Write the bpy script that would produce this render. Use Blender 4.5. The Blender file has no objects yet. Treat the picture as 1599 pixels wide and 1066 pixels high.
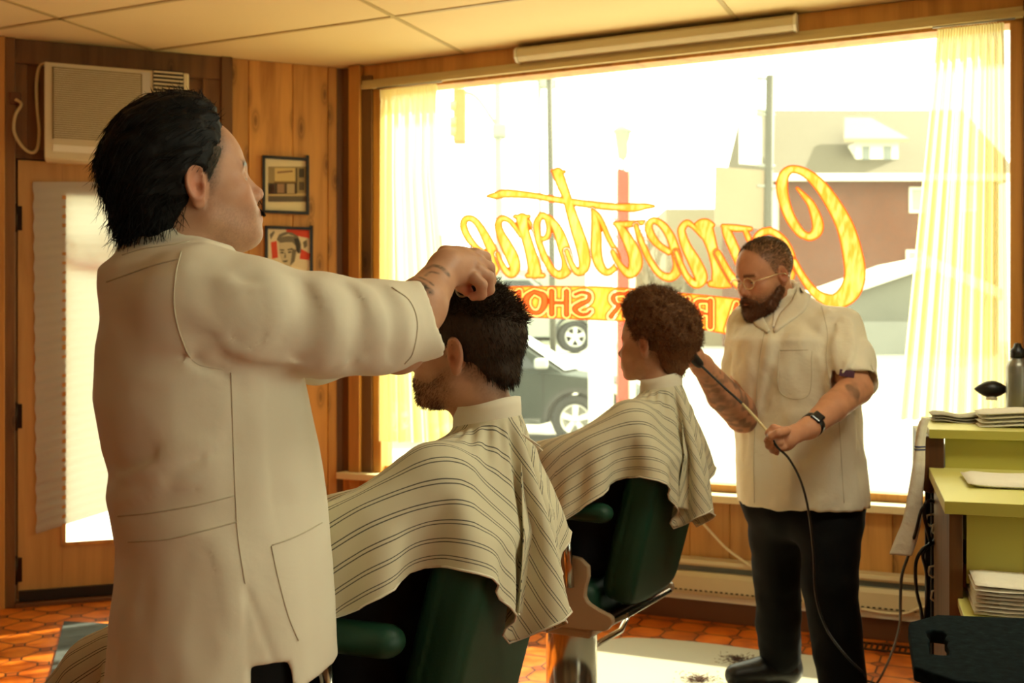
import bpy, bmesh, math, random
import numpy as np
from mathutils import Vector, Matrix, noise as mnoise
random.seed(7); rng = np.random.default_rng(7)
scene = bpy.context.scene
COL = scene.collection
F = 1700.0; CX = 800.0; HY = 526.0; H0 = 1.33      # focal length in pixels, centre column, horizon row, eye height
UW = Vector((.911, -.4125, 0)).normalized()          # along the window wall, to the right
NW = Vector((-.4125, -.911, 0)).normalized()         # into the room
PW = Vector((1.307, 4.937, 0))                       # a point of the window wall
CORN = Vector((-.928, 5.949, 0))                     # corner of the two walls
UL = Vector((-.934, -.356, 0)).normalized()          # along the door wall, to the left
NL = Vector((.356, -.934, 0)).normalized()
HC = 2.80
def at(px, py, Y): return Vector(((px-CX)/F*Y, Y, H0+(HY-py)/F*Y))
def onplane(px, py, p0, n):
    d = Vector(((px-CX)/F, 1, (HY-py)/F)); o = Vector((0,0,H0))
    return o + d*((p0-o).dot(n)/d.dot(n))
def onwin(px, py, off=0): return onplane(px, py, PW+NW*off, NW)
def onleft(px, py, off=0): return onplane(px, py, CORN+NL*off, NL)
def onz(px, py, z): return onplane(px, py, Vector((0,0,z)), Vector((0,0,1)))

# ---------- tagging
def tag(o, label=None, cat=None, group=None, kind=None):
    if label: o['label'] = label
    if cat: o['category'] = cat
    if group: o['group'] = group
    if kind: o['kind'] = kind
    return o
def empty(name, loc=(0,0,0), rz=0, label=None, cat=None, group=None):
    o = bpy.data.objects.new(name, None); COL.objects.link(o)
    o.location = loc; o.rotation_euler = (0,0,rz); o.empty_display_size = .05
    return tag(o, label, cat, group)
def link(name, me, mat=None, parent=None, smooth=False):
    o = bpy.data.objects.new(name, me); COL.objects.link(o)
    if mat is not None:
        for m in (mat if isinstance(mat, (list, tuple)) else [mat]): me.materials.append(m)
    if smooth:
        me.polygons.foreach_set('use_smooth', [True]*len(me.polygons))
    if parent is not None:
        o.parent = parent
    return o
def recenter(o, loc):
    """put the object's origin at loc, keeping its geometry where it is"""
    o.data.transform(Matrix.Translation(-Vector(loc))); o.location = loc
    return o
class MB:
    def __init__(s): s.v=[]; s.f=[]; s.mi=[]; s.sm=[]
    def add(s, vs, fs, mi=0, sm=False):
        b=len(s.v); s.v += [tuple(v) for v in vs]
        for f in fs: s.f.append(tuple(i+b for i in f)); s.mi.append(mi); s.sm.append(sm)
        return s
    def box(s, c, size, rz=0, mi=0, bev=0, M=None):
        if bev>0:
            bm=bmesh.new(); bmesh.ops.create_cube(bm,size=1)
            for v in bm.verts: v.co=Vector((v.co.x*size[0],v.co.y*size[1],v.co.z*size[2]))
            bmesh.ops.bevel(bm,geom=list(bm.edges),offset=bev,segments=2,affect='EDGES',profile=.5)
            bm.verts.index_update()
            vs=[v.co.copy() for v in bm.verts]; fs=[[v.index for v in f.verts] for f in bm.faces]; bm.free()
        else:
            x,y,z=[q/2 for q in size]
            vs=[Vector(p) for p in [(-x,-y,-z),(x,-y,-z),(x,y,-z),(-x,y,-z),(-x,-y,z),(x,-y,z),(x,y,z),(-x,y,z)]]
            fs=[(0,3,2,1),(4,5,6,7),(0,1,5,4),(1,2,6,5),(2,3,7,6),(3,0,4,7)]
        R = M if M is not None else Matrix.Rotation(rz,3,'Z')
        c=Vector(c); s.add([R@v+c for v in vs],fs,mi); return s
    def frame_box(s, o, ax, ay, az, mi=0):
        """box from corner o spanned by three vectors"""
        o=Vector(o); ax,ay,az=Vector(ax),Vector(ay),Vector(az)
        vs=[o,o+ax,o+ax+ay,o+ay,o+az,o+ax+az,o+ax+ay+az,o+ay+az]
        fs=[(0,3,2,1),(4,5,6,7),(0,1,5,4),(1,2,6,5),(2,3,7,6),(3,0,4,7)]
        if ax.cross(ay).dot(az)<0: fs=[f[::-1] for f in fs]
        s.add(vs,fs,mi); return s
    def prism(s, poly, d, mi=0):
        """poly: 3D points (planar), extruded by vector d"""
        n=len(poly); poly=[Vector(p) for p in poly]; d=Vector(d)
        s.add(poly+[p+d for p in poly],[tuple(range(n))[::-1],tuple(range(n,2*n))]+[(i,(i+1)%n,n+(i+1)%n,n+i) for i in range(n)],mi); return s
    def tube(s, pts, r, n=10, mi=0, cap=True):
        pts=[Vector(p) for p in pts]; m=len(pts)
        rr = r if isinstance(r,(list,tuple,np.ndarray)) else [r]*m
        t0=(pts[1]-pts[0]).normalized()
        a=t0.orthogonal().normalized(); vs=[]
        for i,p in enumerate(pts):
            t=(pts[min(i+1,m-1)]-pts[max(i-1,0)]).normalized()
            a=(a-t*a.dot(t)).normalized(); b=t.cross(a)
            for k in range(n):
                an=2*math.pi*k/n; vs.append(p+(a*math.cos(an)+b*math.sin(an))*float(rr[i]))
        fs=[(i*n+k,i*n+(k+1)%n,(i+1)*n+(k+1)%n,(i+1)*n+k) for i in range(m-1) for k in range(n)]
        if cap: fs+= [tuple(range(n))[::-1], tuple(range((m-1)*n,m*n))]
        s.add(vs,fs,mi,True); return s
    def lathe(s, prof, c=(0,0,0), n=32, mi=0, M=None):
        c=Vector(c); vs=[]
        for (r,z) in prof:
            for k in range(n):
                a=2*math.pi*k/n; v=Vector((r*math.cos(a),r*math.sin(a),z))
                vs.append((M@v if M is not None else v)+c)
        m=len(prof)
        fs=[(i*n+k,i*n+(k+1)%n,(i+1)*n+(k+1)%n,(i+1)*n+k) for i in range(m-1) for k in range(n)]
        if prof[0][0]>1e-6: fs.append(tuple(range(n))[::-1])
        if prof[-1][0]>1e-6: fs.append(tuple(range((m-1)*n,m*n)))
        s.add(vs,fs,mi,True); return s
    def build(s, name, mat, parent=None, bevel=0, loc=None):
        me=bpy.data.meshes.new(name); me.from_pydata(s.v,[],s.f); me.update()
        o=link(name,me,mat,parent)
        me.polygons.foreach_set('material_index',s.mi); me.polygons.foreach_set('use_smooth',s.sm)
        if bevel: 
            m=o.modifiers.new('Bevel','BEVEL'); m.width=bevel; m.segments=2; m.limit_method='ANGLE'
        if loc is not None: recenter(o,loc)
        return o
def spline(pts, n=8):
    """Catmull-Rom through points (tuples of any length)"""
    P=np.array(pts,float); P=np.vstack([2*P[0]-P[1],P,2*P[-1]-P[-2]]); out=[]
    for i in range(1,len(P)-2):
        for k in range(n):
            t=k/n; a,b,c,d=P[i-1:i+3]
            out.append(.5*((2*b)+(-a+c)*t+(2*a-5*b+4*c-d)*t*t+(-a+3*b-3*c+d)*t**3))
    out.append(P[-2]); return np.array(out)

# ---------- materials
def srgb(r,g,b):
    f=lambda c:(c/12.92 if c<=.04045 else ((c+.055)/1.055)**2.4)
    return (f(r/255),f(g/255),f(b/255),1)
class NT:
    def __init__(s,name):
        s.m=bpy.data.materials.new(name); s.m.use_nodes=True; s.t=s.m.node_tree; s.t.nodes.clear()
        s.out=s.t.nodes.new('ShaderNodeOutputMaterial')
    def n(s,typ,ins=None,**kw):
        nd=s.t.nodes.new('ShaderNode'+typ)
        for k,v in kw.items(): setattr(nd,k,v)
        for k,v in (ins or {}).items():
            if hasattr(v,'is_output') or isinstance(v,bpy.types.NodeSocket): s.t.links.new(v,nd.inputs[k])
            else: nd.inputs[k].default_value=v
        return nd
    def math(s,op,a,b=0,c=0):
        return s.n('Math',{0:a,1:b,2:c},operation=op).outputs[0]
    def ramp(s,fac,stops,interp='LINEAR'):
        r=s.n('ValToRGB',{0:fac}); e=r.color_ramp.elements; r.color_ramp.interpolation=interp
        while len(e)<len(stops): e.new(1)
        for i,(p,c) in enumerate(stops): e[i].position=p; e[i].color=c if len(c)==4 else (*c,1)
        return r.outputs[0]
    def mix(s,f,a,b,bt='MIX'):
        nd=s.n('Mix',{0:f},data_type='RGBA',blend_type=bt); 
        for i,v in ((6,a),(7,b)):
            if isinstance(v,bpy.types.NodeSocket): s.t.links.new(v,nd.inputs[i])
            else: nd.inputs[i].default_value=v
        return nd.outputs[2]
    def coord(s,which='Object',scale=(1,1,1),rot=(0,0,0)):
        c=s.n('TexCoord').outputs[which]
        return s.n('Mapping',{0:c,'Scale':scale,'Rotation':rot}).outputs[0]
    def noise(s,vec,scale=5,detail=4,rough=.5,dist=0):
        return s.n('TexNoise',{'Vector':vec,'Scale':scale,'Detail':detail,'Roughness':rough,'Distortion':dist})
    def bump(s,h,strength=.3,dist=.01):
        return s.n('Bump',{'Height':h,'Strength':strength,'Distance':dist}).outputs[0]
    def pbr(s,col,rough=.6,metal=0,normal=None,spec=.5,**kw):
        ins={'Base Color':col,'Roughness':rough,'Metallic':metal,'Specular IOR Level':spec}
        if normal is not None: ins['Normal']=normal
        ins.update(kw)
        b=s.n('BsdfPrincipled',ins); return b.outputs[0]
    def done(s,sh): s.t.links.new(sh,s.out.inputs[0]); return s.m
def simple(name,col,rough=.6,metal=0,bump=0,bscale=60,vary=.12,spec=.5,**kw):
    t=NT(name); v=t.coord(); nz=t.noise(v,bscale*.15,5).outputs[0]
    c=t.mix(t.math('MULTIPLY',nz,vary*2),col,tuple(x*.6 for x in col[:3])+(1,))
    nm=t.bump(t.noise(v,bscale,3).outputs[0],bump,.004) if bump else None
    return t.done(t.pbr(c,rough,metal,nm,spec,**kw))
def wood(name,base,dark,knots=True,grain_axis=2,island=True,rough=.45,freq=1.0,vari=.35):
    t=NT(name)
    sc=[8*freq]*3; sc[grain_axis]=.6*freq
    v=t.coord('Object')
    isl=t.n('NewGeometry').outputs['Random Per Island'] if island else t.math('ADD',0,0.3)
    off=t.n('CombineXYZ',{0:t.math('MULTIPLY',isl,17.3),1:t.math('MULTIPLY',isl,9.1),2:t.math('MULTIPLY',isl,31.7)}).outputs[0]
    vv=t.n('VectorMath',{0:v,1:off},operation='ADD').outputs[0]
    m=t.n('Mapping',{0:vv,'Scale':sc}).outputs[0]
    g=t.noise(m,1.6,6,.6,.6).outputs[0]
    fine=t.n('Mapping',{0:vv,'Scale':[s*6 for s in sc]}).outputs[0]
    g2=t.noise(fine,1.5,3,.6).outputs[0]
    col=t.ramp(g,[(.2,dark),(.5,base),(.8,tuple(min(1,x*1.25) for x in base[:3]))])
    col=t.mix(t.math('MULTIPLY',g2,.22),col,dark)
    tone=t.math('MULTIPLY_ADD',isl,vari*2,1-vari)
    col=t.mix(1,col,t.n('CombineColor',{0:tone,1:tone,2:tone}).outputs[0],'MULTIPLY')
    if knots:
        ks=[7.5]*3; ks[grain_axis]=3.2
        sp=t.n('SeparateXYZ',{0:vv}).outputs
        km=t.n('CombineXYZ',{0:t.math('MULTIPLY',t.math('ADD',sp[0],t.math('MULTIPLY',sp[1],.4)),6.5),1:t.math('MULTIPLY',sp[2],2.3),2:0}).outputs[0]
        vo=t.n('TexVoronoi',{'Vector':km,'Scale':1.0,'Randomness':1.0},voronoi_dimensions='2D')
        k=t.ramp(vo.outputs['Distance'],[(.0,(1,1,1)),(.06,(.7,.7,.7)),(.085,(.25,.25,.25)),(.11,(.6,.6,.6)),(.17,(.12,.12,.12)),(.26,(0,0,0))])
        col=t.mix(t.math('MULTIPLY',k,.8),col,tuple(x*.35 for x in dark[:3])+(1,))
    nm=t.bump(g2,.15,.002)
    return t.done(t.pbr(col,rough,0,nm,.4))
M={}
M['pine']=wood('knotty pine',srgb(196,144,76),srgb(146,96,44),vari=.2)
M['pine_dark']=wood('dark stained pine',srgb(116,80,44),srgb(72,46,24))
M['door_wood']=wood('ochre door wood',srgb(184,140,84),srgb(150,106,58),knots=False,island=False,vari=0)
M['trim_wood']=wood('window trim wood',srgb(196,140,70),srgb(140,86,34),knots=False,vari=.15)
M['pole_brown']=simple('brown laminate',srgb(105,62,28),.5)
M['cream_metal']=simple('cream enamel',srgb(214,200,160),.4,0,.05,40)
M['white_paint']=simple('white paint',srgb(235,228,205),.5)
M['black']=simple('black plastic',srgb(16,17,18),.4)
M['dark_gap']=simple('dark gap',srgb(14,10,8),.9)
M['chrome']=simple('chrome',srgb(200,196,188),.18,1.0,vary=.05)
M['steel']=simple('brushed steel',srgb(170,165,150),.35,1.0,vary=.05)

# ---------- camera
cam=bpy.data.cameras.new('camera'); camo=bpy.data.objects.new('camera',cam); COL.objects.link(camo)
camo.location=(0,0,H0); camo.rotation_euler=(math.pi/2,0,0)
cam.sensor_width=36; cam.lens=36*F/1599; cam.shift_x=-(800-799.5)/1599; cam.shift_y=-(533-HY)/1599
cam.dof.use_dof=True; cam.dof.focus_distance=2.15; cam.dof.aperture_fstop=5.6; cam.clip_start=.05; cam.clip_end=400
scene.camera=camo
Z=Vector((0,0,1))
# ---------- floor: octagon and dot tiles
def floor_mat():
    t=NT('orange octagon tile'); v=t.coord('Object',(1/.155,1/.155,1),(0,0,.424))
    s=t.n('SeparateXYZ',{0:v}).outputs
    fx=t.math('SUBTRACT',t.math('FRACT',s[0]),.5); fy=t.math('SUBTRACT',t.math('FRACT',s[1]),.5)
    # staggered lobed tiles: rounded octagons with small diamonds between
    ax=t.math('ABSOLUTE',fx); ay=t.math('ABSOLUTE',fy)
    oc=t.math('MAXIMUM',t.math('MAXIMUM',ax,ay),t.math('MULTIPLY',t.math('ADD',ax,ay),.625))
    line1=t.math('LESS_THAN',t.math('ABSOLUTE',t.math('SUBTRACT',oc,.5)),.022)
    d=t.math('MULTIPLY',t.math('ADD',ax,ay),.625)
    isd=t.math('GREATER_THAN',d,.5)
    fl=t.n('VectorMath',{0:v},operation='FLOOR').outputs[0]
    rn=t.n('TexWhiteNoise',{0:fl}).outputs[0]
    nz=t.noise(v,1.3,5,.6).outputs[0]
    base=t.ramp(nz,[(.25,srgb(150,66,10)),(.5,srgb(204,104,20)),(.75,srgb(226,132,36))])
    tone=t.math('MULTIPLY_ADD',rn,.35,.75)
    base=t.mix(1,base,t.n('CombineColor',{0:tone,1:tone,2:tone}).outputs[0],'MULTIPLY')
    base=t.mix(t.math('MULTIPLY',isd,.45),base,srgb(120,50,14))
    edge=t.ramp(oc,[(.38,(0,0,0)),(.49,(.55,.55,.55))])
    base=t.mix(t.math('MULTIPLY',edge,.6),base,srgb(120,48,10))
    col=t.mix(line1,base,srgb(60,34,18))
    h=t.math('SUBTRACT',1,line1)
    return t.done(t.pbr(col,t.math('MULTIPLY_ADD',nz,.2,.28),0,t.bump(h,.5,.003),.5))
m=MB(); m.box((0,.2,-.05),(9,13.0,.1)); fl=m.build('floor',floor_mat()); tag(fl,kind='structure')
def cut_floor():
    # keep the floor inside the two angled walls
    me=fl.data; bm=bmesh.new(); bm.from_mesh(me)
    for p,n in ((PW-NW*.12,-NW),(CORN-NL*.12,-NL)):
        bmesh.ops.bisect_plane(bm,geom=bm.verts[:]+bm.edges[:]+bm.faces[:],plane_co=p,plane_no=n,clear_outer=True)
        bmesh.ops.holes_fill(bm,edges=bm.edges[:])
    bm.to_mesh(me); bm.free()
cut_floor()
# ---------- ceiling with grid
def ceil_mat():
    t=NT('ceiling tile'); v=t.coord('Object')
    nz=t.noise(v,90,4).outputs[0]; big=t.noise(v,1.2,3).outputs[0]
    c=t.mix(big,srgb(232,214,164),srgb(214,192,140))
    return t.done(t.pbr(c,.85,0,t.bump(nz,.25,.002)))
m=MB(); m.box((0,.2,HC+.05),(9,13,.1)); ce=m.build('ceiling',ceil_mat()); tag(ce,kind='structure')
me=ce.data; bm=bmesh.new(); bm.from_mesh(me)
for p,n in ((PW-NW*.12,-NW),(CORN-NL*.12,-NL)):
    bmesh.ops.bisect_plane(bm,geom=bm.verts[:]+bm.edges[:]+bm.faces[:],plane_co=p,plane_no=n,clear_outer=True); bmesh.ops.holes_fill(bm,edges=bm.edges[:])
bm.to_mesh(me); bm.free()
m=MB()
A0=onz(715,78,HC); 
def strip(o,d,L0,L1,w=.022):
    s=Vector((-d.y,d.x,0)); m.frame_box(o+d*L0-s*w/2+Z*-.004,d*(L1-L0),s*w,Z*.006)
for k in range(-1,4): 
    o=A0+UW*(k*1.42); L0=(o-PW).dot(NW)
    lo=-L0+.01
    if k==-1: lo=.04
    strip(o,NW,lo,7.2)
C1=onz(250,78,HC)
for yy,(px,py) in enumerate([(600,28),(240,5)]):
    o=onz(px,py,HC)
    a=-6; 
    # start at the door wall
    tl=(CORN-o).dot(NL)/UW.dot(NL); strip(o,UW,tl+.01,4.2)
o=onz(60,30,HC)
tr=m.build('trim_1',simple('ceiling grid metal',srgb(178,156,104),.5)); tag(tr,kind='structure')

# ---------- window wall
def boards(m,o,d,n,L,z0,z1,ws,th=.02,mi=0):
    """vertical boards with v-grooves from o along d; ws widths list cycled"""
    x=0;i=0
    while x<L-1e-4:
        w=min(ws[i%len(ws)],L-x); i+=1
        g=.004
        p=o+d*x+Z*z0
        # bevelled section
        sec=[(0,0),(0,th-.006),(g,th),(w-g,th),(w,th-.006),(w,0)]
        poly=[p+d*a+n*b for a,b in sec]
        m.prism(poly,Z*(z1-z0),mi); x+=w
WL=(CORN-PW).dot(UW)                    # corner coordinate along UW from PW (negative)
def wp(s,off=0,z=0): return PW+UW*s+NW*off+Z*z
def ws(px,off=0): return (onwin(px,500,off)-PW).dot(UW)
SILL=.600; WTOP=2.68
s_l=ws(590); s_r=ws(1577)
m=MB()
m.frame_box(wp(WL-.3,-.14),UW*(4.9-WL+.3),NW*.12,Z*SILL)       # below the window
m.frame_box(wp(WL-.3,-.14,WTOP+.02),UW*(4.9-WL+.3),NW*.12,Z*(HC-WTOP+.1))
m.frame_box(wp(WL-.3,-.14,SILL),UW*(s_l-.02-WL+.3),NW*.12,Z*(WTOP-SILL+.02))
m.frame_box(wp(s_r+.06,-.14,SILL),UW*(4.9-s_r),NW*.12,Z*(WTOP-SILL+.02))
o=m.build('wall_back',M['pine_dark']); tag(o,kind='structure')
m=MB(); boards(m,wp(WL,-.02),UW,NW,4.85-WL,.0,SILL-.03,[.14,.2,.17,.21,.155,.19],.02)
boards(m,wp(s_r+.12,-.02),UW,NW,4.85-s_r-.12,SILL-.03,HC-.12,[.2,.17,.21],.02)
o=m.build('wall_window_boards',M['pine']); o.name='wall_front'; tag(o,kind='structure')
# glass pane and frame: one window
win=MB()
fw=.05
win.frame_box(wp(s_l-.03,-.12,SILL),UW*fw,NW*.12,Z*(WTOP-SILL)); win.frame_box(wp(s_r,-.12,SILL),UW*.05,NW*.12,Z*(WTOP-SILL))
win.frame_box(wp(s_l-.03,-.12,WTOP-.03),UW*(s_r-s_l+.08),NW*.12,Z*.07)
win.frame_box(wp(s_l-.03,-.14,SILL-.01),UW*(s_r-s_l+.08),NW*.10,Z*.045)
wf=win.build('window_1',M['trim_wood'],bevel=.003); tag(wf,kind='structure')
def glass_mat():
    t=NT('shop window glass'); v=t.coord('Object')
    tr=t.n('BsdfTransparent',{0:(.97,.98,.95,1)}).outputs[0]
    gl=t.n('BsdfGlossy',{0:(1,1,1,1),'Roughness':.02}).outputs[0]
    hz=t.n('BsdfTranslucent',{0:(1,.97,.85,1)}).outputs[0]
    nz=t.noise(v,1.6,5,.6).outputs[0]
    a=t.n('MixShader',{0:t.ramp(nz,[(.3,(.010,.010,.010)),(.75,(.028,.028,.028))]),1:tr,2:hz}).outputs[0]
    fr=t.math('MULTIPLY',t.n('Fresnel',{0:1.4}).outputs[0],.6)
    return t.done(t.n('MixShader',{0:fr,1:a,2:gl}).outputs[0])
M['glass']=glass_mat()
g=MB(); g.frame_box(wp(s_l,-.075,SILL+.02),UW*(s_r-s_l),NW*.001,Z*(WTOP-SILL-.04))
# single sheet
g=MB(); g.add([wp(s_l,-.075,SILL+.02),wp(s_r,-.075,SILL+.02),wp(s_r,-.075,WTOP-.02),wp(s_l,-.075,WTOP-.02)],[(0,1,2,3)])
gp=g.build('pane',M['glass'],wf)
# sill shelf, side casing, head trim
m=MB(); m.frame_box(wp(WL+.01,-.05,SILL-.035),UW*(4.7-WL),NW*.13,Z*.035); o=m.build('trim_2',simple('pale painted sill',srgb(232,214,168),.45),bevel=.004); tag(o,kind='structure')
m=MB()
# left casing: dark recess strip, bright corner trim
m.frame_box(wp(s_l-.095,-.02,SILL),UW*.065,NW*.035,Z*(WTOP-SILL+.06))
m.frame_box(wp(WL+.0,-.02,SILL),UW*(s_l-.16-WL),NW*.012,Z*(HC-SILL-.005))
m.frame_box(wp(s_r+.05,-.02,SILL),UW*.07,NW*.05,Z*(HC-SILL-.005))
o=m.build('trim_3',M['pine_dark'],bevel=.003); tag(o,kind='structure')
m=MB(); m.frame_box(wp(s_l-.165,-.02,0.0),UW*.07,NW*.055,Z*(HC-.003)); o=m.build('trim_4',M['trim_wood'],bevel=.004); tag(o,kind='structure')
# head board above the window and cream stepped moulding
m=MB(); m.frame_box(wp(s_l-.09,-.02,WTOP+.03),UW*(4.0),NW*.02,Z*(HC-WTOP-.035)); o=m.build('trim_5',M['trim_wood']); tag(o,kind='structure')
m=MB()
m.frame_box(wp(s_l-.09,-.0,WTOP-.015),UW*(s_r-s_l+.16),NW*.03,Z*.025); m.frame_box(wp(s_l-.09,-.0,WTOP+.012),UW*(s_r-s_l+.16),NW*.018,Z*.02)
o=m.build('trim_6',simple('weathered cream moulding',srgb(206,184,132),.55),bevel=.002); tag(o,kind='structure')
# shade housing on the head board
sa=ws(806,.08); sb=ws(1238,.08)
hd=empty('shade_housing',wp(sa,0,WTOP+.05),0,'long cream tubular blind housing mounted above the big window','blind')
hd_inv=Matrix.Translation(-hd.location)
m=MB(); prof=[(0,.0),(.055,.0),(.078,.018),(.078,.052),(.05,.072),(0,.075)]
m.prism([wp(sa,.002,WTOP+.03)+NW*a+Z*b for a,b in prof],UW*(sb-sa)); 
c=m.build('casing',M['cream_metal'],None,bevel=.004); c.data.transform(hd_inv); c.parent=hd
for i,s in enumerate((sa-.012,sb)):
    m=MB(); m.prism([wp(s,.001,WTOP+.026)+NW*a*1.05+Z*b*1.1 for a,b in prof],UW*.012); c=m.build('end_cap',M['white_paint'],None); c.data.transform(hd_inv); c.parent=hd
# small hook and brackets right of the shade
# ---------- door wall (left)
def lp(s,off=0,z=0): return CORN+UL*s+NL*off+Z*z
def ls(px,off=0): return (onleft(px,500,off)-CORN).dot(UL)
LEN=ls(-260)
d_r=ls(345); d_l=ls(24)
DTOP=onleft(50,250).z
m=MB()
m.frame_box(lp(-.02,-.14),UL*(d_r-.0+.02),NL*.12,Z*HC)
m.frame_box(lp(d_l,-.14),UL*(3.2-d_l),NL*.12,Z*HC)
m.frame_box(lp(d_r,-.14,DTOP+.03),UL*(d_l-d_r),NL*.10,Z*(HC-DTOP-.03))
o=m.build('wall_left',M['pine_dark']); tag(o,kind='structure')
m=MB()
e=[ls(x) for x in (535,512,457,388,362)]
for a,b in zip(e[:-1],e[1:]):
    boards(m,lp(max(a,0.03),-.02),UL,NL,b-max(a,.03),0,HC-.002,[9],.02)
boards(m,lp(d_l+.10,-.02),UL,NL,2.9-d_l-.1,0.0,HC-.002,[.05,.2,.17,.21],.02)
o=m.build('wall_side',M['pine']); tag(o,kind='structure')
o.name='wall_left_boards'; o.name='wall_right_of_door'
m=MB()   # dark door jambs
m.frame_box(lp(ls(362),-.10),UL*(d_r-ls(362)),NL*.125,Z*(HC-.002))
m.frame_box(lp(d_l,-.10),UL*.045,NL*.125,Z*(HC-.002))
o=m.build('trim_7',M['pine_dark'],bevel=.003); tag(o,kind='structure')
m=MB(); m.frame_box(lp(d_l+.045,-.02),UL*.035,NL*.06,Z*(HC-.002)); o=m.build('trim_8',M['trim_wood'],bevel=.003); tag(o,kind='structure')
# transom boards above door
m=MB(); m.frame_box(lp(d_r,-.04,DTOP+.05),UL*(d_l-d_r),NL*.02,Z*(HC-DTOP-.09)); m.frame_box(lp(d_r,-.02,HC-.12),UL*(d_l-d_r),NL*.03,Z*.118)
m.frame_box(lp(ls(345),-.02,DTOP+.05),UL*.09,NL*.02,Z*(HC-.12-DTOP-.05)); m.frame_box(lp(ls(42),-.02,DTOP+.05),UL*.08,NL*.012,Z*(HC-.12-DTOP-.05))
o=m.build('trim_9',M['pine_dark']); tag(o,kind='structure')
# baseboard left
m=MB(); m.frame_box(lp(d_l+.08,0),UL*.9,NL*.03,Z*.17); o=m.build('baseboard_left',M['pole_brown'],bevel=.003); tag(o,kind='structure')
m=MB(); m.frame_box(lp(.05,0),UL*(ls(362)-.05),NL*.025,Z*.12); o=m.build('baseboard_corner',M['pole_brown'],bevel=.003); o.name='baseboard_middle'; tag(o,kind='structure')
m=MB(); m.frame_box(wp(WL+.05,0),UW*(4.6-WL),NW*.02,Z*.13); o=m.build('baseboard_right',M['pole_brown'],bevel=.003); tag(o,kind='structure')
# threshold
m=MB(); m.frame_box(lp(d_r,-.12,0),UL*(d_l-d_r),NL*.16,Z*.02); o=m.build('trim_10',M['pole_brown'],bevel=.003); tag(o,kind='structure')
m=MB(); m.frame_box(lp(d_l+.01,-.125,0),-UL*.05,NL*.055,Z*(DTOP+.04)); m.frame_box(lp(d_r-.01,-.125,0),UL*.05,NL*.055,Z*(DTOP+.04)); m.frame_box(lp(d_r,-.125,DTOP-.03),UL*(d_l-d_r),NL*.055,Z*.09); m.frame_box(lp(d_r,-.125,0),UL*(d_l-d_r),NL*.055,Z*.05)
m.frame_box(lp(d_r,-.07,DTOP+.008),UL*(d_l-d_r),NL*.06,Z*.045)
o=m.build('trim_11',M['pine_dark']); tag(o,kind='structure')
# door leaf: rails, stiles, pane
DZ0=.035
gl_l=ls(97); gl_r=ls(300); gz0=onleft(110,852).z; gz1=onleft(110,305).z
dr=MB(); dof=-.06
dr.frame_box(lp(d_l-.01,dof,DZ0),UL*(gl_l-d_l+.01),NL*.045,Z*(DTOP-DZ0)); dr.frame_box(lp(gl_r,dof,DZ0),UL*(d_r+.01-gl_r),NL*.045,Z*(DTOP-DZ0))
dr.frame_box(lp(gl_l,dof,DZ0),UL*(gl_r-gl_l),NL*.045,Z*(gz0-DZ0)); dr.frame_box(lp(gl_l,dof,gz1),UL*(gl_r-gl_l),NL*.045,Z*(DTOP-gz1))
door=dr.build('door_1',M['door_wood'],bevel=.002); tag(door,kind='structure')
b=MB(); 
for q in (0,1):
    pass
b.frame_box(lp(gl_l,dof+.045,gz0),UL*(gl_r-gl_l),NL*.008,Z*.018); b.frame_box(lp(gl_l,dof+.045,gz0),UL*.018*(-1 if gl_r<gl_l else 1),NL*.008,Z*(gz1-gz0))
b.build('glazing_bead',M['trim_wood'],door)
g=MB(); g.add([lp(gl_l,dof+.02,gz0),lp(gl_r,dof+.02,gz0),lp(gl_r,dof+.02,gz1),lp(gl_l,dof+.02,gz1)],[(0,1,2,3)]); g.build('pane',M['glass'],door)
for zz in (onleft(24,340).z,onleft(24,650).z,onleft(30,890).z):
    h=MB(); h.tube([lp(d_l+.0,-.005,zz-.07),lp(d_l+.0,-.005,zz+.07)],.011,10); h.frame_box(lp(d_l-.03,-.016,zz-.06),UL*.03,NL*.006,Z*.12); h.build('hinge',simple('dark bronze %d'%int(zz*100),srgb(50,34,22),.4,.8),door)
sw=MB(); sw.frame_box(lp(d_l-.015,-.014,DZ0-.01),UL*(d_r-d_l+.03),NL*.02,Z*.05); sw.build('door_sweep',M['black'],door)
# ---------- remaining room shell, out of the frame
m=MB(); m.box((-4.05,-.8,HC/2),(.1,11.0,HC)); o=m.build('wall_far_left',M['pine_dark']); o.name='wall_outer'; tag(o,kind='structure')
m=MB(); m.box((0,-6.2,HC/2),(9,.1,HC)); o=m.build('wall_rear',M['pine_dark']); tag(o,kind='structure')
# right wall with an added unseen window opening for fill light from the right
m=MB(); y0,y1,z0,z1=-2.6,1.3,.65,2.6
for a,b,c,d in ((-6.3,y0,0,HC),(y1,3.8,0,HC),(y0,y1,0,z0),(y0,y1,z1,HC)): m.frame_box((3.5,a,c),(.1,0,0),(0,b-a,0),Z*(d-c))
o=m.build('wall_right',M['pine_dark']); tag(o,kind='structure')
m=MB()
for a,b,c,d in ((y0,y0+.06,z0,z1),(y1-.06,y1,z0,z1),(y0,y1,z0,z0+.06),(y0,y1,z1-.06,z1),(-.68,-.62,z0,z1)): m.frame_box((3.49,a,c),(.12,0,0),(0,b-a,0),Z*(d-c))
w2=m.build('fill_window',M['trim_wood'],bevel=.003); tag(w2,kind='structure')
g=MB(); g.add([(3.55,y0,z0),(3.55,y1,z0),(3.55,y1,z1),(3.55,y0,z1)],[(0,1,2,3)]); g.build('pane',M['glass'],w2)

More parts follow.
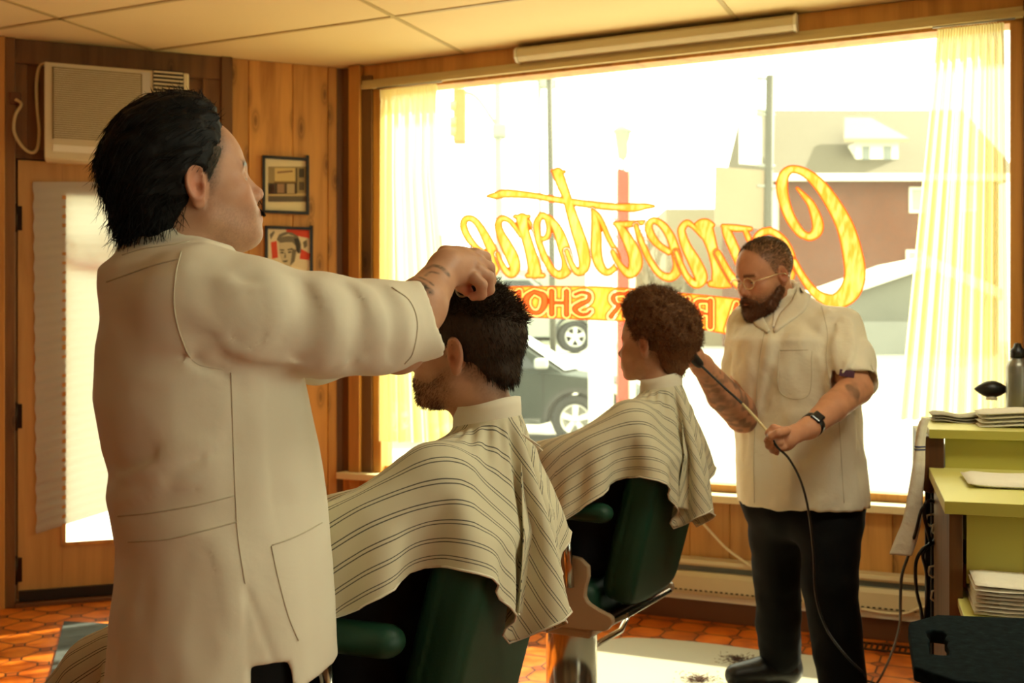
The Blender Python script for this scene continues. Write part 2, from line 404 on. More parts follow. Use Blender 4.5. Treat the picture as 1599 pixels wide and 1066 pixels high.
# ---------- painted lettering on the glass (traced on the glass plane)
def sdf_stroke(X,Y,pts,n=6):
    P=spline(pts,n); d=np.full(X.shape,1e9); along=np.zeros(X.shape)
    for a,b in zip(P[:-1],P[1:]):
        ab=b[:2]-a[:2]; L=max(ab@ab,1e-9)
        t=np.clip(((X-a[0])*ab[0]+(Y-a[1])*ab[1])/L,0,1)
        q=np.hypot(X-a[0]-t*ab[0],Y-a[1]-t*ab[1])-.5*(a[2]+(b[2]-a[2])*t)
        d=np.minimum(d,q)
    return d
def glyph_mesh(name,strokes,box,cols,parent,off,mat,h=.8,poly=None,cut=None):
    x0,y0,x1,y1=box
    X,Y=np.meshgrid(np.arange(x0,x1,h),np.arange(y0,y1,h))
    d=np.full(X.shape,1e9)
    for s in strokes: d=np.minimum(d,sdf_stroke(X,Y,s)-(1.7 if name=='letter' else 0))
    if poly is not None: d=np.minimum(d,poly(X,Y))
    if cut is not None:
        for cs in cut: 
            xs=[p[0] for s_ in cs[0] for p in s_]
            if max(xs)+20<x0 or min(xs)-20>x1: continue
            for s_ in cs[0]: d=np.maximum(d,-(sdf_stroke(X,Y,s_)-cs[1])+.3)
    gy,gx=np.gradient(d,h); gl=np.maximum(np.hypot(gx,gy),.3)
    near=(np.abs(d)<h*1.2)
    XX=np.where(near&(d>0),X-d*gx/gl**2,X); YY=np.where(near&(d>0),Y-d*gy/gl**2,Y)
    c=(d<h*.9)
    ny,nx=X.shape
    keep=c[:-1,:-1]&c[1:,:-1]&c[:-1,1:]&c[1:,1:]
    idx=np.arange(ny*nx).reshape(ny,nx)
    q=np.stack([idx[:-1,:-1][keep],idx[1:,:-1][keep],idx[1:,1:][keep],idx[:-1,1:][keep]],1)
    used,inv=np.unique(q,return_inverse=True); q=inv.reshape(q.shape)
    px=XX.ravel()[used]; py=YY.ravel()[used]; dd=d.ravel()[used]
    vs=[onwin(a,b,off) for a,b in zip(px,py)]
    me=bpy.data.meshes.new(name); me.from_pydata(vs,[],q.tolist()); me.update()
    at_=me.color_attributes.new('paint','FLOAT_COLOR','POINT')
    nz=np.array([mnoise.noise(Vector((a*.16+b*.03,b*.035,off*900)))+.5*mnoise.noise(Vector((a*.5,b*.09,3))) for a,b in zip(px,py)])
    t=-dd; w=np.max(t)
    edge,body,core=[np.array(k) for k in cols]
    m1=np.clip((t-1.3)/1.3,0,1)[:,None]; m2=np.clip(.35+nz*.9,0,.8)[:,None]*np.clip((t-2.6)/2.5,0,1)[:,None]
    cc=edge*(1-m1)+body*m1; cc=cc*(1-m2)+core*m2
    at_.data.foreach_set('color',np.hstack([cc,np.ones((len(cc),1))]).ravel())
    return link(name,me,mat,parent)
def paint_mat():
    t=NT('translucent sign paint'); c=t.n('Attribute',attribute_name='paint').outputs[0]
    tl=t.n('BsdfTranslucent',{0:c}).outputs[0]; df=t.n('BsdfDiffuse',{0:c}).outputs[0]
    tp=t.n('BsdfTransparent',{0:c}).outputs[0]
    a=t.n('MixShader',{0:.25,1:tl,2:df}).outputs[0]
    return t.done(t.n('MixShader',{0:.22,1:a,2:tp}).outputs[0])
M['paint']=paint_mat()
E_=(.38,.045,.004); B_=(.46,.165,.02); C_=(.60,.34,.11)
OFF=-.071
sg=tag(empty('window_lettering',wp(0,OFF,0),0),'orange and yellow hand painted script and ribbon lettering reversed on the shop window','sign')
SINV=Matrix.Translation(-sg.location)
letters={
'C':[[(1245,294,2),(1255,305,6),(1267,320,10),(1276,345,15),(1276,360,15),(1267,369,11),(1258,368,10),(1248,361,12),(1234,340,14),(1224,312,15),(1221,288,16),(1226,271,13),(1238,264,10),(1258,270,12),(1280,289,17),(1302,320,21),(1320,355,25),(1331,395,29),(1335,430,31),(1326,456,30),(1306,470,22),(1286,466,15),(1268,452,11),(1252,430,9),(1240,408,8)]],
'o':[[(1203,360,9),(1190,363,10),(1181,374,10),(1182,392,10),(1192,416,10),(1208,436,10),(1224,442,11),(1234,430,12),(1236,405,12),(1226,380,11),(1212,365,9),(1200,360,9)]],
'r':[[(1129,353,5),(1148,356,9),(1172,357,5)],[(1131,354,6),(1136,365,13),(1147,390,14),(1158,418,12)],[(1163,358,6),(1169,372,7),(1178,392,7)],[(1121,395,8),(1137,424,9),(1150,441,12),(1166,455,7)]],
'n':[[(1100,352,20),(1104,362,20),(1113,390,15),(1121,418,18),(1125,436,26)],[(1088,350,5),(1100,352,20),(1113,351,5)],[(1110,443,8),(1125,443,12),(1140,444,8)],[(1108,382,4),(1095,366,6),(1083,354,6),(1073,348,8),(1065,356,10),(1065,366,11),(1072,386,14),(1084,408,18),(1094,430,19),(1093,441,13),(1084,443,10),(1073,432,8),(1064,414,7),(1056,394,6)]],
'e':[[(993,352,5),(998,368,7),(1006,388,8),(1017,410,8),(1030,427,9),(1045,433,11),(1056,425,13),(1059,410,14),(1054,390,13),(1047,370,12),(1035,352,10),(1021,344,8),(1013,352,10),(1016,366,11),(1027,381,9),(1044,393,8)]],
'r_':[[(961,349,5),(980,350,8),(1006,347,5)],[(964,351,7),(973,362,12),(982,378,16),(991,398,19),(992,415,19),(984,427,13),(973,420,9),(963,406,7),(957,393,6)]],
's':[[(925,327,2),(929,342,9),(931,365,14),(931,392,15),(936,413,13),(947,425,9),(960,418,8),(965,404,7),(959,388,6),(950,371,6),(942,352,6),(934,337,6),(926,328,3)]],
't':[[(871,270,15),(877,287,14),(885,308,12),(893,335,14),(901,360,17),(909,385,18),(913,406,17),(910,421,13),(901,424,9),(892,411,7),(885,392,6)],[(863,267,3),(881,268,3)],[(762,306,2),(775,305,9),(790,302,11),(830,305,8),(865,311,8),(920,319,9),(960,323,9),(990,324,11),(1008,322,7),(1021,322,2)]],
'o_':[[(845,336,8),(838,350,9),(841,375,9),(850,400,9),(861,420,10),(873,429,11),(884,422,15),(886,405,17),(880,385,17),(872,362,14),(861,345,10),(848,336,8)],[(853,340,5),(857,355,6),(855,368,7),(848,373,6),(842,370,4)]],
'n_':[[(815,342,17),(818,358,14),(825,382,14),(832,407,17),(835,424,20)],[(804,338,4),(826,338,4)],[(824,430,6),(848,430,6)],[(826,345,4),(832,357,4),(836,368,4)],[(813,368,4),(804,354,6),(795,344,6),(784,341,8),(778,350,9),(782,366,12),(790,382,16),(800,402,18),(804,418,15),(799,428,10),(790,423,9),(781,407,6),(777,396,5)]],
'e_':[[(757,394,5),(745,387,7),(732,372,9),(724,354,9),(727,342,8),(738,342,8),(748,352,9),(759,371,12),(769,393,15),(773,412,16),(768,427,11),(758,430,8)]],
}
offs=0; done_=[]
for k,st in letters.items():
    xs=[p[0] for s in st for p in s]; ys=[p[1] for s in st for p in s]; w=max(p[2] for s in st for p in s)+3
    offs=(offs+1)%3
    o=glyph_mesh('letter',st,(min(xs)-w,min(ys)-w,max(xs)+w,max(ys)+w),(E_,B_,C_),None,OFF+offs*.0012,M['paint'],cut=list(done_))
    done_.append((st,1.7))
    o.data.transform(SINV); o.parent=sg
# ribbon under the script
TOPR=[(762,452),(800,446.5),(870,446),(930,446.5),(990,449.5),(1050,455.5),(1110,461),(1165,467),(1215,473)]
BOTR=[(775,491),(810,495.5),(870,497.5),(930,500),(990,503),(1040,507.5),(1090,513.5),(1145,524),(1215,534)]
def ribpoly(X,Y):
    t=np.interp(X,*zip(*TOPR)); b=np.interp(X,*zip(*BOTR))
    return np.maximum(np.maximum(t-Y,Y-b),np.maximum(762+(Y-452)*.3-X,X-1212))
def gl(px,strokes,w,sc=1.0):
    """capital drawn mirrored: local x runs right to left, y 0 top..1 bottom"""
    out=[]
    for s in strokes:
        q=[]
        for (u,v) in s:
            x=px+w/2-u*w; t=np.interp(x,*zip(*TOPR))+9; b=np.interp(x,*zip(*BOTR))-7.5
            q.append((x,t+v*(b-t)))
        out.append(q)
    return out
CAP={'B':[[(.1,0,6),(.1,1,6)],[(.1,0.02,3),(.7,.06,6),(.8,.25,7),(.6,.46,4),(.15,.48,3)],[(.5,.48,4),(.9,.65,8),(.85,.9,7),(.1,.98,3)]],
'A':[[(.5,0,4),(.12,1,4)],[(.5,0,6),(.85,1,9)],[(.25,.68,3),(.75,.68,3)],[(0,1,3),(.3,1,3)]],
'R':[[(.15,0,8),(.15,1,8)],[(.1,.02,4),(.7,.05,6),(.85,.26,8),(.65,.5,5),(.2,.52,3)],[(.55,.5,6),(.95,1,8)]],
'E':[[(.15,0,8),(.15,1,8)],[(.15,.02,4),(.85,.02,5)],[(.15,.5,4),(.6,.5,4)],[(.15,.98,4),(.9,.98,5)]],
'S':[[(.85,.12,5),(.5,.02,5),(.15,.12,7),(.2,.38,8),(.6,.55,9),(.88,.75,9),(.6,.97,6),(.25,.95,5),(.08,.82,5)]],
'H':[[(.15,0,8),(.15,1,8)],[(.85,0,8),(.85,1,8)],[(.15,.5,5),(.85,.5,5)]],
'O':[[(.5,.02,6),(.14,.2,9),(.1,.55,10),(.3,.92,7),(.6,.97,6),(.88,.7,9),(.88,.3,9),(.6,.03,6),(.5,.02,6)]],
'P':[[(.15,0,8),(.15,1,8)],[(.1,.02,4),(.7,.05,7),(.85,.3,8),(.6,.55,6),(.2,.56,4)]]}
RED=((.30,.03,.005),(.42,.060,.012),(.46,.075,.018)); off2=OFF+.004; halos=[]
for ch,px,w in [('B',1184,26),('A',1150,32),('R',1098,32),('B',1062,30),('E',1030,26),('R',969,33),('S',909,31),('H',873,33),('O',836,36),('P',801,28)]:
    g0=CAP[ch]; st=[]
    for s in g0:
        q=gl(px,[[(u,v) for u,v,_ in s]],w)[0]; k=w/27*.92
        st.append([(a,b,wd*k) for (a,b),(_,_,wd) in zip(q,s)])
    # pale halo behind
    xs=[p[0] for s in st for p in s]; ys=[p[1] for s in st for p in s]
    bx=(min(xs)-8,min(ys)-8,max(xs)+8,max(ys)+8)
    halo=[[(a,b,c+4.5) for a,b,c in s] for s in st]
    halos.append((halo,0)); o=glyph_mesh('ribbon_letter',st,bx,RED,None,off2,M['paint'],.7); o.data.transform(SINV); o.parent=sg
    h=glyph_mesh('letter_halo',halo,bx,((.66,.38,.08),(.74,.48,.14),(.8,.54,.2)),None,OFF+.002,M['paint'],.7,cut=[(st,0)]); h.data.transform(SINV); h.parent=o
sg['label']='orange and yellow hand painted script and ribbon lettering reversed on the shop window'
o=glyph_mesh('ribbon',[],(755,438,1222,542),(E_,(.55,.19,.02),(.66,.32,.07)),None,OFF-.0015,M['paint'],1.0,ribpoly,cut=halos); o.data.transform(SINV); o.parent=sg
# ---------- faint lettering on the door glass, seen through the paper
dl=tag(empty('door_lettering',lp(gl_l,dof+.022,1.5)),'faint reversed orange script and red ribbon painted on the door glass behind the paper','sign')
DINV=Matrix.Translation(-dl.location)
def door_glyph(name,strokes,h,col,k):
    """strokes in photo pixels near the door"""
    xs=[p[0] for s in strokes for p in s]; ys=[p[1] for s in strokes for p in s]; w=max(p[2] for s in strokes for p in s)+3
    X,Y=np.meshgrid(np.arange(min(xs)-w,max(xs)+w,h),np.arange(min(ys)-w,max(ys)+w,h)); d=np.full(X.shape,1e9)
    for s in strokes: d=np.minimum(d,sdf_stroke(X,Y,s))
    c=d<0; keep=c[:-1,:-1]&c[1:,:-1]&c[:-1,1:]&c[1:,1:]; idx=np.arange(X.size).reshape(X.shape)
    q=np.stack([idx[:-1,:-1][keep],idx[1:,:-1][keep],idx[1:,1:][keep],idx[:-1,1:][keep]],1)
    used,inv=np.unique(q,return_inverse=True); q=inv.reshape(q.shape)
    vs=[onleft(a,b,dof+.024+k*.001) for a,b in zip(X.ravel()[used],Y.ravel()[used])]
    me=bpy.data.meshes.new(name); me.from_pydata(vs,[],q.tolist()); me.update()
    a=me.color_attributes.new('paint','FLOAT_COLOR','POINT'); a.data.foreach_set('color',np.tile(np.array((*col,1.)),(len(vs),1)).ravel())
    o=link(name,me,M['paint']); o.data.transform(DINV); o.parent=dl
door_glyph('letter',[[(112,392,3),(103,372,6),(98,382,6),(105,402,7),(114,408,6)],[(112,375,6),(120,402,7)],[(128,378,5),(136,404,6)],[(122,376,4),(134,378,4)],[(142,380,5),(140,396,5),(148,406,6),(154,396,6),(150,382,5),(142,380,5)],[(160,358,5),(166,404,7)],[(124,363,2),(150,370,3),(195,380,2)],[(172,384,5),(176,406,6),(186,398,5),(180,384,4)],[(200,384,6),(206,408,6)],[(222,380,6),(214,396,6),(226,412,6),(234,398,6),(222,380,6)]],1,(.30,.10,.01),0)
door_glyph('ribbon',[[(100,396,3),(112,412,12),(140,417,15),(175,421,16),(215,428,16),(250,434,14)]],1,(.40,.04,.01),-1)
door_glyph('letter',[[(152,320,3),(160,314,4),(166,322,4),(162,334,4),(154,332,3),(152,320,3)]],1,(.12,.07,.02),0)

# ---------- world and sun
w=bpy.data.worlds.new('world'); scene.world=w; w.use_nodes=True
nt=w.node_tree; bg=nt.nodes['Background']; bg.inputs[0].default_value=(.92,1.0,.76,1); bg.inputs[1].default_value=SKY if 'SKY' in globals() else 3.9
sun=bpy.data.lights.new('sun','SUN'); so=bpy.data.objects.new('sun',sun); COL.objects.link(so)
sun.energy=15; sun.angle=math.radians(1.2); sun.color=(1,.96,.68)
az=Vector((.84,.54,0)).normalized(); el=math.radians(37)
sd=az*math.cos(el)+Z*math.sin(el); so.rotation_euler=sd.to_track_quat('Z','Y').to_euler()
sun_dir=sd
# ---------- street
GZ=-.16
def gnd_mat(name,c1,c2,sc):
    t=NT(name); v=t.coord('Object'); n=t.noise(v,sc,5).outputs[0]
    return t.done(t.pbr(t.mix(n,c1,c2),.9,0,t.bump(n,.2,.01),.2))
m=MB(); m.frame_box(Vector((-45,6.3,GZ-.1)),Vector((95,0,0)),Vector((0,4.2,0)),Z*.1); o=m.build('sidewalk',gnd_mat('concrete walk',srgb(200,196,184),srgb(178,172,158),3)); tag(o,kind='structure')
b=bmesh.new(); b.from_mesh(o.data); bmesh.ops.bisect_plane(b,geom=b.verts[:]+b.edges[:]+b.faces[:],plane_co=PW-NW*.14,plane_no=NW,clear_outer=True); b.to_mesh(o.data); b.free()
m=MB(); m.frame_box(Vector((-6,3.0,GZ-.11)),Vector((16,0,0)),Vector((0,3.5,0)),Z*.1); m.frame_box(Vector((3.62,-9,GZ-.11)),Vector((16,0,0)),Vector((0,13,0)),Z*.1); o=m.build('forecourt',gnd_mat('concrete apron',srgb(200,196,184),srgb(178,172,158),3)); tag(o,kind='structure')
b=bmesh.new(); b.from_mesh(o.data)
for p,n in ((PW-NW*.14,NW),): bmesh.ops.bisect_plane(b,geom=b.verts[:]+b.edges[:]+b.faces[:],plane_co=p,plane_no=n,clear_outer=True)
b.to_mesh(o.data); b.free()
m=MB(); m.frame_box(Vector((-60,10.5,GZ-.22)),Vector((130,0,0)),Vector((0,9.2,0)),Z*.1); o=m.build('road',gnd_mat('pale asphalt',srgb(168,164,154),srgb(142,138,128),1.2)); tag(o,kind='structure')  # pale asphalt tone mottled by noise
m=MB(); m.prism([Vector((-80,19.5,GZ-.14)),Vector((-80,23,.95)),Vector((-80,95,.95)),Vector((-80,95,.8)),Vector((-80,23,.7)),Vector((-80,19.5,GZ-.4))],Vector((170,0,0))); o=m.build('far_ground',gnd_mat('far pavement',srgb(190,186,172),srgb(165,160,146),.6)); tag(o,kind='structure')
# ---------- brick house
def brick_mat():
    t=NT('red brick'); v=t.coord('Object')
    br=t.n('TexBrick',{'Vector':t.n('CombineXYZ',{0:t.math('ADD',t.n('SeparateXYZ',{0:v}).outputs[0],t.n('SeparateXYZ',{0:v}).outputs[1]),1:t.n('SeparateXYZ',{0:v}).outputs[2],2:0}).outputs[0],'Color1':srgb(104,54,30),'Color2':srgb(84,42,24),'Mortar':srgb(150,130,110),'Scale':4.0,'Mortar Size':.012})
    n=t.noise(v,.5,4).outputs[0]
    return t.done(t.pbr(t.mix(t.math('MULTIPLY',n,.6),br.outputs[0],srgb(104,64,44)),.9))
M['brick']=brick_mat()
hY=34.0
hs=tag(empty('brick_house',at(1330,560,hY)),'red brick house with a grey roof and a white dormer across the street','house')
def child(o,par):
    o.data.transform(Matrix.Translation(-par.location)); o.parent=par; return o
def gpt(px,py,Y): return at(px,py,Y)
pa=gpt(1205,280,hY); pb=gpt(1560,262,hY)
zb=GZ
m=MB(); m.frame_box(Vector((pa.x,hY,zb)),Vector((pb.x-pa.x,0,0)),Vector((0,8,0)),Z*(pa.z-zb)); child(m.build('wall',M['brick']),hs)
rt=gpt(1205,176,hY+4.5)
m=MB(); ex=.5
x0,x1=pa.x-.1,pb.x+ex
m.prism([Vector((x0,hY-.5,pa.z)),Vector((x0,hY+4,at(0,172,hY+4).z)),Vector((x0,hY+8.5,pa.z))],Vector((x1-x0,0,0))); child(m.build('roof',simple('grey shingles',srgb(92,82,62),.9,0,.3,20)),hs)
m=MB(); m.frame_box(Vector((x0,hY-.6,pa.z-.12)),Vector((x1-x0,0,0)),Vector((0,.15,0)),Z*.22); child(m.build('gutter',M['white_paint']),hs)
m=MB(); dY=hY+.6
a=gpt(1336,260,dY); b_=gpt(1403,222,dY); m.frame_box(Vector((a.x,dY,a.z)),Vector((b_.x-a.x,0,0)),Vector((0,2.5,0)),Z*(b_.z-a.z)); dm=child(m.build('dormer',M['white_paint']),hs)
m=MB(); e0=gpt(1318,222,dY-.3); e1=gpt(1420,222,dY-.3); top=gpt(1370,188,dY+1.5)
m.prism([e0,e1,Vector((e1.x-.6,dY+1.6,top.z)),Vector((e0.x+.6,dY+1.6,top.z))],Z*.12); child(m.build('dormer_roof',simple('brown shingles',srgb(150,136,108),.9)),hs)
for (xa,xb,ya,yb) in ((1347,1358,228,252),(1380,1392,228,252)):
    m=MB(); a=gpt(xa,yb,dY-.03); b_=gpt(xb,ya,dY-.03); m.frame_box(a,Vector((b_.x-a.x,0,0)),Vector((0,.05,0)),Z*(b_.z-a.z)); child(m.build('dormer_window',simple('dull glass',srgb(120,124,116),.2)),hs)
for (xa,xb,ya,yb) in ((1420,1447,292,332),(1415,1442,390,430),(1500,1525,290,330)):
    m=MB(); a=gpt(xa,yb,hY-.05); b_=gpt(xb,ya,hY-.05); m.frame_box(a,Vector((b_.x-a.x,0,0)),Vector((0,.1,0)),Z*(b_.z-a.z)); w_=child(m.build('window',M['white_paint']),hs)
    m=MB(); k=(b_-a); m.frame_box(a+Vector((k.x*.18,-.02,k.z*.1)),Vector((k.x*.64,0,0)),Vector((0,.03,0)),Z*k.z*.8); g_=m.build('pane',simple('grey pane %d'%xa,srgb(150,156,140),.2)); g_.data.transform(Matrix.Translation(-hs.location)); g_.parent=w_
# white downpipe at the corner
m=MB(); p=gpt(1210,300,hY-.3); m.tube([Vector((p.x,p.y,zb)),Vector((p.x,p.y,p.z+.2))],.12,8); child(m.build('downpipe',simple('pale green pipe',srgb(180,190,160),.6)),hs)
# ---------- grey gabled shed in front of the house
sY=24.0
m=MB(); a=gpt(1340,520,sY); 
pts=[gpt(1250,520,sY),gpt(1250,478,sY),gpt(1342,455,sY),gpt(1445,420,sY),gpt(1560,470,sY),gpt(1560,520,sY)]
m.prism(pts,Vector((0,3,0))); 
o=m.build('shed_body',simple('grey blue cladding',srgb(112,110,96),.7)); 
sh=tag(empty('grey_shed',gpt(1400,520,sY)),'low grey shed with a pale gabled roof in front of the brick house','shed'); child(o,sh)
o.name='wall'
m=MB(); m.prism([pts[1]+Z*.02,pts[2]+Z*.02,pts[3]+Z*.02,pts[4]+Z*.02,pts[4]+Z*.25,pts[3]+Z*.28,pts[2]+Z*.25,pts[1]+Z*.2],Vector((0,3.3,0)),0); o=m.build('roof',M['white_paint']); o.location=(0,-.2,0); child(o,sh); 
bm_low=MB(); a=gpt(1180,534,sY-1); b_=gpt(1560,502,sY-1); bm_low.frame_box(Vector((a.x,sY-1,GZ-.05)),Vector((b_.x-a.x,0,0)),Vector((0,.4,0)),Z*(b_.z-GZ+.05)); tag(bm_low.build('low_wall',simple('grey wall',srgb(120,120,112),.8),loc=(a.x,sY-1,GZ)),'long low grey wall along the street before the shed','wall')
# ---------- poles, signals, signs
def pole(px,yt,yb,Y,wpx,name,mat,label,cat='pole'):
    r=wpx/2*Y/F; t_=gpt(px,yt,Y); m=MB(); m.tube([Vector((t_.x,Y,GZ-.05)),Vector((t_.x,Y,t_.z))],r,12)
    o=m.build(name,mat,loc=(t_.x,Y,GZ)); return tag(o,label,cat)
grey_p=simple('grey street pole',srgb(150,152,140),.6); dark_p=simple('dark utility pole',srgb(84,80,66),.7)
tl=tag(empty('traffic_signal',Vector((gpt(781,100,20).x,20,GZ))),'pale grey mast with a curved arm and yellow traffic light near the left curtain','traffic light')
m=MB(); m.tube([Vector((gpt(781,0,20).x,20,GZ)),gpt(778,40,20)],.075,12); m.box(gpt(780,205,20),(.26,.26,.26),bev=.05); child(m.build('mast',grey_p),tl)
m=MB(); m.tube([Vector(gpt(a,b,20)) for a,b in spline([(780,200),(768,185),(755,165),(742,150),(730,145),(720,143)],4)],.03,8); child(m.build('arm',grey_p),tl)
m=MB(); m.box(gpt(718,182,20),(.22,.3,.98),bev=.03); hd_=child(m.build('signal_head',simple('signal yellow',srgb(170,124,60),.6)),tl)
for k in (150,165+3,186): pass
for yy in (165,190,205):
    m=MB(); m.tube([gpt(712,yy,19.9),gpt(703,yy,19.9)],.09,12); v_=m.build('visor',simple('visor %d'%yy,srgb(216,190,120),.6)); v_.data.transform(Matrix.Translation(-tl.location)); v_.parent=hd_
m=MB(); m.tube([Vector((gpt(865,0,18.6).x,18.6,GZ)),gpt(857,30,18.6)],.055,10); o=m.build('thin_pole',dark_p,loc=(gpt(865,0,18.6).x,18.6,GZ)); tag(o,'thin dark upright pole rising behind the dark car across the street','pole')
lampp=tag(empty('street_light',Vector((gpt(845,0,28).x,28,GZ))),'faint pale street light with two heads behind the thin dark pole','street light')
m=MB(); m.tube([Vector((gpt(845,0,28).x,28,GZ)),gpt(842,118,28)],.05,10); child(m.build('mast',grey_p),lampp)
for dx in (-1,1):
    m=MB(); p=gpt(842+dx*14,125+dx*6,28); m.box(p,(.42,.3,.22),bev=.05); child(m.build('lamp_head',grey_p),lampp)
pil=tag(empty('roadside_sign',Vector((gpt(960,0,15).x,15,GZ))),'tall white sign column with a red upright panel beside it','sign')
m=MB(); a=gpt(921,100,15); b_=gpt(958,120,15); m.frame_box(Vector((a.x,15,GZ)),Vector((b_.x-a.x,0,0)),Vector((0,.32,0)),Z*(b_.z-GZ)); child(m.build('column',simple('pale grey column',srgb(226,224,206),.7)),pil)
m=MB(); a=gpt(964,0,15.1); b_=gpt(980,0,15.1); zt=gpt(0,265,15.1).z; m.prism([Vector((a.x,14.95,GZ)),Vector((b_.x,14.95,GZ)),Vector((b_.x,14.95,zt-.05)),Vector((a.x,14.95,zt))],Vector((0,.25,0))); child(m.build('red_panel',simple('red enamel',srgb(226,60,34),.5)),pil)
m=MB(); a=gpt(981,0,15.1); b_=gpt(991,0,15.1); m.frame_box(Vector((a.x,15.0,GZ)),Vector((b_.x-a.x,0,0)),Vector((0,.2,0)),Z*(zt-GZ+.4)); child(m.build('white_post',M['white_paint']),pil)
lamp2=tag(empty('lantern_post',Vector((gpt(974,0,30).x,30,GZ))),'small hanging lantern on a pole above the red panel','street light')
m=MB(); m.tube([Vector((gpt(974,0,30).x,30,GZ)),gpt(974,160,30)],.04,8); child(m.build('mast',grey_p),lamp2)
m=MB(); m.lathe([(.0,.0),(.12,.05),(.22,.75),(.30,.78),(.1,.95),(0,1.0)],gpt(972,250,30),12); child(m.build('lantern',grey_p),lamp2)
up=tag(empty('utility_pole',Vector((gpt(1197,0,18).x,18,GZ))),'dark utility pole carrying a square cream board in front of the house','pole')
m=MB(); m.tube([Vector((gpt(1194,0,18).x,18,GZ)),gpt(1203,118,18)],.075,10); child(m.build('mast',dark_p),up)
for yy in (172,178,258,290,122):
    m=MB(); m.tube([gpt(1182,yy,18),gpt(1210,yy+2,18)],.025,8); child(m.build('bracket',grey_p),up)
m=MB(); m.frame_box(gpt(1116,352,18),gpt(1194,358,18)-gpt(1116,352,18),Vector((0,.05,0)),gpt(1118,260,18)-gpt(1116,352,18)); child(m.build('board',simple('cream board',srgb(150,130,104),.7)),up)
m=MB(); m.frame_box(gpt(1155,255,18.1),gpt(1190,258,18.1)-gpt(1155,255,18.1),Vector((0,.05,0)),Z*1.55); child(m.build('upper_board',simple('white board',srgb(240,238,228),.7)),up)
# ---------- bare tree
def tree(name,base,h,seed,label,group=None,lv=5,sp=.5):
    r=random.Random(seed); m=MB()
    def br(p,d,L,rad,k):
        q=p+d*L; mid=p+d*L*.5+Vector((r.uniform(-1,1),r.uniform(-1,1),0))*L*.06
        m.tube([p,mid,q],[rad,rad*.85,rad*.65],5,cap=False)
        if k==0: return
        for i in range(3 if k>1 else 4):
            dd=(d+Vector((r.uniform(-1,1),r.uniform(-1,1),r.uniform(-.3,.7)))*sp).normalized()
            br(q if i<2 else p+d*L*.7,dd,L*r.uniform(.6,.8),rad*.6,k-1)
    br(Vector(base),Vector((0,0,1)),h*.3,.14,lv)
    o=m.build(name,simple('bark '+name+str(seed),srgb(120,104,78),.9),loc=base); return tag(o,label,'tree',group)
tree('bare_tree',(gpt(1015,0,30).x,30,GZ-.05),5.6,3,'bare brownish tree across the street right of the red panel')
tree('bare_tree',(gpt(1060,0,40).x,40,GZ-.05),5.0,8,'smaller bare tree behind the cream board at the low grey building')
# ---------- low buildings in the distance
m=MB(); a=gpt(1040,326,44); b_=gpt(1215,326,44); m.frame_box(Vector((a.x,44,GZ)),Vector((b_.x-a.x,0,0)),Vector((0,6,0)),Z*(a.z-GZ)); tag(m.build('low_building',simple('drab stucco',srgb(150,138,112),.9),loc=(a.x,44,GZ)),'drab flat roofed building behind the cream board','building')
m=MB(); a=gpt(985,390,53); b_=gpt(1075,390,53); m.frame_box(Vector((a.x,53,GZ)),Vector((b_.x-a.x,0,0)),Vector((0,6,0)),Z*(a.z-GZ)); tag(m.build('low_building',simple('brown stucco',srgb(140,112,84),.9),loc=(a.x,53,GZ)),'low brown building far behind the bare tree','building')
m=MB(); a=gpt(690,420,52); b_=gpt(915,420,52); m.frame_box(Vector((a.x,52,GZ)),Vector((b_.x-a.x,0,0)),Vector((0,6,0)),Z*(a.z-GZ)); 
o=m.build('low_building',simple('pale green grey stucco',srgb(168,170,150),.9),loc=(a.x,52,GZ)); tag(o,'long pale grey green building far down the street at left','building')
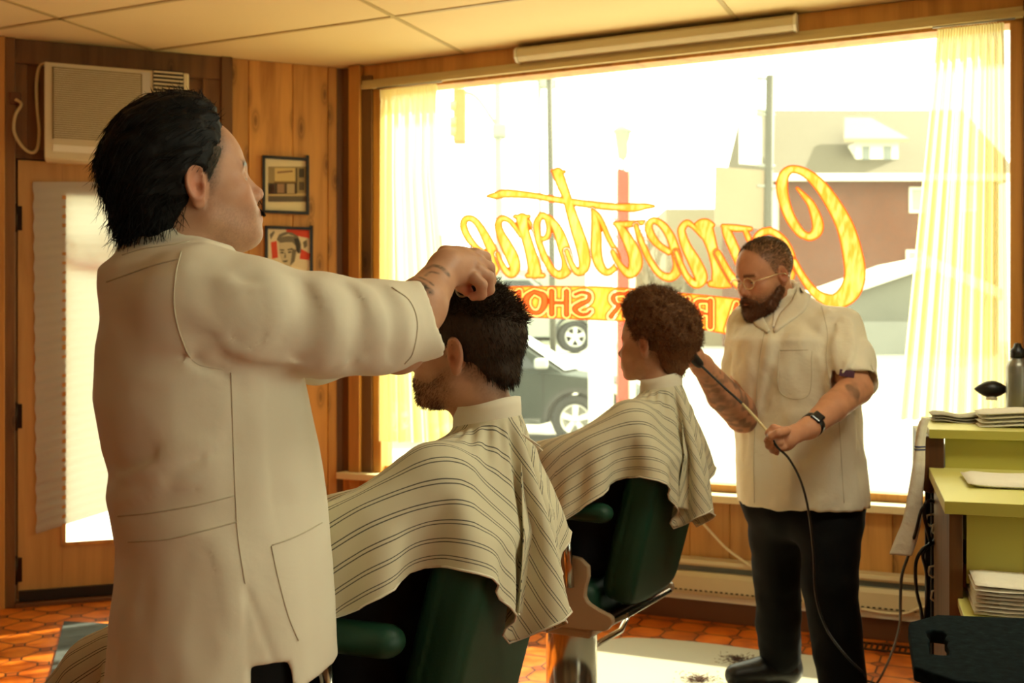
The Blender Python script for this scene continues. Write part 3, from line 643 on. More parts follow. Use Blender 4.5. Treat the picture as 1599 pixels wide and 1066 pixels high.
# ---------- cars
def smooth_closed(pts,n=6): return spline(pts,n)
def car(name,x_front,Y,L,col,label,group=None,wheelpx=None,H=1.66,detail=True,flip=1):
    """side-on SUV facing +x (flip=-1 faces -x); origin under the front bumper"""
    root=tag(empty(name,(x_front,Y,GZ-.11)),label,'car',group)
    W=1.8
    def loft(prof_fn,n,name,mat,par,ys):
        pass
    k=L/4.6; hz=H/1.66
    # side profile (x back from the front, z) lower body
    low=[(0.02,.42),(0.0,.62),(.06,.78),(.22,.90),(.60,.985),(1.05,1.04),(1.25,1.07),(4.35,1.10),(4.52,1.0),(4.6,.75),(4.58,.40),(4.3,.30),(.35,.26),(.08,.30)]
    # wheel arches cut from below
    def arch(cx,r=.42):
        return [(cx-r*math.cos(a),.36+r*math.sin(a)) for a in np.linspace(-.25,math.pi+.25,13)]
    side=low[:11]+[(4.3,.30)]+[p for p in arch(3.72)][::-1][0:0]
    outline=[(0.02,.42),(0.0,.62),(.06,.78),(.22,.90),(.60,.985),(1.05,1.04),(1.25,1.07),(4.35,1.10),(4.52,1.0),(4.6,.75),(4.58,.40),(4.35,.30)]
    a2=[(3.72+.43*math.cos(a),.34+.43*math.sin(a)) for a in np.linspace(-.1,math.pi+.1,13)]
    a1=[(.92+.43*math.cos(a),.34+.43*math.sin(a)) for a in np.linspace(-.1,math.pi+.1,13)]
    outline+=a2+[(3.2,.27),(1.45,.27)]+a1+[(.4,.30),(.12,.32)]
    def P(x,z,y): return Vector((-x*k*flip,y,z*hz))
    m=MB(); n=len(outline)
    secs=[(0,.10,1),(.06,.03,1),(.12,0,1),(W-.12,0,1),(W-.06,.03,1),(W,.10,1)]
    cxm,czm=2.3,.7
    vs=[]
    for (y,ins,_) in secs:
        for (x,z) in outline:
            dx=(cxm-x)/2.3*ins*.6; dz=(czm-z)*ins*.5 if z>.6 else 0
            vs.append(P(x+dx,z+dz,y))
    fs=[]
    for i in range(len(secs)-1):
        for j in range(n): fs.append((i*n+j,i*n+(j+1)%n,(i+1)*n+(j+1)%n,(i+1)*n+j))
    fs+= [tuple(range(n)),tuple(range((len(secs)-1)*n,len(secs)*n))[::-1]]
    m.add(vs,fs); body=m.build('body',col,root)
    # cabin with sloped pillars
    cab=[(1.12,1.05),(1.62,1.36),(1.95,1.58),(2.3,1.66),(3.6,1.655),(4.15,1.58),(4.42,1.10)]
    m=MB(); vs=[]
    for (y,ins) in ((.06,0),(.30,1),(W-.30,1),(W-.06,0)):
        for (x,z) in cab:
            t=(z-1.05)/.6 if ins else 0
            yy=y if ins else y+ (z-1.05)*.26*(1 if y<W/2 else -1)
            vs.append(P(x,z+(.015 if ins else 0),yy))
    n2=len(cab); fs=[(i*n2+j,i*n2+j+1,(i+1)*n2+j+1,(i+1)*n2+j) for i in range(3) for j in range(n2-1)]
    fs+=[tuple(range(n2)),tuple(range(3*n2,4*n2))[::-1]]
    m.add(vs,fs); m.build('cabin',col,root)
    # glass: windshield and side windows
    m=MB()
    m.add([P(1.13,1.075,.2),P(1.13,1.075,W-.2),P(1.93,1.60,W-.34),P(1.93,1.60,.34)],[(0,1,2,3)]); ws_=m.build('windshield',simple('windshield '+label[:6],srgb(205,215,205),.3),root); ws_.location.z=.02; ws_.location.x=.02*flip  # windshield painted pale, sky glare put into its colour
    for (xa,xb,xc,xd) in ((1.5,1.98,2.55,2.55),(2.65,2.65,3.45,3.45),(3.55,3.55,4.0,4.25)):
        m=MB(); z0,z1=1.12,1.55; f=lambda z:.06+(z-1.05)*.26-.012
        m.add([P(xa,z0,f(z0)),P(xb,z1,f(z1)),P(xc,z1,f(z1)),P(xd,z0,f(z0))],[(0,1,2,3)]); m.build('side_window',simple('car glass %s %.1f'%(label[:6],xa),srgb(30,34,34),.1),root)
    tyre=simple('tyre '+label[:6],srgb(34,34,32),.8); rimm=simple('alloy '+label[:6],srgb(226,226,216),.35,.4)
    for cx in (.92,3.72):
        for y0,s in ((-.01,1),(W+.01,-1)):
            c=P(cx,.355,y0+s*.11); R=Matrix.Rotation(math.pi/2,3,'X')
            m=MB(); m.lathe([(.235,-.11),(.33,-.11),(.365,-.08),(.37,0),(.365,.08),(.33,.11),(.235,.11),(.22,.0),(.235,-.11)],c,36,M=R); wh=m.build('wheel',tyre,root)
            m=MB(); m.lathe([(.205,-.04),(.235,-.045),(.24,0),(.225,.05),(.2,.02),(.205,-.04)],c-Vector((0,s*.05,0)),36,M=R)
            m.lathe([(0,-.03),(.055,-.03),(.06,.0),(.05,.03),(0,.03)],c-Vector((0,s*.06,0)),16,M=R)
            for q in range(5):
                a=2*math.pi*q/5+.3; d=Vector((math.cos(a),0,math.sin(a))); t=Vector((-math.sin(a),0,math.cos(a)))
                o_=c-Vector((0,s*.085,0))
                m.prism([o_+d*.03-t*.035,o_+d*.03+t*.035,o_+d*.215+t*.048,o_+d*.215-t*.048],Vector((0,s*.04,0)))
            r_=m.build('rim',rimm); r_.parent=wh
            m=MB(); m.lathe([(0,-.01),(.2,-.01),(.2,.01),(0,.01)],c+Vector((0,s*.02,0)),24,M=R); d_=m.build('brake',M['dark_gap']); d_.parent=wh
    # lamps, mirror, trims
    m=MB(); m.prism([P(.05,.80,-.005),P(.42,.93,-.005),P(.5,.90,-.005),P(.22,.68,-.005),P(.06,.66,-.005)],Vector((0,.22,0))); m.build('headlight',simple('headlight '+label[:6],srgb(250,240,210),.15),root)
    m=MB(); m.box(P(1.42,1.20,-.10),(.2*k,.17,.16),bev=.04); m.build('mirror',simple('mirror '+label[:6],srgb(170,172,164),.4),root)
    for xx in (2.6,3.5):
        m=MB(); m.box(P(xx-.12,.98,-.01),(.2,.03,.03),bev=.008); m.build('door_handle',col,root)
    m=MB(); m.frame_box(P(3.2,.27,.0),P(1.45,.27,.0)-P(3.2,.27,.0),Vector((0,.06,0)),Z*.09); m.build('side_step',rimm,root)
    for xx in (1.42,2.6,3.52):
        m=MB(); m.frame_box(P(xx,.36,-.002),Vector((.012,0,0)),Vector((0,.01,0)),Z*.72); m.build('door_seam',M['dark_gap'],root)
    m=MB()
    a1b=[(.92+.50*math.cos(a),.34+.50*math.sin(a)) for a in np.linspace(0,math.pi,15)]; a1c=[(.92+.43*math.cos(a),.34+.43*math.sin(a)) for a in np.linspace(0,math.pi,15)]
    for i in range(14):
        m.prism([P(*a1b[i],-.02),P(*a1b[i+1],-.02),P(*a1c[i+1],-.02),P(*a1c[i],-.02)],Vector((0,.12,0)))
    m.build('arch_trim',simple('dark arch '+label[:6],srgb(46,46,42),.7),root)
    return root
paintm=simple('dark green grey car paint',srgb(44,50,44),.5,.0,vary=.05,spec=.12)
cy=16.2; xf=(897-800)/F*cy+.92
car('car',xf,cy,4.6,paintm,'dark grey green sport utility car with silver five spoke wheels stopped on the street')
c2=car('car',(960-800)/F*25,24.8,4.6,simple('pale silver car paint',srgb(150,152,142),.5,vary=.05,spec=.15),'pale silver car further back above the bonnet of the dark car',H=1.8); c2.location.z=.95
car_1=bpy.data.objects['car']; car_1.rotation_euler=(0,0,math.radians(-12))

# ---------- curtains
def curtain_mat():
    t=NT('sheer yellow curtain'); v=t.coord('Object')
    col=(.93,.86,.50,1)
    sheer=t.n('Attribute',attribute_name='dens').outputs[2]
    tl=t.n('BsdfTranslucent',{0:(.95,.86,.47,1)}).outputs[0]; df=t.n('BsdfDiffuse',{0:(.82,.74,.42,1)}).outputs[0]
    tr=t.n('BsdfTransparent',{0:(1,1,.92,1)}).outputs[0]
    a=t.n('MixShader',{0:.35,1:tl,2:df}).outputs[0]
    return t.done(t.n('MixShader',{0:sheer,1:tr,2:a}).outputs[0])
M['curtain']=curtain_mat()
def curtain(name,s0,s1,ztop,zbot,flare,folds,label,seed,hem=.12):
    root=tag(empty(name,wp((s0+s1)/2,0,ztop)),label,'curtain','sheer curtains at the shop window')
    nu,nv=220,50; vs=[];den=[]
    r=random.Random(seed); ph=[r.uniform(0,6) for _ in range(4)]
    for j in range(nv+1):
        v=j/nv; z=ztop+(zbot-ztop)*v
        for i in range(nu+1):
            u=i/nu
            ff=flare(v); a=s0+(s1-s0)*u+ff[0]*(1-u)+ff[1]*u
            amp=.012+.022*v
            off=.045+amp*(math.sin(u*folds*6.283+ph[0]+1.3*math.sin(u*9+ph[1]))+.35*math.sin(u*folds*2.3*6.28+ph[2]+v*1.5))
            if v<.03: off=.045+.01*math.sin(u*folds*3*6.28)
            vs.append(wp(a,off,z)); den.append(.97 if v<hem else .74+.14*abs(math.cos(u*folds*6.283+ph[0])))
    fs=[(j*(nu+1)+i,j*(nu+1)+i+1,(j+1)*(nu+1)+i+1,(j+1)*(nu+1)+i) for j in range(nv) for i in range(nu)]
    m=MB(); m.add(vs,fs,0,True); o=m.build('panel',M['curtain'],None)
    a=o.data.attributes.new('dens','FLOAT','POINT'); a.data.foreach_set('value',den)
    child(o,root)
    # rod pocket rings
    return root
zl=onwin(640,122,.045).z
zr=onwin(1520,38,.045).z
sl0=ws(594,.045); sl1=ws(682,.045); sr0=ws(1464,.045); sr1=ws(1568,.045)
curtain('curtain',sl0,sl1,2.645,onwin(640,690,.045).z,lambda v:(0,.0+.22*max(0,v-.25)),7,'sheer pale yellow curtain at the left end of the shop window',1,.11)
curtain('curtain',sr0,sr1,2.645,onwin(1440,655,.045).z,lambda v:(-.16*v,.02*v),8,'sheer pale yellow curtain at the right end of the shop window above the towels',2,.11)
m=MB(); m.tube([wp(sl0-.02,.045,2.655),wp(sl1+.03,.045,2.655)],.005,8); tag(m.build('curtain_rod',M['steel'],loc=wp(sl0,.045,2.655)),'thin metal rod over the left end of the shop window','curtain rod'); m=MB(); m.tube([wp(sr0-.02,.045,2.655),wp(s_r+.02,.045,2.655)],.005,8)
tag(m.build('curtain_rod',M['steel'],loc=wp(sr0,.045,2.655)),'thin metal rod over the right end of the shop window','curtain rod')
# ---------- door paper
def paper_mat():
    t=NT('crinkled white paper'); v=t.coord('Object')
    n=t.noise(v,8,5,.6).outputs[0]
    b=t.bump(n,.4,.01)
    tl=t.n('BsdfTranslucent',{0:(.50,.46,.38,1),'Normal':b}).outputs[0]; df=t.n('BsdfDiffuse',{0:(.80,.76,.64,1),'Normal':b}).outputs[0]
    return t.done(t.n('MixShader',{0:.45,1:tl,2:df}).outputs[0])
M['paper']=paper_mat()
pz1=onleft(52,284,0).z
nu,nv=60,150; vs=[]
for j in range(nv+1):
    v=j/nv
    for i in range(nu+1):
        u=i/nu
        px=(52+5*v)+(330-52)*u
        pyb=833-(833-792)*min(1,(px-57)/130.) if px<190 else 792-(px-190)*.3
        py=284+(pyb-284)*v
        p=onleft(px,py,-.01)
        crink=.004*math.sin(v*230+.6*math.sin(u*9))*(.35+v)*(1 if u<1 else 0)+.003*mnoise.noise(Vector((u*6,v*14,0)))
        edge=.003*math.exp(-u*14)*math.sin(v*110)
        vs.append(p+NL*(crink+.004)+UL*edge)
m=MB(); m.add(vs,[(j*(nu+1)+i,(j+1)*(nu+1)+i,(j+1)*(nu+1)+i+1,j*(nu+1)+i+1) for j in range(nv) for i in range(nu)],0,True)
o=m.build('paper_shade',M['paper'],loc=onleft(190,284,-.01)); tag(o,'crinkled white pleated paper shade covering the glass of the door','shade')
# ---------- air conditioner over the door
AO=.0
def L(px,py,off): return onleft(px,py,off)
aoff=.14
ac=tag(empty('air_conditioner',L(182,246,.0)),'cream window air conditioner set in the panel over the door','air conditioner')
def lbox(m,xa,xb,ya,yb,o0,o1,mi=0):
    a=L(xa,yb,o1); b=L(xb,yb,o1); c=L(xa,ya,o1); c.x,c.y=a.x,a.y
    m.frame_box(a,b-a if abs((b-a).z)<1e-9 else Vector((b.x-a.x,b.y-a.y,0)),-NL*(o1-o0),Z*(c.z-a.z),mi)
m=MB(); lbox(m,69,295,96,247,-.10,.13); b=child(m.build('body',M['cream_metal'],bevel=.006),ac)
m=MB()
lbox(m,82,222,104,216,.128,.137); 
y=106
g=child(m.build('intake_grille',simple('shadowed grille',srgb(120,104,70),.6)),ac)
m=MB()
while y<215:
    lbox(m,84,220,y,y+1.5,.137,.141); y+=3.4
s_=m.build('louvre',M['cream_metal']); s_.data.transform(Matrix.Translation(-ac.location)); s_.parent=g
m=MB(); lbox(m,239,287,108,152,.1305,.133); v_=child(m.build('air_vent',M['dark_gap']),ac)
m=MB(); y=110
while y<150: lbox(m,240,286,y,y+2.4,.133,.145); y+=6.2
s_=m.build('vane',M['cream_metal']); s_.data.transform(Matrix.Translation(-ac.location)); s_.parent=v_
m=MB(); lbox(m,82,222,225,236,.129,.134); child(m.build('control_panel',M['white_paint'],bevel=.002),ac)
m=MB(); lbox(m,219,235,112,150,.131,.136); child(m.build('sticker',simple('pale blue film',srgb(196,190,172),.4)),ac)
cpts=[L(a,b,.06) for a,b in spline([(24,155),(33,163),(24,180),(22,205),(34,228),(48,238),(58,232),(61,205),(58,170),(57,130),(62,104),(74,98)],6)]
m=MB(); m.tube(cpts,.0075,8); tag(m.build('power_cord',simple('cream cord',srgb(200,180,130),.5),loc=cpts[0]),'cream power cord looping down left of the air conditioner','cord')
m=MB(); m.box(L(24,154,.02),(.05,.04,.06),rz=.36,bev=.006); tag(m.build('wall_socket',M['pole_brown'],loc=L(24,154,.02)),'brown wall socket the cream cord is plugged into','socket')
# ---------- framed pictures
def fpoly(name,pts,off,mat,par,loc):
    m=MB(); m.prism([L(a,b,off) for a,b in pts][::1],-NL*.001); o=m.build(name,mat); o.data.transform(Matrix.Translation(-loc)); o.parent=par; return o
def framed(xa,xb,ya,yb,label,mat_in):
    c=L((xa+xb)/2,(ya+yb)/2,0.0)
    r=tag(empty('framed_picture',c),label,'picture','framed pictures on the pine wall')
    def q(x,y,o): return L(x,y,o)
    m=MB(); w=4.5
    for (a,b,e,f) in ((xa,xb,ya,ya+w),(xa,xb,yb-w,yb),(xa,xa+w,ya,yb),(xb-w,xb,ya,yb)):
        lbox(m,a,b,e,f,.0,.022)
    child(m.build('frame',M['black'],bevel=.001),r)
    m=MB(); lbox(m,xa+w-1,xb-w+1,ya+w-1,yb-w+1,0,.008); child(m.build('mat_board',mat_in),r)
    return r,c
def flat(name,r,pts,off,col,rough=.6):
    m=MB(); pts3=[L(a,b,off) for a,b in pts]; m.prism(pts3,-NL*.0006); return child(m.build(name,simple('print %s %d'%(name,len(bpy.data.materials)),col,rough,vary=.03)),r)
r,c=framed(410,483,242,332,'black framed photograph of a shop front, upper of the two pictures',simple('mount card',srgb(226,216,180),.7))
ph=flat('photograph',r,[(419,260),(478,260),(478,315),(419,315)],.0095,srgb(150,134,92))
def sub(par,r,name,pts,off,col):
    o=flat(name,r,pts,off,col); o.parent=par; return o
for nm,pts,col in [('sign_board',[(429,262),(461,262),(461,283),(429,283)],srgb(206,184,124)),('window_strip',[(419,286),(463,286),(463,303),(419,303)],srgb(70,56,40)),('window_pane',[(433,287),(444,287),(444,301),(433,301)],srgb(150,120,90)),('window_pane',[(448,287),(460,287),(460,302),(448,302)],srgb(176,158,120)),
    ('side_window',[(467,263),(475,263),(475,277),(467,277)],srgb(60,54,44)),('side_window',[(467,284),(475,284),(475,297),(467,297)],srgb(84,72,54)),('door_panel',[(462,262),(464,262),(464,302),(462,302)],srgb(60,48,34)),('awning',[(428,283),(463,283),(463,286),(428,286)],srgb(120,94,54)),('kerb',[(419,303),(478,301),(478,306),(419,306)],srgb(190,168,118)),('road_strip',[(419,306),(478,306),(478,315),(419,315)],srgb(92,84,70)),('red_patch',[(420,289),(428,288),(428,301),(420,302)],srgb(170,90,50)),('sign_stroke',[(433,268),(457,266),(457,268.5),(433,270.5)],srgb(132,96,64))]:
    sub(ph,r,nm,pts,.0105 if nm not in('window_pane','sign_stroke') else .0115,col)
r,c=framed(414,489,352,440,'black framed poster of a man with swept back hair, lower of the two pictures',simple('poster paper',srgb(222,210,180),.7))
ps=flat('poster',r,[(418,357),(484,357),(484,436),(418,436)],.0095,srgb(220,208,178))
red=srgb(206,64,34); g1=srgb(196,184,154); g2=srgb(110,102,86); g3=srgb(52,48,42)
flatl=[('red_block',[(447,358),(483,358),(483,372),(463,368),(447,364)],red,.0102),('red_block',[(423,378),(432,376),(434,402),(425,404)],red,.0102),('red_block',[(470,388),(484,396),(483,406),(468,404)],red,.0102),
('face',[(435,378),(440,374),(452,372),(462,380),(464,394),(460,408),(453,416),(447,416),(440,408),(436,396)],g1,.0106),
('hair',[(432,374),(436,366),(445,362),(456,363),(465,368),(470,380),(470,394),(465,396),(462,384),(456,378),(446,378),(438,379)],g2,.0112),
('hair_shadow',[(459,372),(466,372),(469,384),(467,394),(463,392),(461,380)],g3,.0116),('hair_stroke',[(438,370),(450,365),(460,369),(450,368)],g1,.0118),
('cheek_shadow',[(456,388),(463,390),(460,408),(453,415),(455,402)],g2,.011),('brow',[(437,389),(444,389.5),(444,391.5),(437,391)],g3,.0112),('brow',[(449,389),(457,387),(457,389.5),(449,391)],g3,.0112),('eye',[(438,393),(443,393),(443,395.5),(438,395.5)],g3,.0113),('eye',[(450,392.5),(455,392),(455,394.5),(450,395)],g3,.0113),
('nose',[(445,392),(447,402),(443,403),(444,401)],g2,.0111),('mouth',[(441,407),(450,406),(448,409),(443,409.5)],g3,.0111),('tie',[(445,418),(452,418),(454,436),(444,436)],g3,.0111),('collar',[(434,416),(446,418),(443,430)],srgb(236,228,204),.0109),('shoulder',[(455,414),(484,424),(484,436),(456,436)],srgb(232,222,196),.0106),('ink_stroke',[(421,366),(428,360),(429,363),(423,374)],g2,.0108),('ink_stroke',[(473,378),(479,374),(480,384),(475,388)],g2,.0108)]
for nm,pts,col,of in flatl: sub(ps,r,nm,pts,of,col)
# ---------- baseboard heater
ha=ws(1000); 
ht=tag(empty('baseboard_heater',wp(ha,0,.13)),'long cream electric baseboard heater under the window sill','heater')
hb=4.3-ha
def wprism(m,prof,s,Lx): m.prism([wp(s,a,b) for a,b in prof],UW*Lx)
m=MB(); wprism(m,[(0,.13),(.06,.13),(.066,.15),(.066,.215),(.055,.235),(.02,.235),(0,.235)],ha,hb); child(m.build('front_panel',M['cream_metal'],bevel=.002),ht)
m=MB(); wprism(m,[(0,.262),(.05,.262),(.064,.275),(.06,.292),(0,.297)],ha,hb); child(m.build('top_rail',M['cream_metal'],bevel=.002),ht)
m=MB(); wprism(m,[(0,.225),(.03,.225),(.03,.27),(0,.27)],ha,hb); child(m.build('element',simple('grey blue heater fins',srgb(96,100,96),.5)),ht)
m=MB(); x=ha+.02
while x<ha+hb: m.frame_box(wp(x,.064,.148),UW*.012,NW*.004,Z*.006); x+=.024
child(m.build('slots',M['dark_gap']),ht)
m=MB(); wprism(m,[(0,.125),(.068,.125),(.068,.24),(.06,.295),(0,.30)],ha-.02,.02); child(m.build('end_cap',M['white_paint'],bevel=.002),ht)
m=MB(); wprism(m,[(0,.10),(.04,.10),(.04,.13),(0,.13)],ha,hb); child(m.build('lower_rail',M['white_paint']),ht)
wpts=[onwin(a,b,c) for a,b,c in spline([(1074,786,.09),(1082,800,.07),(1105,825,.05),(1130,852,.06),(1150,868,.075),(1170,882,.075),(1180,890,.07)],6)]
m=MB(); m.tube(wpts,.006,8); m.tube([wpts[0],wpts[2]],.012,8); tag(m.build('extension_cord',simple('white cord',srgb(226,212,176),.5),loc=wpts[0]),'white cord slanting from the sill to the top of the heater','cord')
wpts=[onwin(a,b,c) for a,b,c in spline([(1345,950,.07),(1375,956,.08),(1410,958,.08),(1440,948,.08),(1470,945,.08)],6)]
m=MB(); m.tube(wpts,.006,8); tag(m.build('extension_cord',simple('white cord b',srgb(226,212,176),.5),loc=wpts[0]),'white cord running low beneath the heater toward the counter','cord')
# ---------- floor vent, mat, chair mat
vc=onz(1400,1014,.0)
m=MB(); 
for k in range(13):
    m.frame_box(vc-UW*.15+UW*(k*.023)-NW*.03+Z*.001,UW*.007,NW*.075,Z*.008)
m.frame_box(vc-UW*.165-NW*.045+Z*.001,UW*.33,NW*.012,Z*.007); m.frame_box(vc-UW*.165+NW*.05+Z*.001,UW*.33,NW*.012,Z*.007)
tag(m.build('floor_vent',simple('brown vent',srgb(70,46,24),.5,.3),loc=vc),'brown slotted floor vent in the tiles near the heater','vent')
mat=simple('charcoal mat',srgb(70,74,72),.95,0,.5,300)
def flatpoly(pts,z0,th): 
    m=MB(); m.prism([onz(a,b,z0) for a,b in pts],Z*th); return m
m=flatpoly([(100,972),(330,985),(360,1120),(60,1130)],.0,.008); tag(m.build('door_mat',mat,loc=onz(140,1000,0)),'dark grey ribbed mat on the tiles in front of the door','mat')
cm=MB(); cc=[]
for a,b in spline([(925,1030),(940,1008),(980,999),(1080,1005),(1200,1020),(1290,1030),(1330,1050),(1345,1110),(1330,1230),(1150,1300),(850,1310),(760,1200),(800,1100),(880,1060),(925,1030)],6)[:-1]:
    cc.append(onz(a,b,.001))
cm.prism(cc[::-1],Z*.012); tag(cm.build('floor_mat',simple('off white vinyl mat',srgb(176,170,148),.5,0,.05,30),bevel=.004,loc=onz(1100,1040,.001)),'off white curved edged mat under the rear barber chair','mat')
# hair clippings
def hairpile(px,py,n,rad,label,seed):
    r=random.Random(seed); c=onz(px,py,.014); m=MB()
    for i in range(n):
        a=r.uniform(0,6.28); q=abs(r.gauss(0,.5))*rad; p=c+Vector((math.cos(a)*q,math.sin(a)*q*.9,r.uniform(0,.012)*(1-min(1,q/rad))))
        d=Vector((r.uniform(-1,1),r.uniform(-1,1),r.uniform(-.1,.3))).normalized()*r.uniform(.008,.02); b=Vector((r.uniform(-1,1),r.uniform(-1,1),0))*.006
        m.tube([p,p+d*.5+b,p+d],.0009,3,cap=False)
    o=m.build('hair_clippings',simple('clippings %d'%seed,srgb(96,62,44),.8),loc=c); tag(o,label,'hair clippings',kind='stuff')
hairpile(1152,1030,260,.09,'brown hair clippings scattered by the dark shoe on the pale mat',5)
hairpile(1092,1062,260,.10,'brown hair clippings in front of the chair base on the pale mat',6)

# ---------- signed distance modelling with surface nets
def nrm(a): return np.sqrt((a*a).sum(-1))
def ell(P,c,r,R=None):
    p=P-np.array(c,float)
    if R is not None: p=p@R
    r=np.array(r,float); k0=nrm(p/r); k1=nrm(p/(r*r))
    return k0*(k0-1)/np.maximum(k1,1e-9)
def rcone(P,a,b,ra,rb):
    a=np.array(a,float); b=np.array(b,float); ab=b-a; L=max(ab@ab,1e-12)
    t=np.clip((P-a)@ab/L,0,1)
    return nrm(P-a-t[:,None]*ab)-(ra+(rb-ra)*t)
def chain(P,pts,rs,k=0):
    d=None
    for i in range(len(pts)-1):
        q=rcone(P,pts[i],pts[i+1],rs[i],rs[i+1]); d=q if d is None else (smin(d,q,k) if k else np.minimum(d,q))
    return d
def rbox(P,c,h,r,R=None):
    p=P-np.array(c,float)
    if R is not None: p=p@R
    q=np.abs(p)-(np.array(h,float)-r)
    return nrm(np.maximum(q,0))+np.minimum(q.max(-1),0)-r
def smin(a,b,k):
    h=np.clip(.5+.5*(b-a)/k,0,1); return b*(1-h)+a*h-k*h*(1-h)
def smax(a,b,k): return -smin(-a,-b,k)
def vnoise(P,seed=0):
    """smooth value noise in [-1,1]"""
    i=np.floor(P).astype(np.int64); f=P-i; f=f*f*(3-2*f); out=0
    for dx in (0,1):
        for dy in (0,1):
            for dz in (0,1):
                h=(i[:,0]+dx)*374761393+(i[:,1]+dy)*668265263+(i[:,2]+dz)*2147483647+seed*144665
                h=(h^(h>>13))*1274126177; h=(h^(h>>16))&0xffff
                w=(f[:,0] if dx else 1-f[:,0])*(f[:,1] if dy else 1-f[:,1])*(f[:,2] if dz else 1-f[:,2])
                out=out+w*(h/32767.5-1)
    return out
def fbm(P,o=3,seed=0):
    s=0;a=1
    for k in range(o): s=s+a*vnoise(P*(2**k),seed+k); a*=.5
    return s
RES=float(__import__('os').environ.get('RES','1'))
def surface_nets(f,lo,hi,h):
    h=h*RES
    lo=np.array(lo,float); B=6
    n=((np.array(hi)-lo)/h).astype(int)+1; n=((n+B-1)//B)*B
    nb=n//B
    ax=[lo[i]+h*(np.arange(nb[i])+.5)*B for i in range(3)]
    C=np.stack(np.meshgrid(*ax,indexing='ij'),-1).reshape(-1,3)
    dc=f(C).reshape(nb)
    Fv=np.repeat(np.repeat(np.repeat(dc,B,0),B,1),B,2).astype(np.float32)
    act=np.abs(dc)<h*B*1.25
    bi=np.argwhere(act)
    o=np.stack(np.meshgrid(*[np.arange(B)]*3,indexing='ij'),-1).reshape(-1,3)
    for s in range(0,len(bi),1500):
        b=bi[s:s+1500]; I=(b[:,None,:]*B+o[None]).reshape(-1,3)
        Fv[I[:,0],I[:,1],I[:,2]]=f(lo+I*h)
    ins=Fv<0
    cs=[(a,b,c) for a in (0,1) for b in (0,1) for c in (0,1)]
    S=tuple(x-1 for x in n)
    cnt=np.zeros(S,np.int8)
    for a,b,c in cs: cnt+=ins[a:a+S[0],b:b+S[1],c:c+S[2]]
    cell=np.argwhere((cnt>0)&(cnt<8)); vid=-np.ones(S,np.int64); vid[cell[:,0],cell[:,1],cell[:,2]]=np.arange(len(cell))
    acc=np.zeros((len(cell),3)); num=np.zeros(len(cell))
    for i in range(8):
        for k in range(3):
            if cs[i][k]==0:
                j=list(cs[i]); j[k]=1
                p=cell+np.array(cs[i]); q=cell+np.array(j)
                fa=Fv[p[:,0],p[:,1],p[:,2]]; fb=Fv[q[:,0],q[:,1],q[:,2]]
                m=(fa<0)!=(fb<0); t=fa/np.where(m,fa-fb,1)
                pt=p+t[:,None]*(q-p); acc[m]+=pt[m]; num[m]+=1
    V=lo+(acc/np.maximum(num,1)[:,None])*h
    faces=[]
    for k in range(3):
        a,b=[x for x in range(3) if x!=k]
        sl0=[slice(1,S[x]) for x in range(3)]; sl0[k]=slice(0,S[k])
        e0=ins[tuple(slice(1,S[x]) if x!=k else slice(0,S[k]) for x in range(3))]
        e1=ins[tuple(slice(1,S[x]) if x!=k else slice(1,S[k]+1) for x in range(3))]
        ed=np.argwhere(e0!=e1); base=ed.copy(); base[:,a]+=1; base[:,b]+=1
        fl=e0[ed[:,0],ed[:,1],ed[:,2]]
        def vv(da,db):
            q=base.copy(); q[:,a]-=da; q[:,b]-=db; return vid[q[:,0],q[:,1],q[:,2]]
        Q=np.stack([vv(1,1),vv(0,1),vv(0,0),vv(1,0)],1)
        if k==1: fl=~fl
        Q[~fl]=Q[~fl][:,::-1]
        faces.append(Q)
    Fc=np.vstack(faces); Fc=Fc[(Fc>=0).all(1)]
    return V,Fc
def grad(f,P,e=.0015):
    g=np.stack([f(P+np.eye(3)[k]*e)-f(P-np.eye(3)[k]*e) for k in range(3)],1)/(2*e)
    return g/np.maximum(nrm(g),1e-6)[:,None]
def project(f,P,n=4,off=0):
    P=np.array(P,float)
    for _ in range(n): P=P-grad(f,P)*(f(P)-off)[:,None]
    return P
def np_mesh(name,V,Fc,mat,parent=None,col=None,smooth=True,inv=None):
    me=bpy.data.meshes.new(name); V=np.asarray(V,float)
    if inv is not None: V=V-np.array(inv)
    me.vertices.add(len(V)); me.vertices.foreach_set('co',V.ravel())
    k=Fc.shape[1]; me.loops.add(len(Fc)*k); me.loops.foreach_set('vertex_index',Fc.ravel().astype(np.int32))
    me.polygons.add(len(Fc)); me.polygons.foreach_set('loop_start',np.arange(0,len(Fc)*k,k,dtype=np.int32)); me.polygons.foreach_set('loop_total',np.full(len(Fc),k,np.int32))
    me.update(calc_edges=True); me.validate()
    if col is not None:
        a=me.color_attributes.new('tint','FLOAT_COLOR','POINT'); a.data.foreach_set('color',np.hstack([col,np.ones((len(col),1))]).astype(np.float32).ravel())
    return link(name,me,mat,parent,smooth)
def sdf_obj(name,f,lo,hi,h,mat,parent=None,col=None,origin=None,relax=1):
    V,Fc=surface_nets(f,lo,hi,h)
    for _ in range(relax):        # light smoothing then back onto the surface
        pass
    c=col(V) if col else None
    return np_mesh(name,V,Fc,mat,parent,c,True,origin)
def join_np(parts):
    Vs=[];Fs=[];Cs=[];b=0
    for V,Fc,C in parts: Vs.append(V);Fs.append(Fc+b);Cs.append(C);b+=len(V)
    return np.vstack(Vs),np.vstack(Fs),np.vstack(Cs)
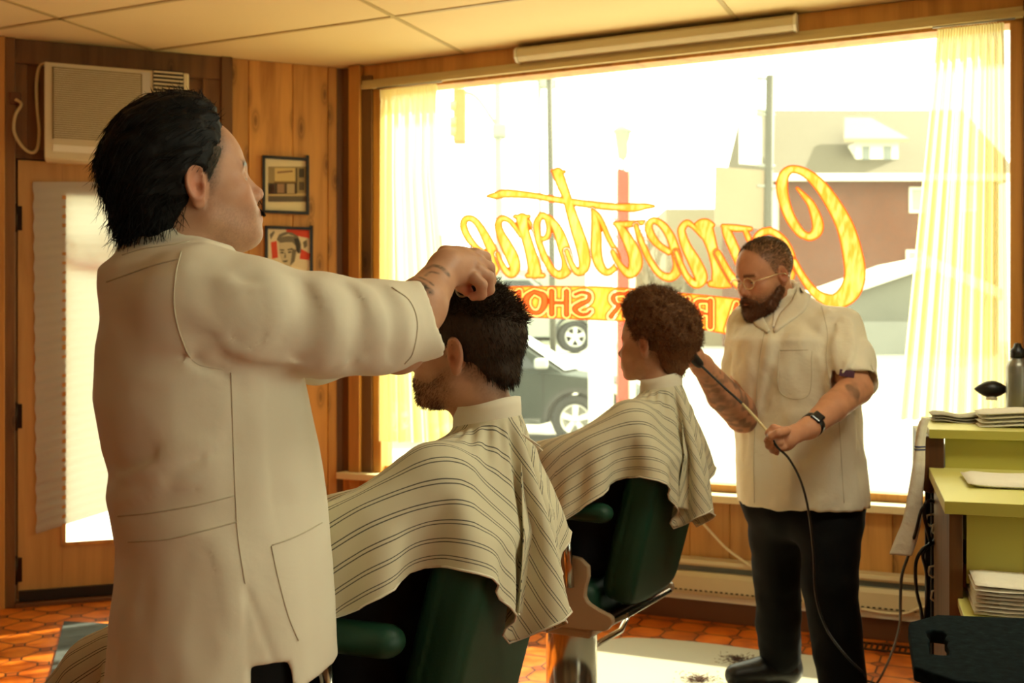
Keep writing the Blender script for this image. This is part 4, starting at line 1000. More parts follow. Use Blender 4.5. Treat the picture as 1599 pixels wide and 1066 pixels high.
def strands(P0,D,L,r0,K=6,curl=0,wave=0,grav=0,seed=1,bend=None):
    """tapered three sided strands; returns V,F"""
    g=np.random.default_rng(seed); N=len(P0); P=P0.copy(); D=D/np.maximum(nrm(D),1e-6)[:,None]
    L=np.broadcast_to(L,(N,)); pts=[P.copy()]; ph=g.uniform(0,6.28,N); ax=g.normal(size=(N,3)); ax/=nrm(ax)[:,None]
    for k in range(1,K):
        D=D+np.array([0,0,-grav])/K
        if bend is not None: D=D+bend/K
        if curl: 
            c=np.cross(ax,D); D=D+c*(curl/K)
        if wave: D=D+ax*(wave*np.cos(ph+k*1.9))[:,None]
        D=D/np.maximum(nrm(D),1e-6)[:,None]; P=P+D*(L/(K-1))[:,None]; pts.append(P.copy())
    pts=np.stack(pts,1); T=np.gradient(pts,axis=1); T/=np.maximum(nrm(T),1e-9)[...,None]
    A=np.cross(T,ax[:,None,:]); A/=np.maximum(nrm(A),1e-6)[...,None]; Bv=np.cross(T,A)
    rr=r0*(1-np.linspace(0,1,K)**2*.85)
    V=np.stack([pts+(A*math.cos(a)+Bv*math.sin(a))*rr[None,:,None] for a in (0,2.094,4.189)],2)  # N,K,3,3
    V=V.reshape(-1,3); idx=np.arange(N*K*3).reshape(N,K,3); Fc=[]
    for s in range(3):
        t=(s+1)%3; Fc.append(np.stack([idx[:,:-1,s],idx[:,:-1,t],idx[:,1:,t],idx[:,1:,s]],-1).reshape(-1,4))
    return V,np.vstack(Fc)
def basis(yaw,pitch,roll=0):
    f=np.array([math.cos(yaw)*math.cos(pitch),math.sin(yaw)*math.cos(pitch),math.sin(pitch)])
    l=np.array([-math.sin(yaw),math.cos(yaw),0]); u=np.cross(f,l)
    if roll: l,u=l*math.cos(roll)+u*math.sin(roll),u*math.cos(roll)-l*math.sin(roll)
    return np.stack([f,l,u],1)      # columns: forward, left, up
# ---------- head
def head_sdf(p,eyes='open',nose=1.0,jaw=1.0,smile=0,fat=0.0,beard=0.0):
    """p in head space (x forward, y left, z up, origin between the ear holes), metres"""
    q=p.copy(); q[:,1]=np.abs(q[:,1])
    d=ell(q,(-.010,0,.045),(.098,.076,.086))
    d=smin(d,ell(q,(.030,0,.030),(.066,.062,.072)),.03)
    d=smin(d,ell(q,(.034,0,-.030),(.060,.056+fat*.01,.062)),.03)
    d=smin(d,ell(q,(.036,0,-.066),(.052,.040+fat*.014,.036)),.022)
    d=smin(d,rcone(q,(.004,.047+fat*.008,-.050),(.062,.024,-.086*jaw),.016,.016),.022)
    d=smin(d,ell(q,(.079,0,-.089*jaw),(.017,.021,.017)),.02)
    d=smin(d,ell(q,(.060,.046,-.020),(.022,.018,.017)),.022)            # cheekbone
    d=smin(d,ell(q,(.072,.026,-.048),(.018,.02,.022)),.02)
    d=smin(d,rcone(q,(.078,.042,.022),(.089,.010,.020),.0075,.0085),.012)  # brow
    d=smax(d,-ell(q,(.104,.033,.002),(.020,.019,.0145)),.014)             # socket
    # nose
    n=rcone(q,(.086,0,.014),(.107*nose,0,-.024),.0075,.0095)
    n=smin(n,ell(q,(.108*nose,0,-.028),(.0105,.0105,.0095)),.008)
    n=smin(n,ell(q,(.098,.0125,-.033),(.011,.0065,.0085)),.006)
    d=smin(d,n,.009)
    d=smax(d,-ell(q,(.105*nose,.0065,-.0395),(.006,.0036,.005)),.003)
    # mouth
    d=smin(d,ell(q,(.086,0,-.060),(.017,.028,.018)),.012)
    d=smin(d,ell(q,(.0985,0,-.0575),(.0075,.021,.0052)),.005)
    d=smin(d,ell(q,(.0965,0,-.0695),(.0075,.018,.0062)),.005)
    d=smax(d,-ell(q,(.110,0,-.0635+smile),(.014,.024,.0014)),.003)
    d=smax(d,-ell(q,(.104,0,-.082),(.008,.018,.004)),.008)
    # eyes
    eb=nrm(q-np.array([.0755,.032,.004]))-.0125
    d=smin(d,eb,.003)
    lid=nrm(q-np.array([.0755,.032,.004]))-.0140
    if eyes=='closed': 
        lid=smax(lid,-ell(q,(.093,.032,-.002),(.010,.015,.0009)),.0015)
        d=smin(d,lid,.004)
    else:
        zc=.0065 if eyes=='open' else .002
        up=np.maximum(lid,zc-q[:,2]); lo=np.maximum(lid,q[:,2]-(-.004)); d=smin(d,np.minimum(up,lo),.003)
    # ear
    Re=np.array([[.97,.22,0],[-.22,.97,0],[0,0,1.]]); tl=.18; Rt=np.array([[math.cos(tl),0,math.sin(tl)],[0,1,0],[-math.sin(tl),0,math.cos(tl)]])
    pe=(q-np.array([-.008,.077,.003]))@Rt@Re
    e=ell(pe,(0,0,.003),(.0175,.0065,.029)); e=smin(e,ell(pe,(.004,-.001,-.026),(.010,.005,.011)),.006)
    e=smax(e,-ell(pe,(.002,.008,.003),(.0115,.0075,.020)),.003)
    hel=np.abs(np.hypot(pe[:,0]/.0155,(pe[:,2]-.004)/.0265)-1)*.019; hel=np.hypot(hel,pe[:,1]-.005)-.0032
    hel=np.where(pe[:,0]>.0125,hel+.004,hel)
    e=smin(e,hel,.003); e=smin(e,ell(pe,(.012,.003,-.004),(.004,.004,.007)),.003)
    e=smax(e,-ell(pe,(.004,.004,-.004),(.005,.008,.006)),.003)
    d=smin(d,e,.006)
    return d
def rad2(*a): return [math.radians(x) for x in a]
def skin_mat(name,base):
    t=NT(name); v=t.coord('Object'); c=t.n('Attribute',attribute_name='tint').outputs[0]
    n=t.noise(v,22,5,.6).outputs[0]; n2=t.noise(v,420,2).outputs[0]
    m=t.mix(1,c,t.ramp(n,[(.3,(.88,.80,.78)),(.7,(1.06,1.04,1.02))]),'MULTIPLY')
    return t.done(t.pbr(m,.5,0,t.bump(n2,.18,.0008),.35,**{'Subsurface Weight':.12,'Subsurface Radius':(.012,.005,.003),'Subsurface Scale':.5}))
def cloth_mat(name,col,scale=1500,rough=.85,wr=.25,sheen=.1,trans=0,wscale=7):
    t=NT(name); v=t.coord('Object')
    n=t.noise(v,wscale,4,.55,.4).outputs[0]; w=t.noise(v,scale*.3,2).outputs[0]
    b1=t.n('Bump',{'Height':n,'Strength':wr,'Distance':.012}).outputs[0]
    b=t.n('Bump',{'Height':w,'Strength':.15,'Distance':.0006,'Normal':b1}).outputs[0]
    c=t.mix(t.math('MULTIPLY',t.noise(v,3,3).outputs[0],.25),col,tuple(x*.82 for x in col[:3])+(1,))
    sh=t.pbr(c,rough,0,b,.2,**{'Sheen Weight':sheen})
    if trans: 
        sh=t.n('MixShader',{0:trans,1:sh,2:t.n('BsdfTranslucent',{0:c,'Normal':b}).outputs[0]}).outputs[0]
    return t.done(sh)
def hair_mat(name,col,rough=.4,spec=.5):
    t=NT(name); v=t.coord('Object'); n=t.noise(v,160,3).outputs[0]
    return t.done(t.pbr(t.mix(n,col,tuple(x*.45 for x in col[:3])+(1,)),rough,0,t.bump(n,.4,.002),spec))

def A(px,py,Y): return np.array(at(px,py,Y))
def lin(r,g,b): return np.array(srgb(r,g,b)[:3])
class Body:
    """smooth union of parts, each evaluated only near its bounding sphere"""
    def __init__(s): s.parts=[]
    def add(s,f,c,r,k=.012): s.parts.append((f,np.array(c,float),r,k)); return s
    def chain(s,pts,rs,k=.012,kk=.01):
        pts=[np.array(p,float) for p in pts]; c=sum(pts)/len(pts); r=max(nrm(p-c)+q for p,q in zip(pts,rs))
        return s.add(lambda P:chain(P,pts,rs,kk),c,r,k)
    def ell(s,c,r,R=None,k=.012): return s.add(lambda P:ell(P,c,r,R),c,max(r),k)
    def __call__(s,P):
        d=np.full(len(P),1e3)
        for f,c,r,k in s.parts:
            ds=nrm(P-c)-r; m=ds<.05
            if m.any(): 
                q=f(P[m]); a=d[m]; d[m]=np.where(a>500,q,smin(a,q,k))
            d[~m]=np.minimum(d[~m],np.maximum(ds[~m],.045))
        return d
def raycast(f,px,py,t0=1.2,t1=5):
    d=np.array([(px-CX)/F,1,(HY-py)/F]); L=math.sqrt(d@d); d=d/L; t=t0
    for _ in range(160):
        v=float(f((np.array([0,0,H0])+d*t)[None])[0])
        if v<.0006: break
        t+=v*.8
        if t>t1: return None
    return np.array([0,0,H0])+d*t
def seam(f,pxs,t0=1.2,n=6,r=.0011,off=.0006):
    pts=[raycast(f,a,b,t0) for a,b in spline(pxs,n)[:,:2]]
    pts=[p for p in pts if p is not None]
    return pts
def strip_patch(name,f,ea,eb,off,mat,par,org,t0=1.2,n=14,m_=8,th=.003):
    """a piece of cloth lying on the surface between two edges given in the picture"""
    a=spline(ea,6)[:,:2]; b=spline(eb,6)[:,:2]; t=np.linspace(0,1,n)
    ra=np.stack([np.interp(t,np.linspace(0,1,len(a)),a[:,k]) for k in (0,1)],1); rb=np.stack([np.interp(t,np.linspace(0,1,len(b)),b[:,k]) for k in (0,1)],1)
    P=[]
    for i in range(n):
        for j in range(m_):
            q=ra[i]+(rb[i]-ra[i])*j/(m_-1); p=raycast(f,q[0],q[1],t0); P.append(p if p is not None else P[-1])
    P=np.array(P); G=grad(f,P,.004); e=np.array([[min(1,min(j,m_-1-j)/1.5)] for i in range(n) for j in range(m_)])
    V=P+G*(off*(.35+.65*e)); idx=np.arange(n*m_).reshape(n,m_)
    Fc=np.stack([idx[:-1,:-1],idx[1:,:-1],idx[1:,1:],idx[:-1,1:]],-1).reshape(-1,4)
    o=np_mesh(name,V,Fc,mat,par,None,True,org); md=o.modifiers.new('sol','SOLIDIFY'); md.thickness=th; md.offset=0
    return o
class Creases:
    K=.55
    def __init__(s): s.l=[]
    def add(s,pts,amp,w):
        for a,b in zip(pts[:-1],pts[1:]): s.l.append((a,b,amp*(s.K if w>.006 else 1),w*(1.25 if w>.006 else 1)))
    def __call__(s,P,d):
        m=np.abs(d)<.09
        if not m.any() or not s.l: return d
        Q=P[m]; acc=np.zeros(len(Q)); 
        for a,b,amp,w in s.l:
            ab=b-a; c=(a+b)/2; L=nrm(ab)/2+3*w; mm=nrm(Q-c)<L
            if not mm.any(): continue
            q=rcone(Q[mm],a,b,0,0); e=amp*np.exp(-(q/w)**2); x=acc[mm]
            acc[mm]=x+np.where(np.abs(e)>np.abs(x),(e-x)*.75,0)
        d=d.copy(); d[m]-=acc; return d
def headpos(c,B,s=1.0): 
    c=np.array(c,float)
    return lambda P:((P-c)@B)/s
SKIN=lin(190,146,116)
def head_color(p,base,style):
    """p head space; returns colours"""
    n=len(p); C=np.tile(base,(n,1)); ay=np.abs(p[:,1])
    def mixc(m,c): 
        nonlocal C; m=np.clip(m,0,1)[:,None]; C=C*(1-m)+c*m
    g=lambda c,r:np.exp(-(((p-np.array(c))/np.array(r))**2).sum(1))
    q=p.copy(); q[:,1]=ay; g=lambda c,r:np.exp(-(((q-np.array(c))/np.array(r))**2).sum(1))
    mixc(.5*g((-.008,.082,.0),(.02,.012,.03)),lin(190,98,70))       # ears
    mixc(.3*g((.11,0,-.03),(.015,.015,.012)),lin(196,110,84))
    mixc(.25*g((.075,.045,-.025),(.02,.02,.02)),lin(200,116,88))
    mixc(.8*np.where((q[:,0]>.088)&(ay<.024),1,0)*np.exp(-((q[:,2]+.0635)/.0095)**4),lin(176,96,80)*.9)   # lips
    # brows
    zb=.0245-.10*np.maximum(ay-.028,0)
    mixc(.95*np.exp(-((q[:,2]-zb)/.0055)**2)*((ay>.012)&(ay<.050)&(q[:,0]>.055)),style.get('brow',lin(40,28,20)))
    # lashes / eye
    if style.get('eyes')!='closed':
        e=(nrm(q-np.array([.0755,.032,.004]))<.0137)&(q[:,2]<.0065)&(q[:,2]>-.004)&(q[:,0]>.08)
        C[e]=lin(225,215,200); 
        ir=nrm(q[:,1:]-np.array([.032,.003]))<.0055; C[e&ir]=lin(50,40,30)
    lash=np.exp(-((q[:,2]-(-.0022 if style.get('eyes')=='closed' else .0068))/.0012)**2)*((ay>.020)&(ay<.046)&(q[:,0]>.079)); mixc(.75*lash,lin(35,24,18))
    # stubble
    if style.get('stubble'):
        a,c=style['stubble']
        zz=q[:,2]; m=1/(1+np.exp((zz-np.interp(q[:,0],[-.02,.02,.05,.09,.11],[-.01,-.025,-.048,-.045,-.043]))/.006))
        m*=1/(1+np.exp(-(q[:,0]-(-.002+.0*zz))/.008)); m*=1/(1+np.exp((-.118-zz)/.008))
        lip=np.exp(-((zz+.0635)/.009)**4)*((ay<.024)&(q[:,0]>.088)); m*=1-lip
        sp=.75+.5*vnoise(p*900,3)
        mixc(a*m*sp,c)
    # close cropped sides
    if style.get('fade'):
        a,c,xh=style['fade']
        m=1/(1+np.exp((q[:,0]-np.interp(q[:,2],xh[0],xh[1]))/.004)); m*=1/(1+np.exp(-(q[:,2]-style.get('fz',-.02)+np.maximum(0,-q[:,0]-.03)*.5)/.012))
        earm=ell(q,(-.006,.083,.0),(.024,.03,.036))<0; m=np.where(earm,0,m)
        mixc(a*m*(.85+.3*vnoise(p*700,5)),c)
    return C
def hair_obj(root,hp_inv,toW,fH,lo,hi,h,mat,sparams,origin,name='hair',s=1.0):
    """fH in head space"""
    V,Fc=surface_nets(fH,lo,hi,h)
    parts=[(V,Fc,np.zeros((len(V),3)))]
    g=np.random.default_rng(sparams.get('seed',1))
    for sp in sparams['sets']:
        N=sp['n']; G=grad(fH,V); 
        ok=np.where(sp['mask'](V,G))[0]
        if len(ok)==0: continue
        ids=g.choice(ok,N); P=V[ids]+g.normal(size=(N,3))*.0015; Gn=G[ids]
        D=sp['dir'](P,Gn)+g.normal(size=(N,3))*sp.get('jit',.15)
        L=sp['len']*g.uniform(.5,1.15,N)
        SV,SF=strands(P-Gn*.002,D,L,sp.get('r',.0007),sp.get('K',6),sp.get('curl',0),sp.get('wave',0),sp.get('grav',0),seed=g.integers(1e6))
        parts.append((SV,SF,np.zeros((len(SV),3))))
    V,Fc,C=join_np(parts); W=toW(V)
    return np_mesh(name,W,Fc,mat,root,None,True,origin)
def tube_child(name,pts,r,mat,par,origin,n=6):
    m=MB(); m.tube([Vector(p)-Vector(origin) for p in pts],r,n); return m.build(name,mat,par)
M['skin']=skin_mat('skin',SKIN)
M['coat']=cloth_mat('off white barber coat',srgb(226,218,196),wr=.22)
M['coat_seam']=simple('coat stitching',srgb(200,190,164),.9)
M['coat2']=cloth_mat('white barber shirt',srgb(230,222,200),wr=.55,wscale=11)
M['trousers']=cloth_mat('black trousers',srgb(9,9,10),wr=.3,sheen=0)
M['shoe']=simple('black shoe leather',srgb(16,18,20),.4)
def torso_fn(Zs,cx,cy,a,b,th,pw=2.2,dz=.0):
    Zs=np.array(Zs)[::-1]; T=[np.interp for _ in range(0)]
    cx,cy,a,b=[np.array(v)[::-1] if np.ndim(v) else np.full(len(Zs),v) for v in (cx,cy,a,b)]
    c,s=math.cos(th),math.sin(th)
    zlo,zhi=Zs[0],Zs[-1]
    def f(P):
        z=P[:,2]; X=P[:,0]-np.interp(z,Zs,cx); Y=P[:,1]-np.interp(z,Zs,cy)
        u=X*c+Y*s; v=-X*s+Y*c; aa=np.interp(z,Zs,a); bb=np.interp(z,Zs,b)
        k0=(np.abs(u/aa)**pw+np.abs(v/bb)**pw)**(1/pw)
        r=np.hypot(u,v); d=r*(1-1/np.maximum(k0,1e-3))
        d=np.where(k0<.3,-.1,d)
        return smax(d,np.maximum(zlo-z,z-zhi),.004)
    return f
# =====================================================================
# BARBER 1, close to the camera
# =====================================================================
def barber_one():
    TH=math.radians(26)
    ys=[392,420,450,500,560,620,700,735,770,800,850,900,960,1105]
    Lx=[212,180,166,157,152,152,167,177,174,179,187,184,178,169]
    Rx=[340,400,445,462,468,482,497,503,507,511,515,519,523,528]
    Y0=1.78; Zs=[H0+(HY-y)/F*Y0 for y in ys]
    cx=[((l+r)/2-CX)/F*Y0 for l,r in zip(Lx,Rx)]; hw=[(r-l)/2/F*Y0 for l,r in zip(Lx,Rx)]
    b=[.10,.15,.175,.185,.19,.19,.185,.183,.183,.186,.19,.195,.2,.205]
    a=[math.sqrt(max(h*h-(bb*math.sin(TH))**2,.05**2))/math.cos(TH) for h,bb in zip(hw,b)]
    a[0:3]=[.085,.115,.135]; cx[0:3]=[cx[0]+.0,((180+360)/2-CX)/F*Y0,((166+410)/2-CX)/F*Y0]
    tor=torso_fn(Zs,cx,Y0,a,b,TH)
    # arms
    RS=A(312,474,1.66); sl=[RS,A(400,494,1.66),A(500,508,1.69),A(590,512,1.73),A(664,500,1.79)]; sr=[.090,.086,.079,.072,.064]
    LS=A(262,462,1.98); ll=[LS,A(400,505,2.02),A(490,545,2.04),A(560,530,2.10),A(620,505,2.16)]; lr=[.085,.075,.062,.06,.055]
    cufn=(A(712,452,1.84)-A(640,520,1.76)); cufn/=nrm(cufn); cufc=A(668,497,1.79)
    cuff_dir=np.array([.86,.15,.30]); cuff_dir/=nrm(cuff_dir)
    B1=Body()
    B1.add(tor,np.array([-.47,1.78,1.07]),.60)
    def yoke(P):
        d=chain(P,[RS+np.array([.0,.03,.0]),(RS+LS)/2+np.array([-.01,0,.035]),LS],[.075,.085,.075])
        return d
    B1.add(yoke,(RS+LS)/2,.30,.05)
    def rs(P):
        d=chain(P,sl,sr,.02)
        d=smax(d,(P-cufc)@cuff_dir-.006,.004)
        # hollow cuff
        ins=chain(P,[cufc-cuff_dir*.06,cufc+cuff_dir*.05],[.058,.0605])
        return smax(d,-ins,.003)
    B1.add(rs,(sl[0]+sl[-1])/2,.30,.035)
    B1.add(lambda P:chain(P,ll,lr,.02),(ll[0]+ll[-1])/2,.30,.03)
    # collar
    hc=A(309,290,1.71)
    BH=basis(math.radians(29),math.radians(15)); hc=hc-BH@np.array([-.004,-.076,0])
    nb=hc+BH@np.array([-.03,0,-.06]); nb2=A(262,400,1.78)
    ax=(nb2-nb)/nrm(nb2-nb)
    cl_c=A(262,372,1.78)
    def collar(P):
        w=P-cl_c; t=w@np.array([.10,0,.995]); q=w-t[:,None]*np.array([.10,0,.995])
        r=np.hypot(q[:,0]/.070,q[:,1]/.064); top=.020-.16*q[:,0]
        d=(np.abs(r-1)*.066)-.006
        d=smax(d,t-top,.003); d=smax(d,-t-.05,.004)
        return d
    B1.add(collar,cl_c,.13,.010)
    def hem(P):     # skirt vent on the near side, straight hem
        return -(P[:,2]-(H0+(HY-1042)/F*Y0-.02*(P[:,0]+.3)*0))
    base=B1
    cr=Creases()
    rc=lambda pts,t0=1.2:[p for p in (raycast(base,x,y,t0) for x,y in pts) if p is not None]
    L=[([(190,752),(230,735),(270,712),(318,690)],.011,.013),([(182,775),(215,768),(250,752)],.009,.012),([(185,735),(215,722),(240,712)],-.008,.012),
       ([(186,800),(230,790),(300,772)],-.006,.012),([(178,764),(190,756)],.008,.02),
       ([(202,592),(250,596),(300,588),(350,580)],.005,.010),([(205,540),(240,537),(272,536)],.004,.008),([(292,552),(320,574),(352,580)],-.008,.009),([(285,535),(300,560),(330,585)],.006,.010),
       ([(345,600),(340,660),(320,720),(290,760)],.004,.016),([(210,850),(260,842),(330,828)],.004,.010),([(340,840),(360,900),(375,960)],.005,.016),([(250,880),(240,960),(230,1040)],.005,.022),([(310,870),(315,960),(310,1040)],-.004,.022),
       ([(470,620),(480,700),(485,790)],.004,.018),([(430,600),(432,700),(440,800)],-.004,.02),([(400,610),(400,720),(408,820)],.004,.016),
       ([(300,720),(345,700),(362,690)],-.004,.010),([(200,820),(215,900),(205,980)],.004,.018),
       # sleeve folds
       ([(470,446),(485,480),(480,530),(462,565)],-.008,.011),([(500,444),(520,480),(522,530),(505,570)],.008,.013),([(540,446),(556,470),(560,520),(548,570)],-.009,.010),([(560,446),(582,478),(590,520),(585,572)],.008,.012),([(595,450),(612,480),(618,520),(612,560)],-.007,.010),([(425,436),(440,470),(430,520),(400,556)],.005,.014),
       ([(380,440),(395,480),(380,530),(350,560)],-.004,.016),([(612,450),(632,472),(642,500),(640,540)],.005,.008),([(360,545),(420,560),(480,572)],.006,.010),([(345,560),(390,575),(450,582)],-.006,.010),([(520,575),(560,560),(600,565)],.005,.01),
       ([(330,430),(360,445),(390,450)],.004,.012),([(215,430),(240,420),(270,412)],-.003,.01),([(330,520),(380,530),(430,528)],-.004,.012),([(300,480),(330,505),(360,535)],.004,.014)]
    for pts,amp,w in L:
        sp=spline(pts,3)[:,:2]; q=rc(sp)
        if len(q)>1: cr.add(q,amp,w)
    # long flaring skirt folds & vent
    def f(P):
        d=base(P)
        m=np.abs(d)<.08
        if m.any():
            Q=P[m]; ang=np.arctan2(Q[:,1]-1.78,Q[:,0]+.47); zf=np.clip((1.0-Q[:,2])/.25,0,1)
            q=.004*zf*np.sin(ang*9+Q[:,2]*3)+.0030*fbm(Q*np.array([9,9,7]),3,4)+.0016*fbm(Q*np.array([24,24,16])+3,2,9)
            d=d.copy(); d[m]-=q
        d=cr(P,d)
        return d
    # side vent: deep crease with the inner layer ending higher than the outer panels
    g1=[raycast(base,x,y) for x,y in [(384,918),(398,955),(415,1000),(436,1050)]]; g0=[raycast(base,x,y) for x,y in [(384,918),(386,960),(387,1000),(387,1050)]]
    vent=Creases(); vent.add(g1,-.009,.0035); vent.add(g0,-.006,.003)
    n0=A(388,1043,1.60); n1=A(442,1043,1.60); zc=n0[2]; fz=A(470,1062,1.70)[2]
    def f2(P):
        d=vent(P,f(P)); x=P[:,0]; z=P[:,2]
        # panel between the two vent edges sits slightly back
        notch=np.maximum(np.maximum(n0[0]-x,x-n1[0]-.2*(zc-z)),z-zc)
        notch=np.maximum(notch,P[:,1]-1.74)
        d=smax(d,-notch,.002)
        d=smax(d,-(z-(fz+.30*np.maximum(0,x+.335)+(x<-.38)*-1.0)),.003)
        return d
    org=np.array([-.45,1.80,0])
    root=tag(empty('person',org),'nearest standing person with black swept back hair and long white coat, cutting hair','person')
    coat=sdf_obj('coat',f2,(-.80,1.5,.70),(.0,2.35,1.60),.0048,M['coat'],root,None,org)
    mod=coat.modifiers.new('s','SMOOTH'); mod.factor=.5; mod.iterations=7
    for nm,pts in (('shoulder_seam',[(283,392),(274,430),(272,480),(284,530),(305,566),(350,577)]),('yoke_seam',[(166,440),(200,428),(240,414),(280,404)]),('collar_seam',[(191,398),(225,388),(262,383),(296,376)]),('side_seam',[(361,582),(364,680),(368,780),(372,840),(384,918)]),
                   ('belt_seam',[(184,806),(240,800),(300,790),(366,774)]),('belt_seam',[(200,846),(260,842),(320,828),(372,814)]),('pocket',[(425,851),(465,836),(503,816)]),('pocket_edge',[(424,852),(434,900),(450,960),(466,1000)]),('cuff_seam',[(612,448),(640,470),(652,505),(645,550),(632,568)]),('sleeve_seam',[(455,570),(460,520),(490,470),(530,450)][0:0])):
        if len(pts)<2: continue
        q=seam(f2,pts,1.2,8)
        if len(q)>2: tube_child(nm,q,.0011,M['coat_seam'],coat,org)
    # front skirt panel below the pocket hangs a little lower and forward
    # trousers
    T=Body(); hipz=.80
    for dy,dx in ((-.095,.02),(.10,-.03)):
        c=np.array([-.43+dx,1.79+dy,0]); T.chain([c+[0,0,.84],c+[.01,0,.5],c+[-.01,0,.10]],[.085,.078,.062],.03)
    T.ell((-.44,1.79,.86),(.11,.13,.10),None,.04)
    sdf_obj('trousers',lambda P:smax(T(P),.05-P[:,2],.005),(-.70,1.5,.03),(-.2,2.1,1.0),.010,M['trousers'],root,None,org)
    for k,(dy,dx) in enumerate(((-.095,.02),(.10,-.03))):
        c=np.array([-.43+dx,1.79+dy,0])
        S=Body(); S.chain([c+[-.03,0,.05],c+[.10,.03,.045],c+[.19,.06,.035]],[.045,.045,.035],.01)
        sdf_obj('shoe',lambda P:smax(S(P),.002-P[:,2],.004),c+[-.1,-.08,-.01],c+[.26,.14,.12],.006,M['shoe'],root,None,org)
    # ---- body: head, neck, arms, hands
    hp=headpos(hc,BH)
    toW=lambda p:p@BH.T+hc
    Bd=Body()
    Bd.add(lambda P:head_sdf(hp(P),'closed',fat=1.0),hc+BH@np.array([0,0,.01]),.165,.012)
    Bd.chain([hc+BH@np.array([-.022,0,-.03]),hc+BH@np.array([-.040,0,-.10]),A(268,398,1.78)],[.056,.055,.058],.03)
    Bd.ell(hc+BH@np.array([.042,0,-.085]),(.045,.045,.028),BH,.03)
    Bd.chain([A(268,450,1.79),A(290,520,1.79),A(320,900,1.79)],[.07,.10,.09],.04)
    Bd.chain([A(262,430,1.79),RS],[.05,.055],.04); Bd.chain([A(262,430,1.79),LS],[.05,.055],.04)
    el=A(622,538,1.76); wr=A(697,418,1.91)
    Bd.chain([RS,el,A(655,478,1.82),wr],[.055,.044,.0430,.0285],.02,.02)
    # right hand: palm
    pc=A(723,414,1.945); px_=np.array(A(752,420,1.96)-A(697,414,1.92)); px_/=nrm(px_)
    pn=np.array([-.15,-.80,.55]); pn-=px_*(pn@px_); pn/=nrm(pn); py_=np.cross(pn,px_); PR=np.stack([px_,py_,pn],1)
    Bd.add(lambda P:rbox(P,pc,(.044,.039,.016),.014,PR),pc,.07,.018)
    Bd.chain([wr,pc],[.028,.027],.02)
    Fg=[([(742,397,1.965),(757,402,1.995),(763,420,2.01),(754,440,2.01)],[.0125,.0115,.010,.0085]),
        ([(746,409,1.955),(763,418,1.975),(766,438,1.985),(752,456,1.985)],[.013,.012,.0105,.009]),
        ([(745,421,1.935),(762,432,1.945),(764,452,1.955),(748,462,1.955)],[.0125,.0115,.0100,.0088]),
        ([(740,433,1.92),(752,444,1.92),(752,460,1.93),(739,463,1.935)],[.0115,.0105,.0092,.008])]
    for pts,r in Fg: Bd.chain([A(*p) for p in pts],r,.004,.003)
    Bd.chain([A(712,428,1.93),A(720,446,1.94),A(731,455,1.945)],[.014,.0115,.0095],.006,.003)   # thumb
    # left arm and hand, behind the client's head
    le=A(560,530,2.10); lw=A(655,480,2.20); lh=A(697,462,2.21)
    Bd.chain([LS,le,lw,lh],[.055,.044,.028,.026],.02,.02)
    for k in range(4): Bd.chain([lh+[.01,0,.012-.014*k],lh+[.045,.005,.016-.014*k],lh+[.07,-.02,.01-.013*k]],[.011,.010,.008],.004)
    Bd.chain([lh,lh+[.03,-.02,.03]],[.013,.009],.004)
    st={'eyes':'closed','brow':lin(34,24,18),'stubble':(.34,lin(92,74,58)),
        'fade':(.80,lin(46,40,32),([-.1,-.03,.0,.03,.05,.08,.1],[-.03,.012,.030,.042,.056,.066,.06]))}
    def colf(V):
        p=hp(V); C=head_color(p,SKIN,st)
        far=nrm(V-hc)>.2; C[far]=SKIN*.98
        # knuckles and finger tips a little redder
        for c,r in ((A(745,458,1.95),.022),(A(733,458,1.94),.018)): C+= (lin(200,100,80)-C)*(.5*np.exp(-(nrm(V-c)/r)**2))[:,None]
        # forearm tattoos (dark ink)
        def ink(pts,w,a=.7):
            nonlocal C
            q=np.full(len(V),9.); pp=[raycast(Bd,x,y,1.4) for x,y in pts]; pp=[x for x in pp if x is not None]
            for a_,b_ in zip(pp[:-1],pp[1:]): q=np.minimum(q,rcone(V,a_,b_,0,0))
            C+= (lin(48,50,42)-C)*(a*1.25*np.clip(1.5-q/w,0,1)*np.clip(.8+.5*vnoise(V*260,8),0,1))[:,None].clip(0,.9)
        ink(spline([(668,418),(676,414),(690,418),(700,428)],4)[:,:2],.005,.6); ink(spline([(664,430),(672,424),(684,426)],4)[:,:2],.003,.5)
        ink(spline([(640,438),(652,440),(662,446),(672,455)],4)[:,:2],.006,.75); ink(spline([(655,432),(668,438),(676,444)],4)[:,:2],.003,.6)
        return C
    sdf_obj('body',Bd,(-.78,1.5,.95),(.02,2.33,1.74),.0027,M['skin'],root,colf,org)
    # ---- hair
    M['hair_black']=hair_mat('black hair',srgb(17,15,13),.6,.2)
    xz=[-.12,-.06,-.035,-.015,.0,.02,.045,.07,.10,.14,.18]; xx=[-.045,-.032,-.026,-.012,.000,.012,.034,.056,.066,.078,.09]
    def fH(p):
        q=p.copy(); q[:,1]=np.abs(q[:,1])
        d=ell(q,(-.019,0,.052),(.103,.093,.104)); d=smin(d,ell(q,(.018,0,.100),(.064,.060,.055)),.03); d=smin(d,ell(q,(-.078,.016,.030),(.048,.052,.070)),.03)
        d=smin(d,ell(q,(-.072,.0,-.040),(.050,.056,.044)),.03)
        cut=q[:,0]-np.interp(q[:,2],xz,xx)-.006*vnoise(p*130,2)
        d=smax(d,cut,.014)
        d=smax(d,-ell(q,(-.004,.092,-.002),(.024,.030,.035)),.006)
        d=smax(d,-.062-q[:,2]-.010*vnoise(p*90,3)-.2*np.maximum(0,-q[:,0]-.09),.012)
        flow=np.stack([p[:,0]*.4+p[:,2]*.25,p[:,1],p[:,2]],1)
        d=d-.0036*fbm(flow*np.array([16,75,75]),3,1)-.002*vnoise(p*45,6)
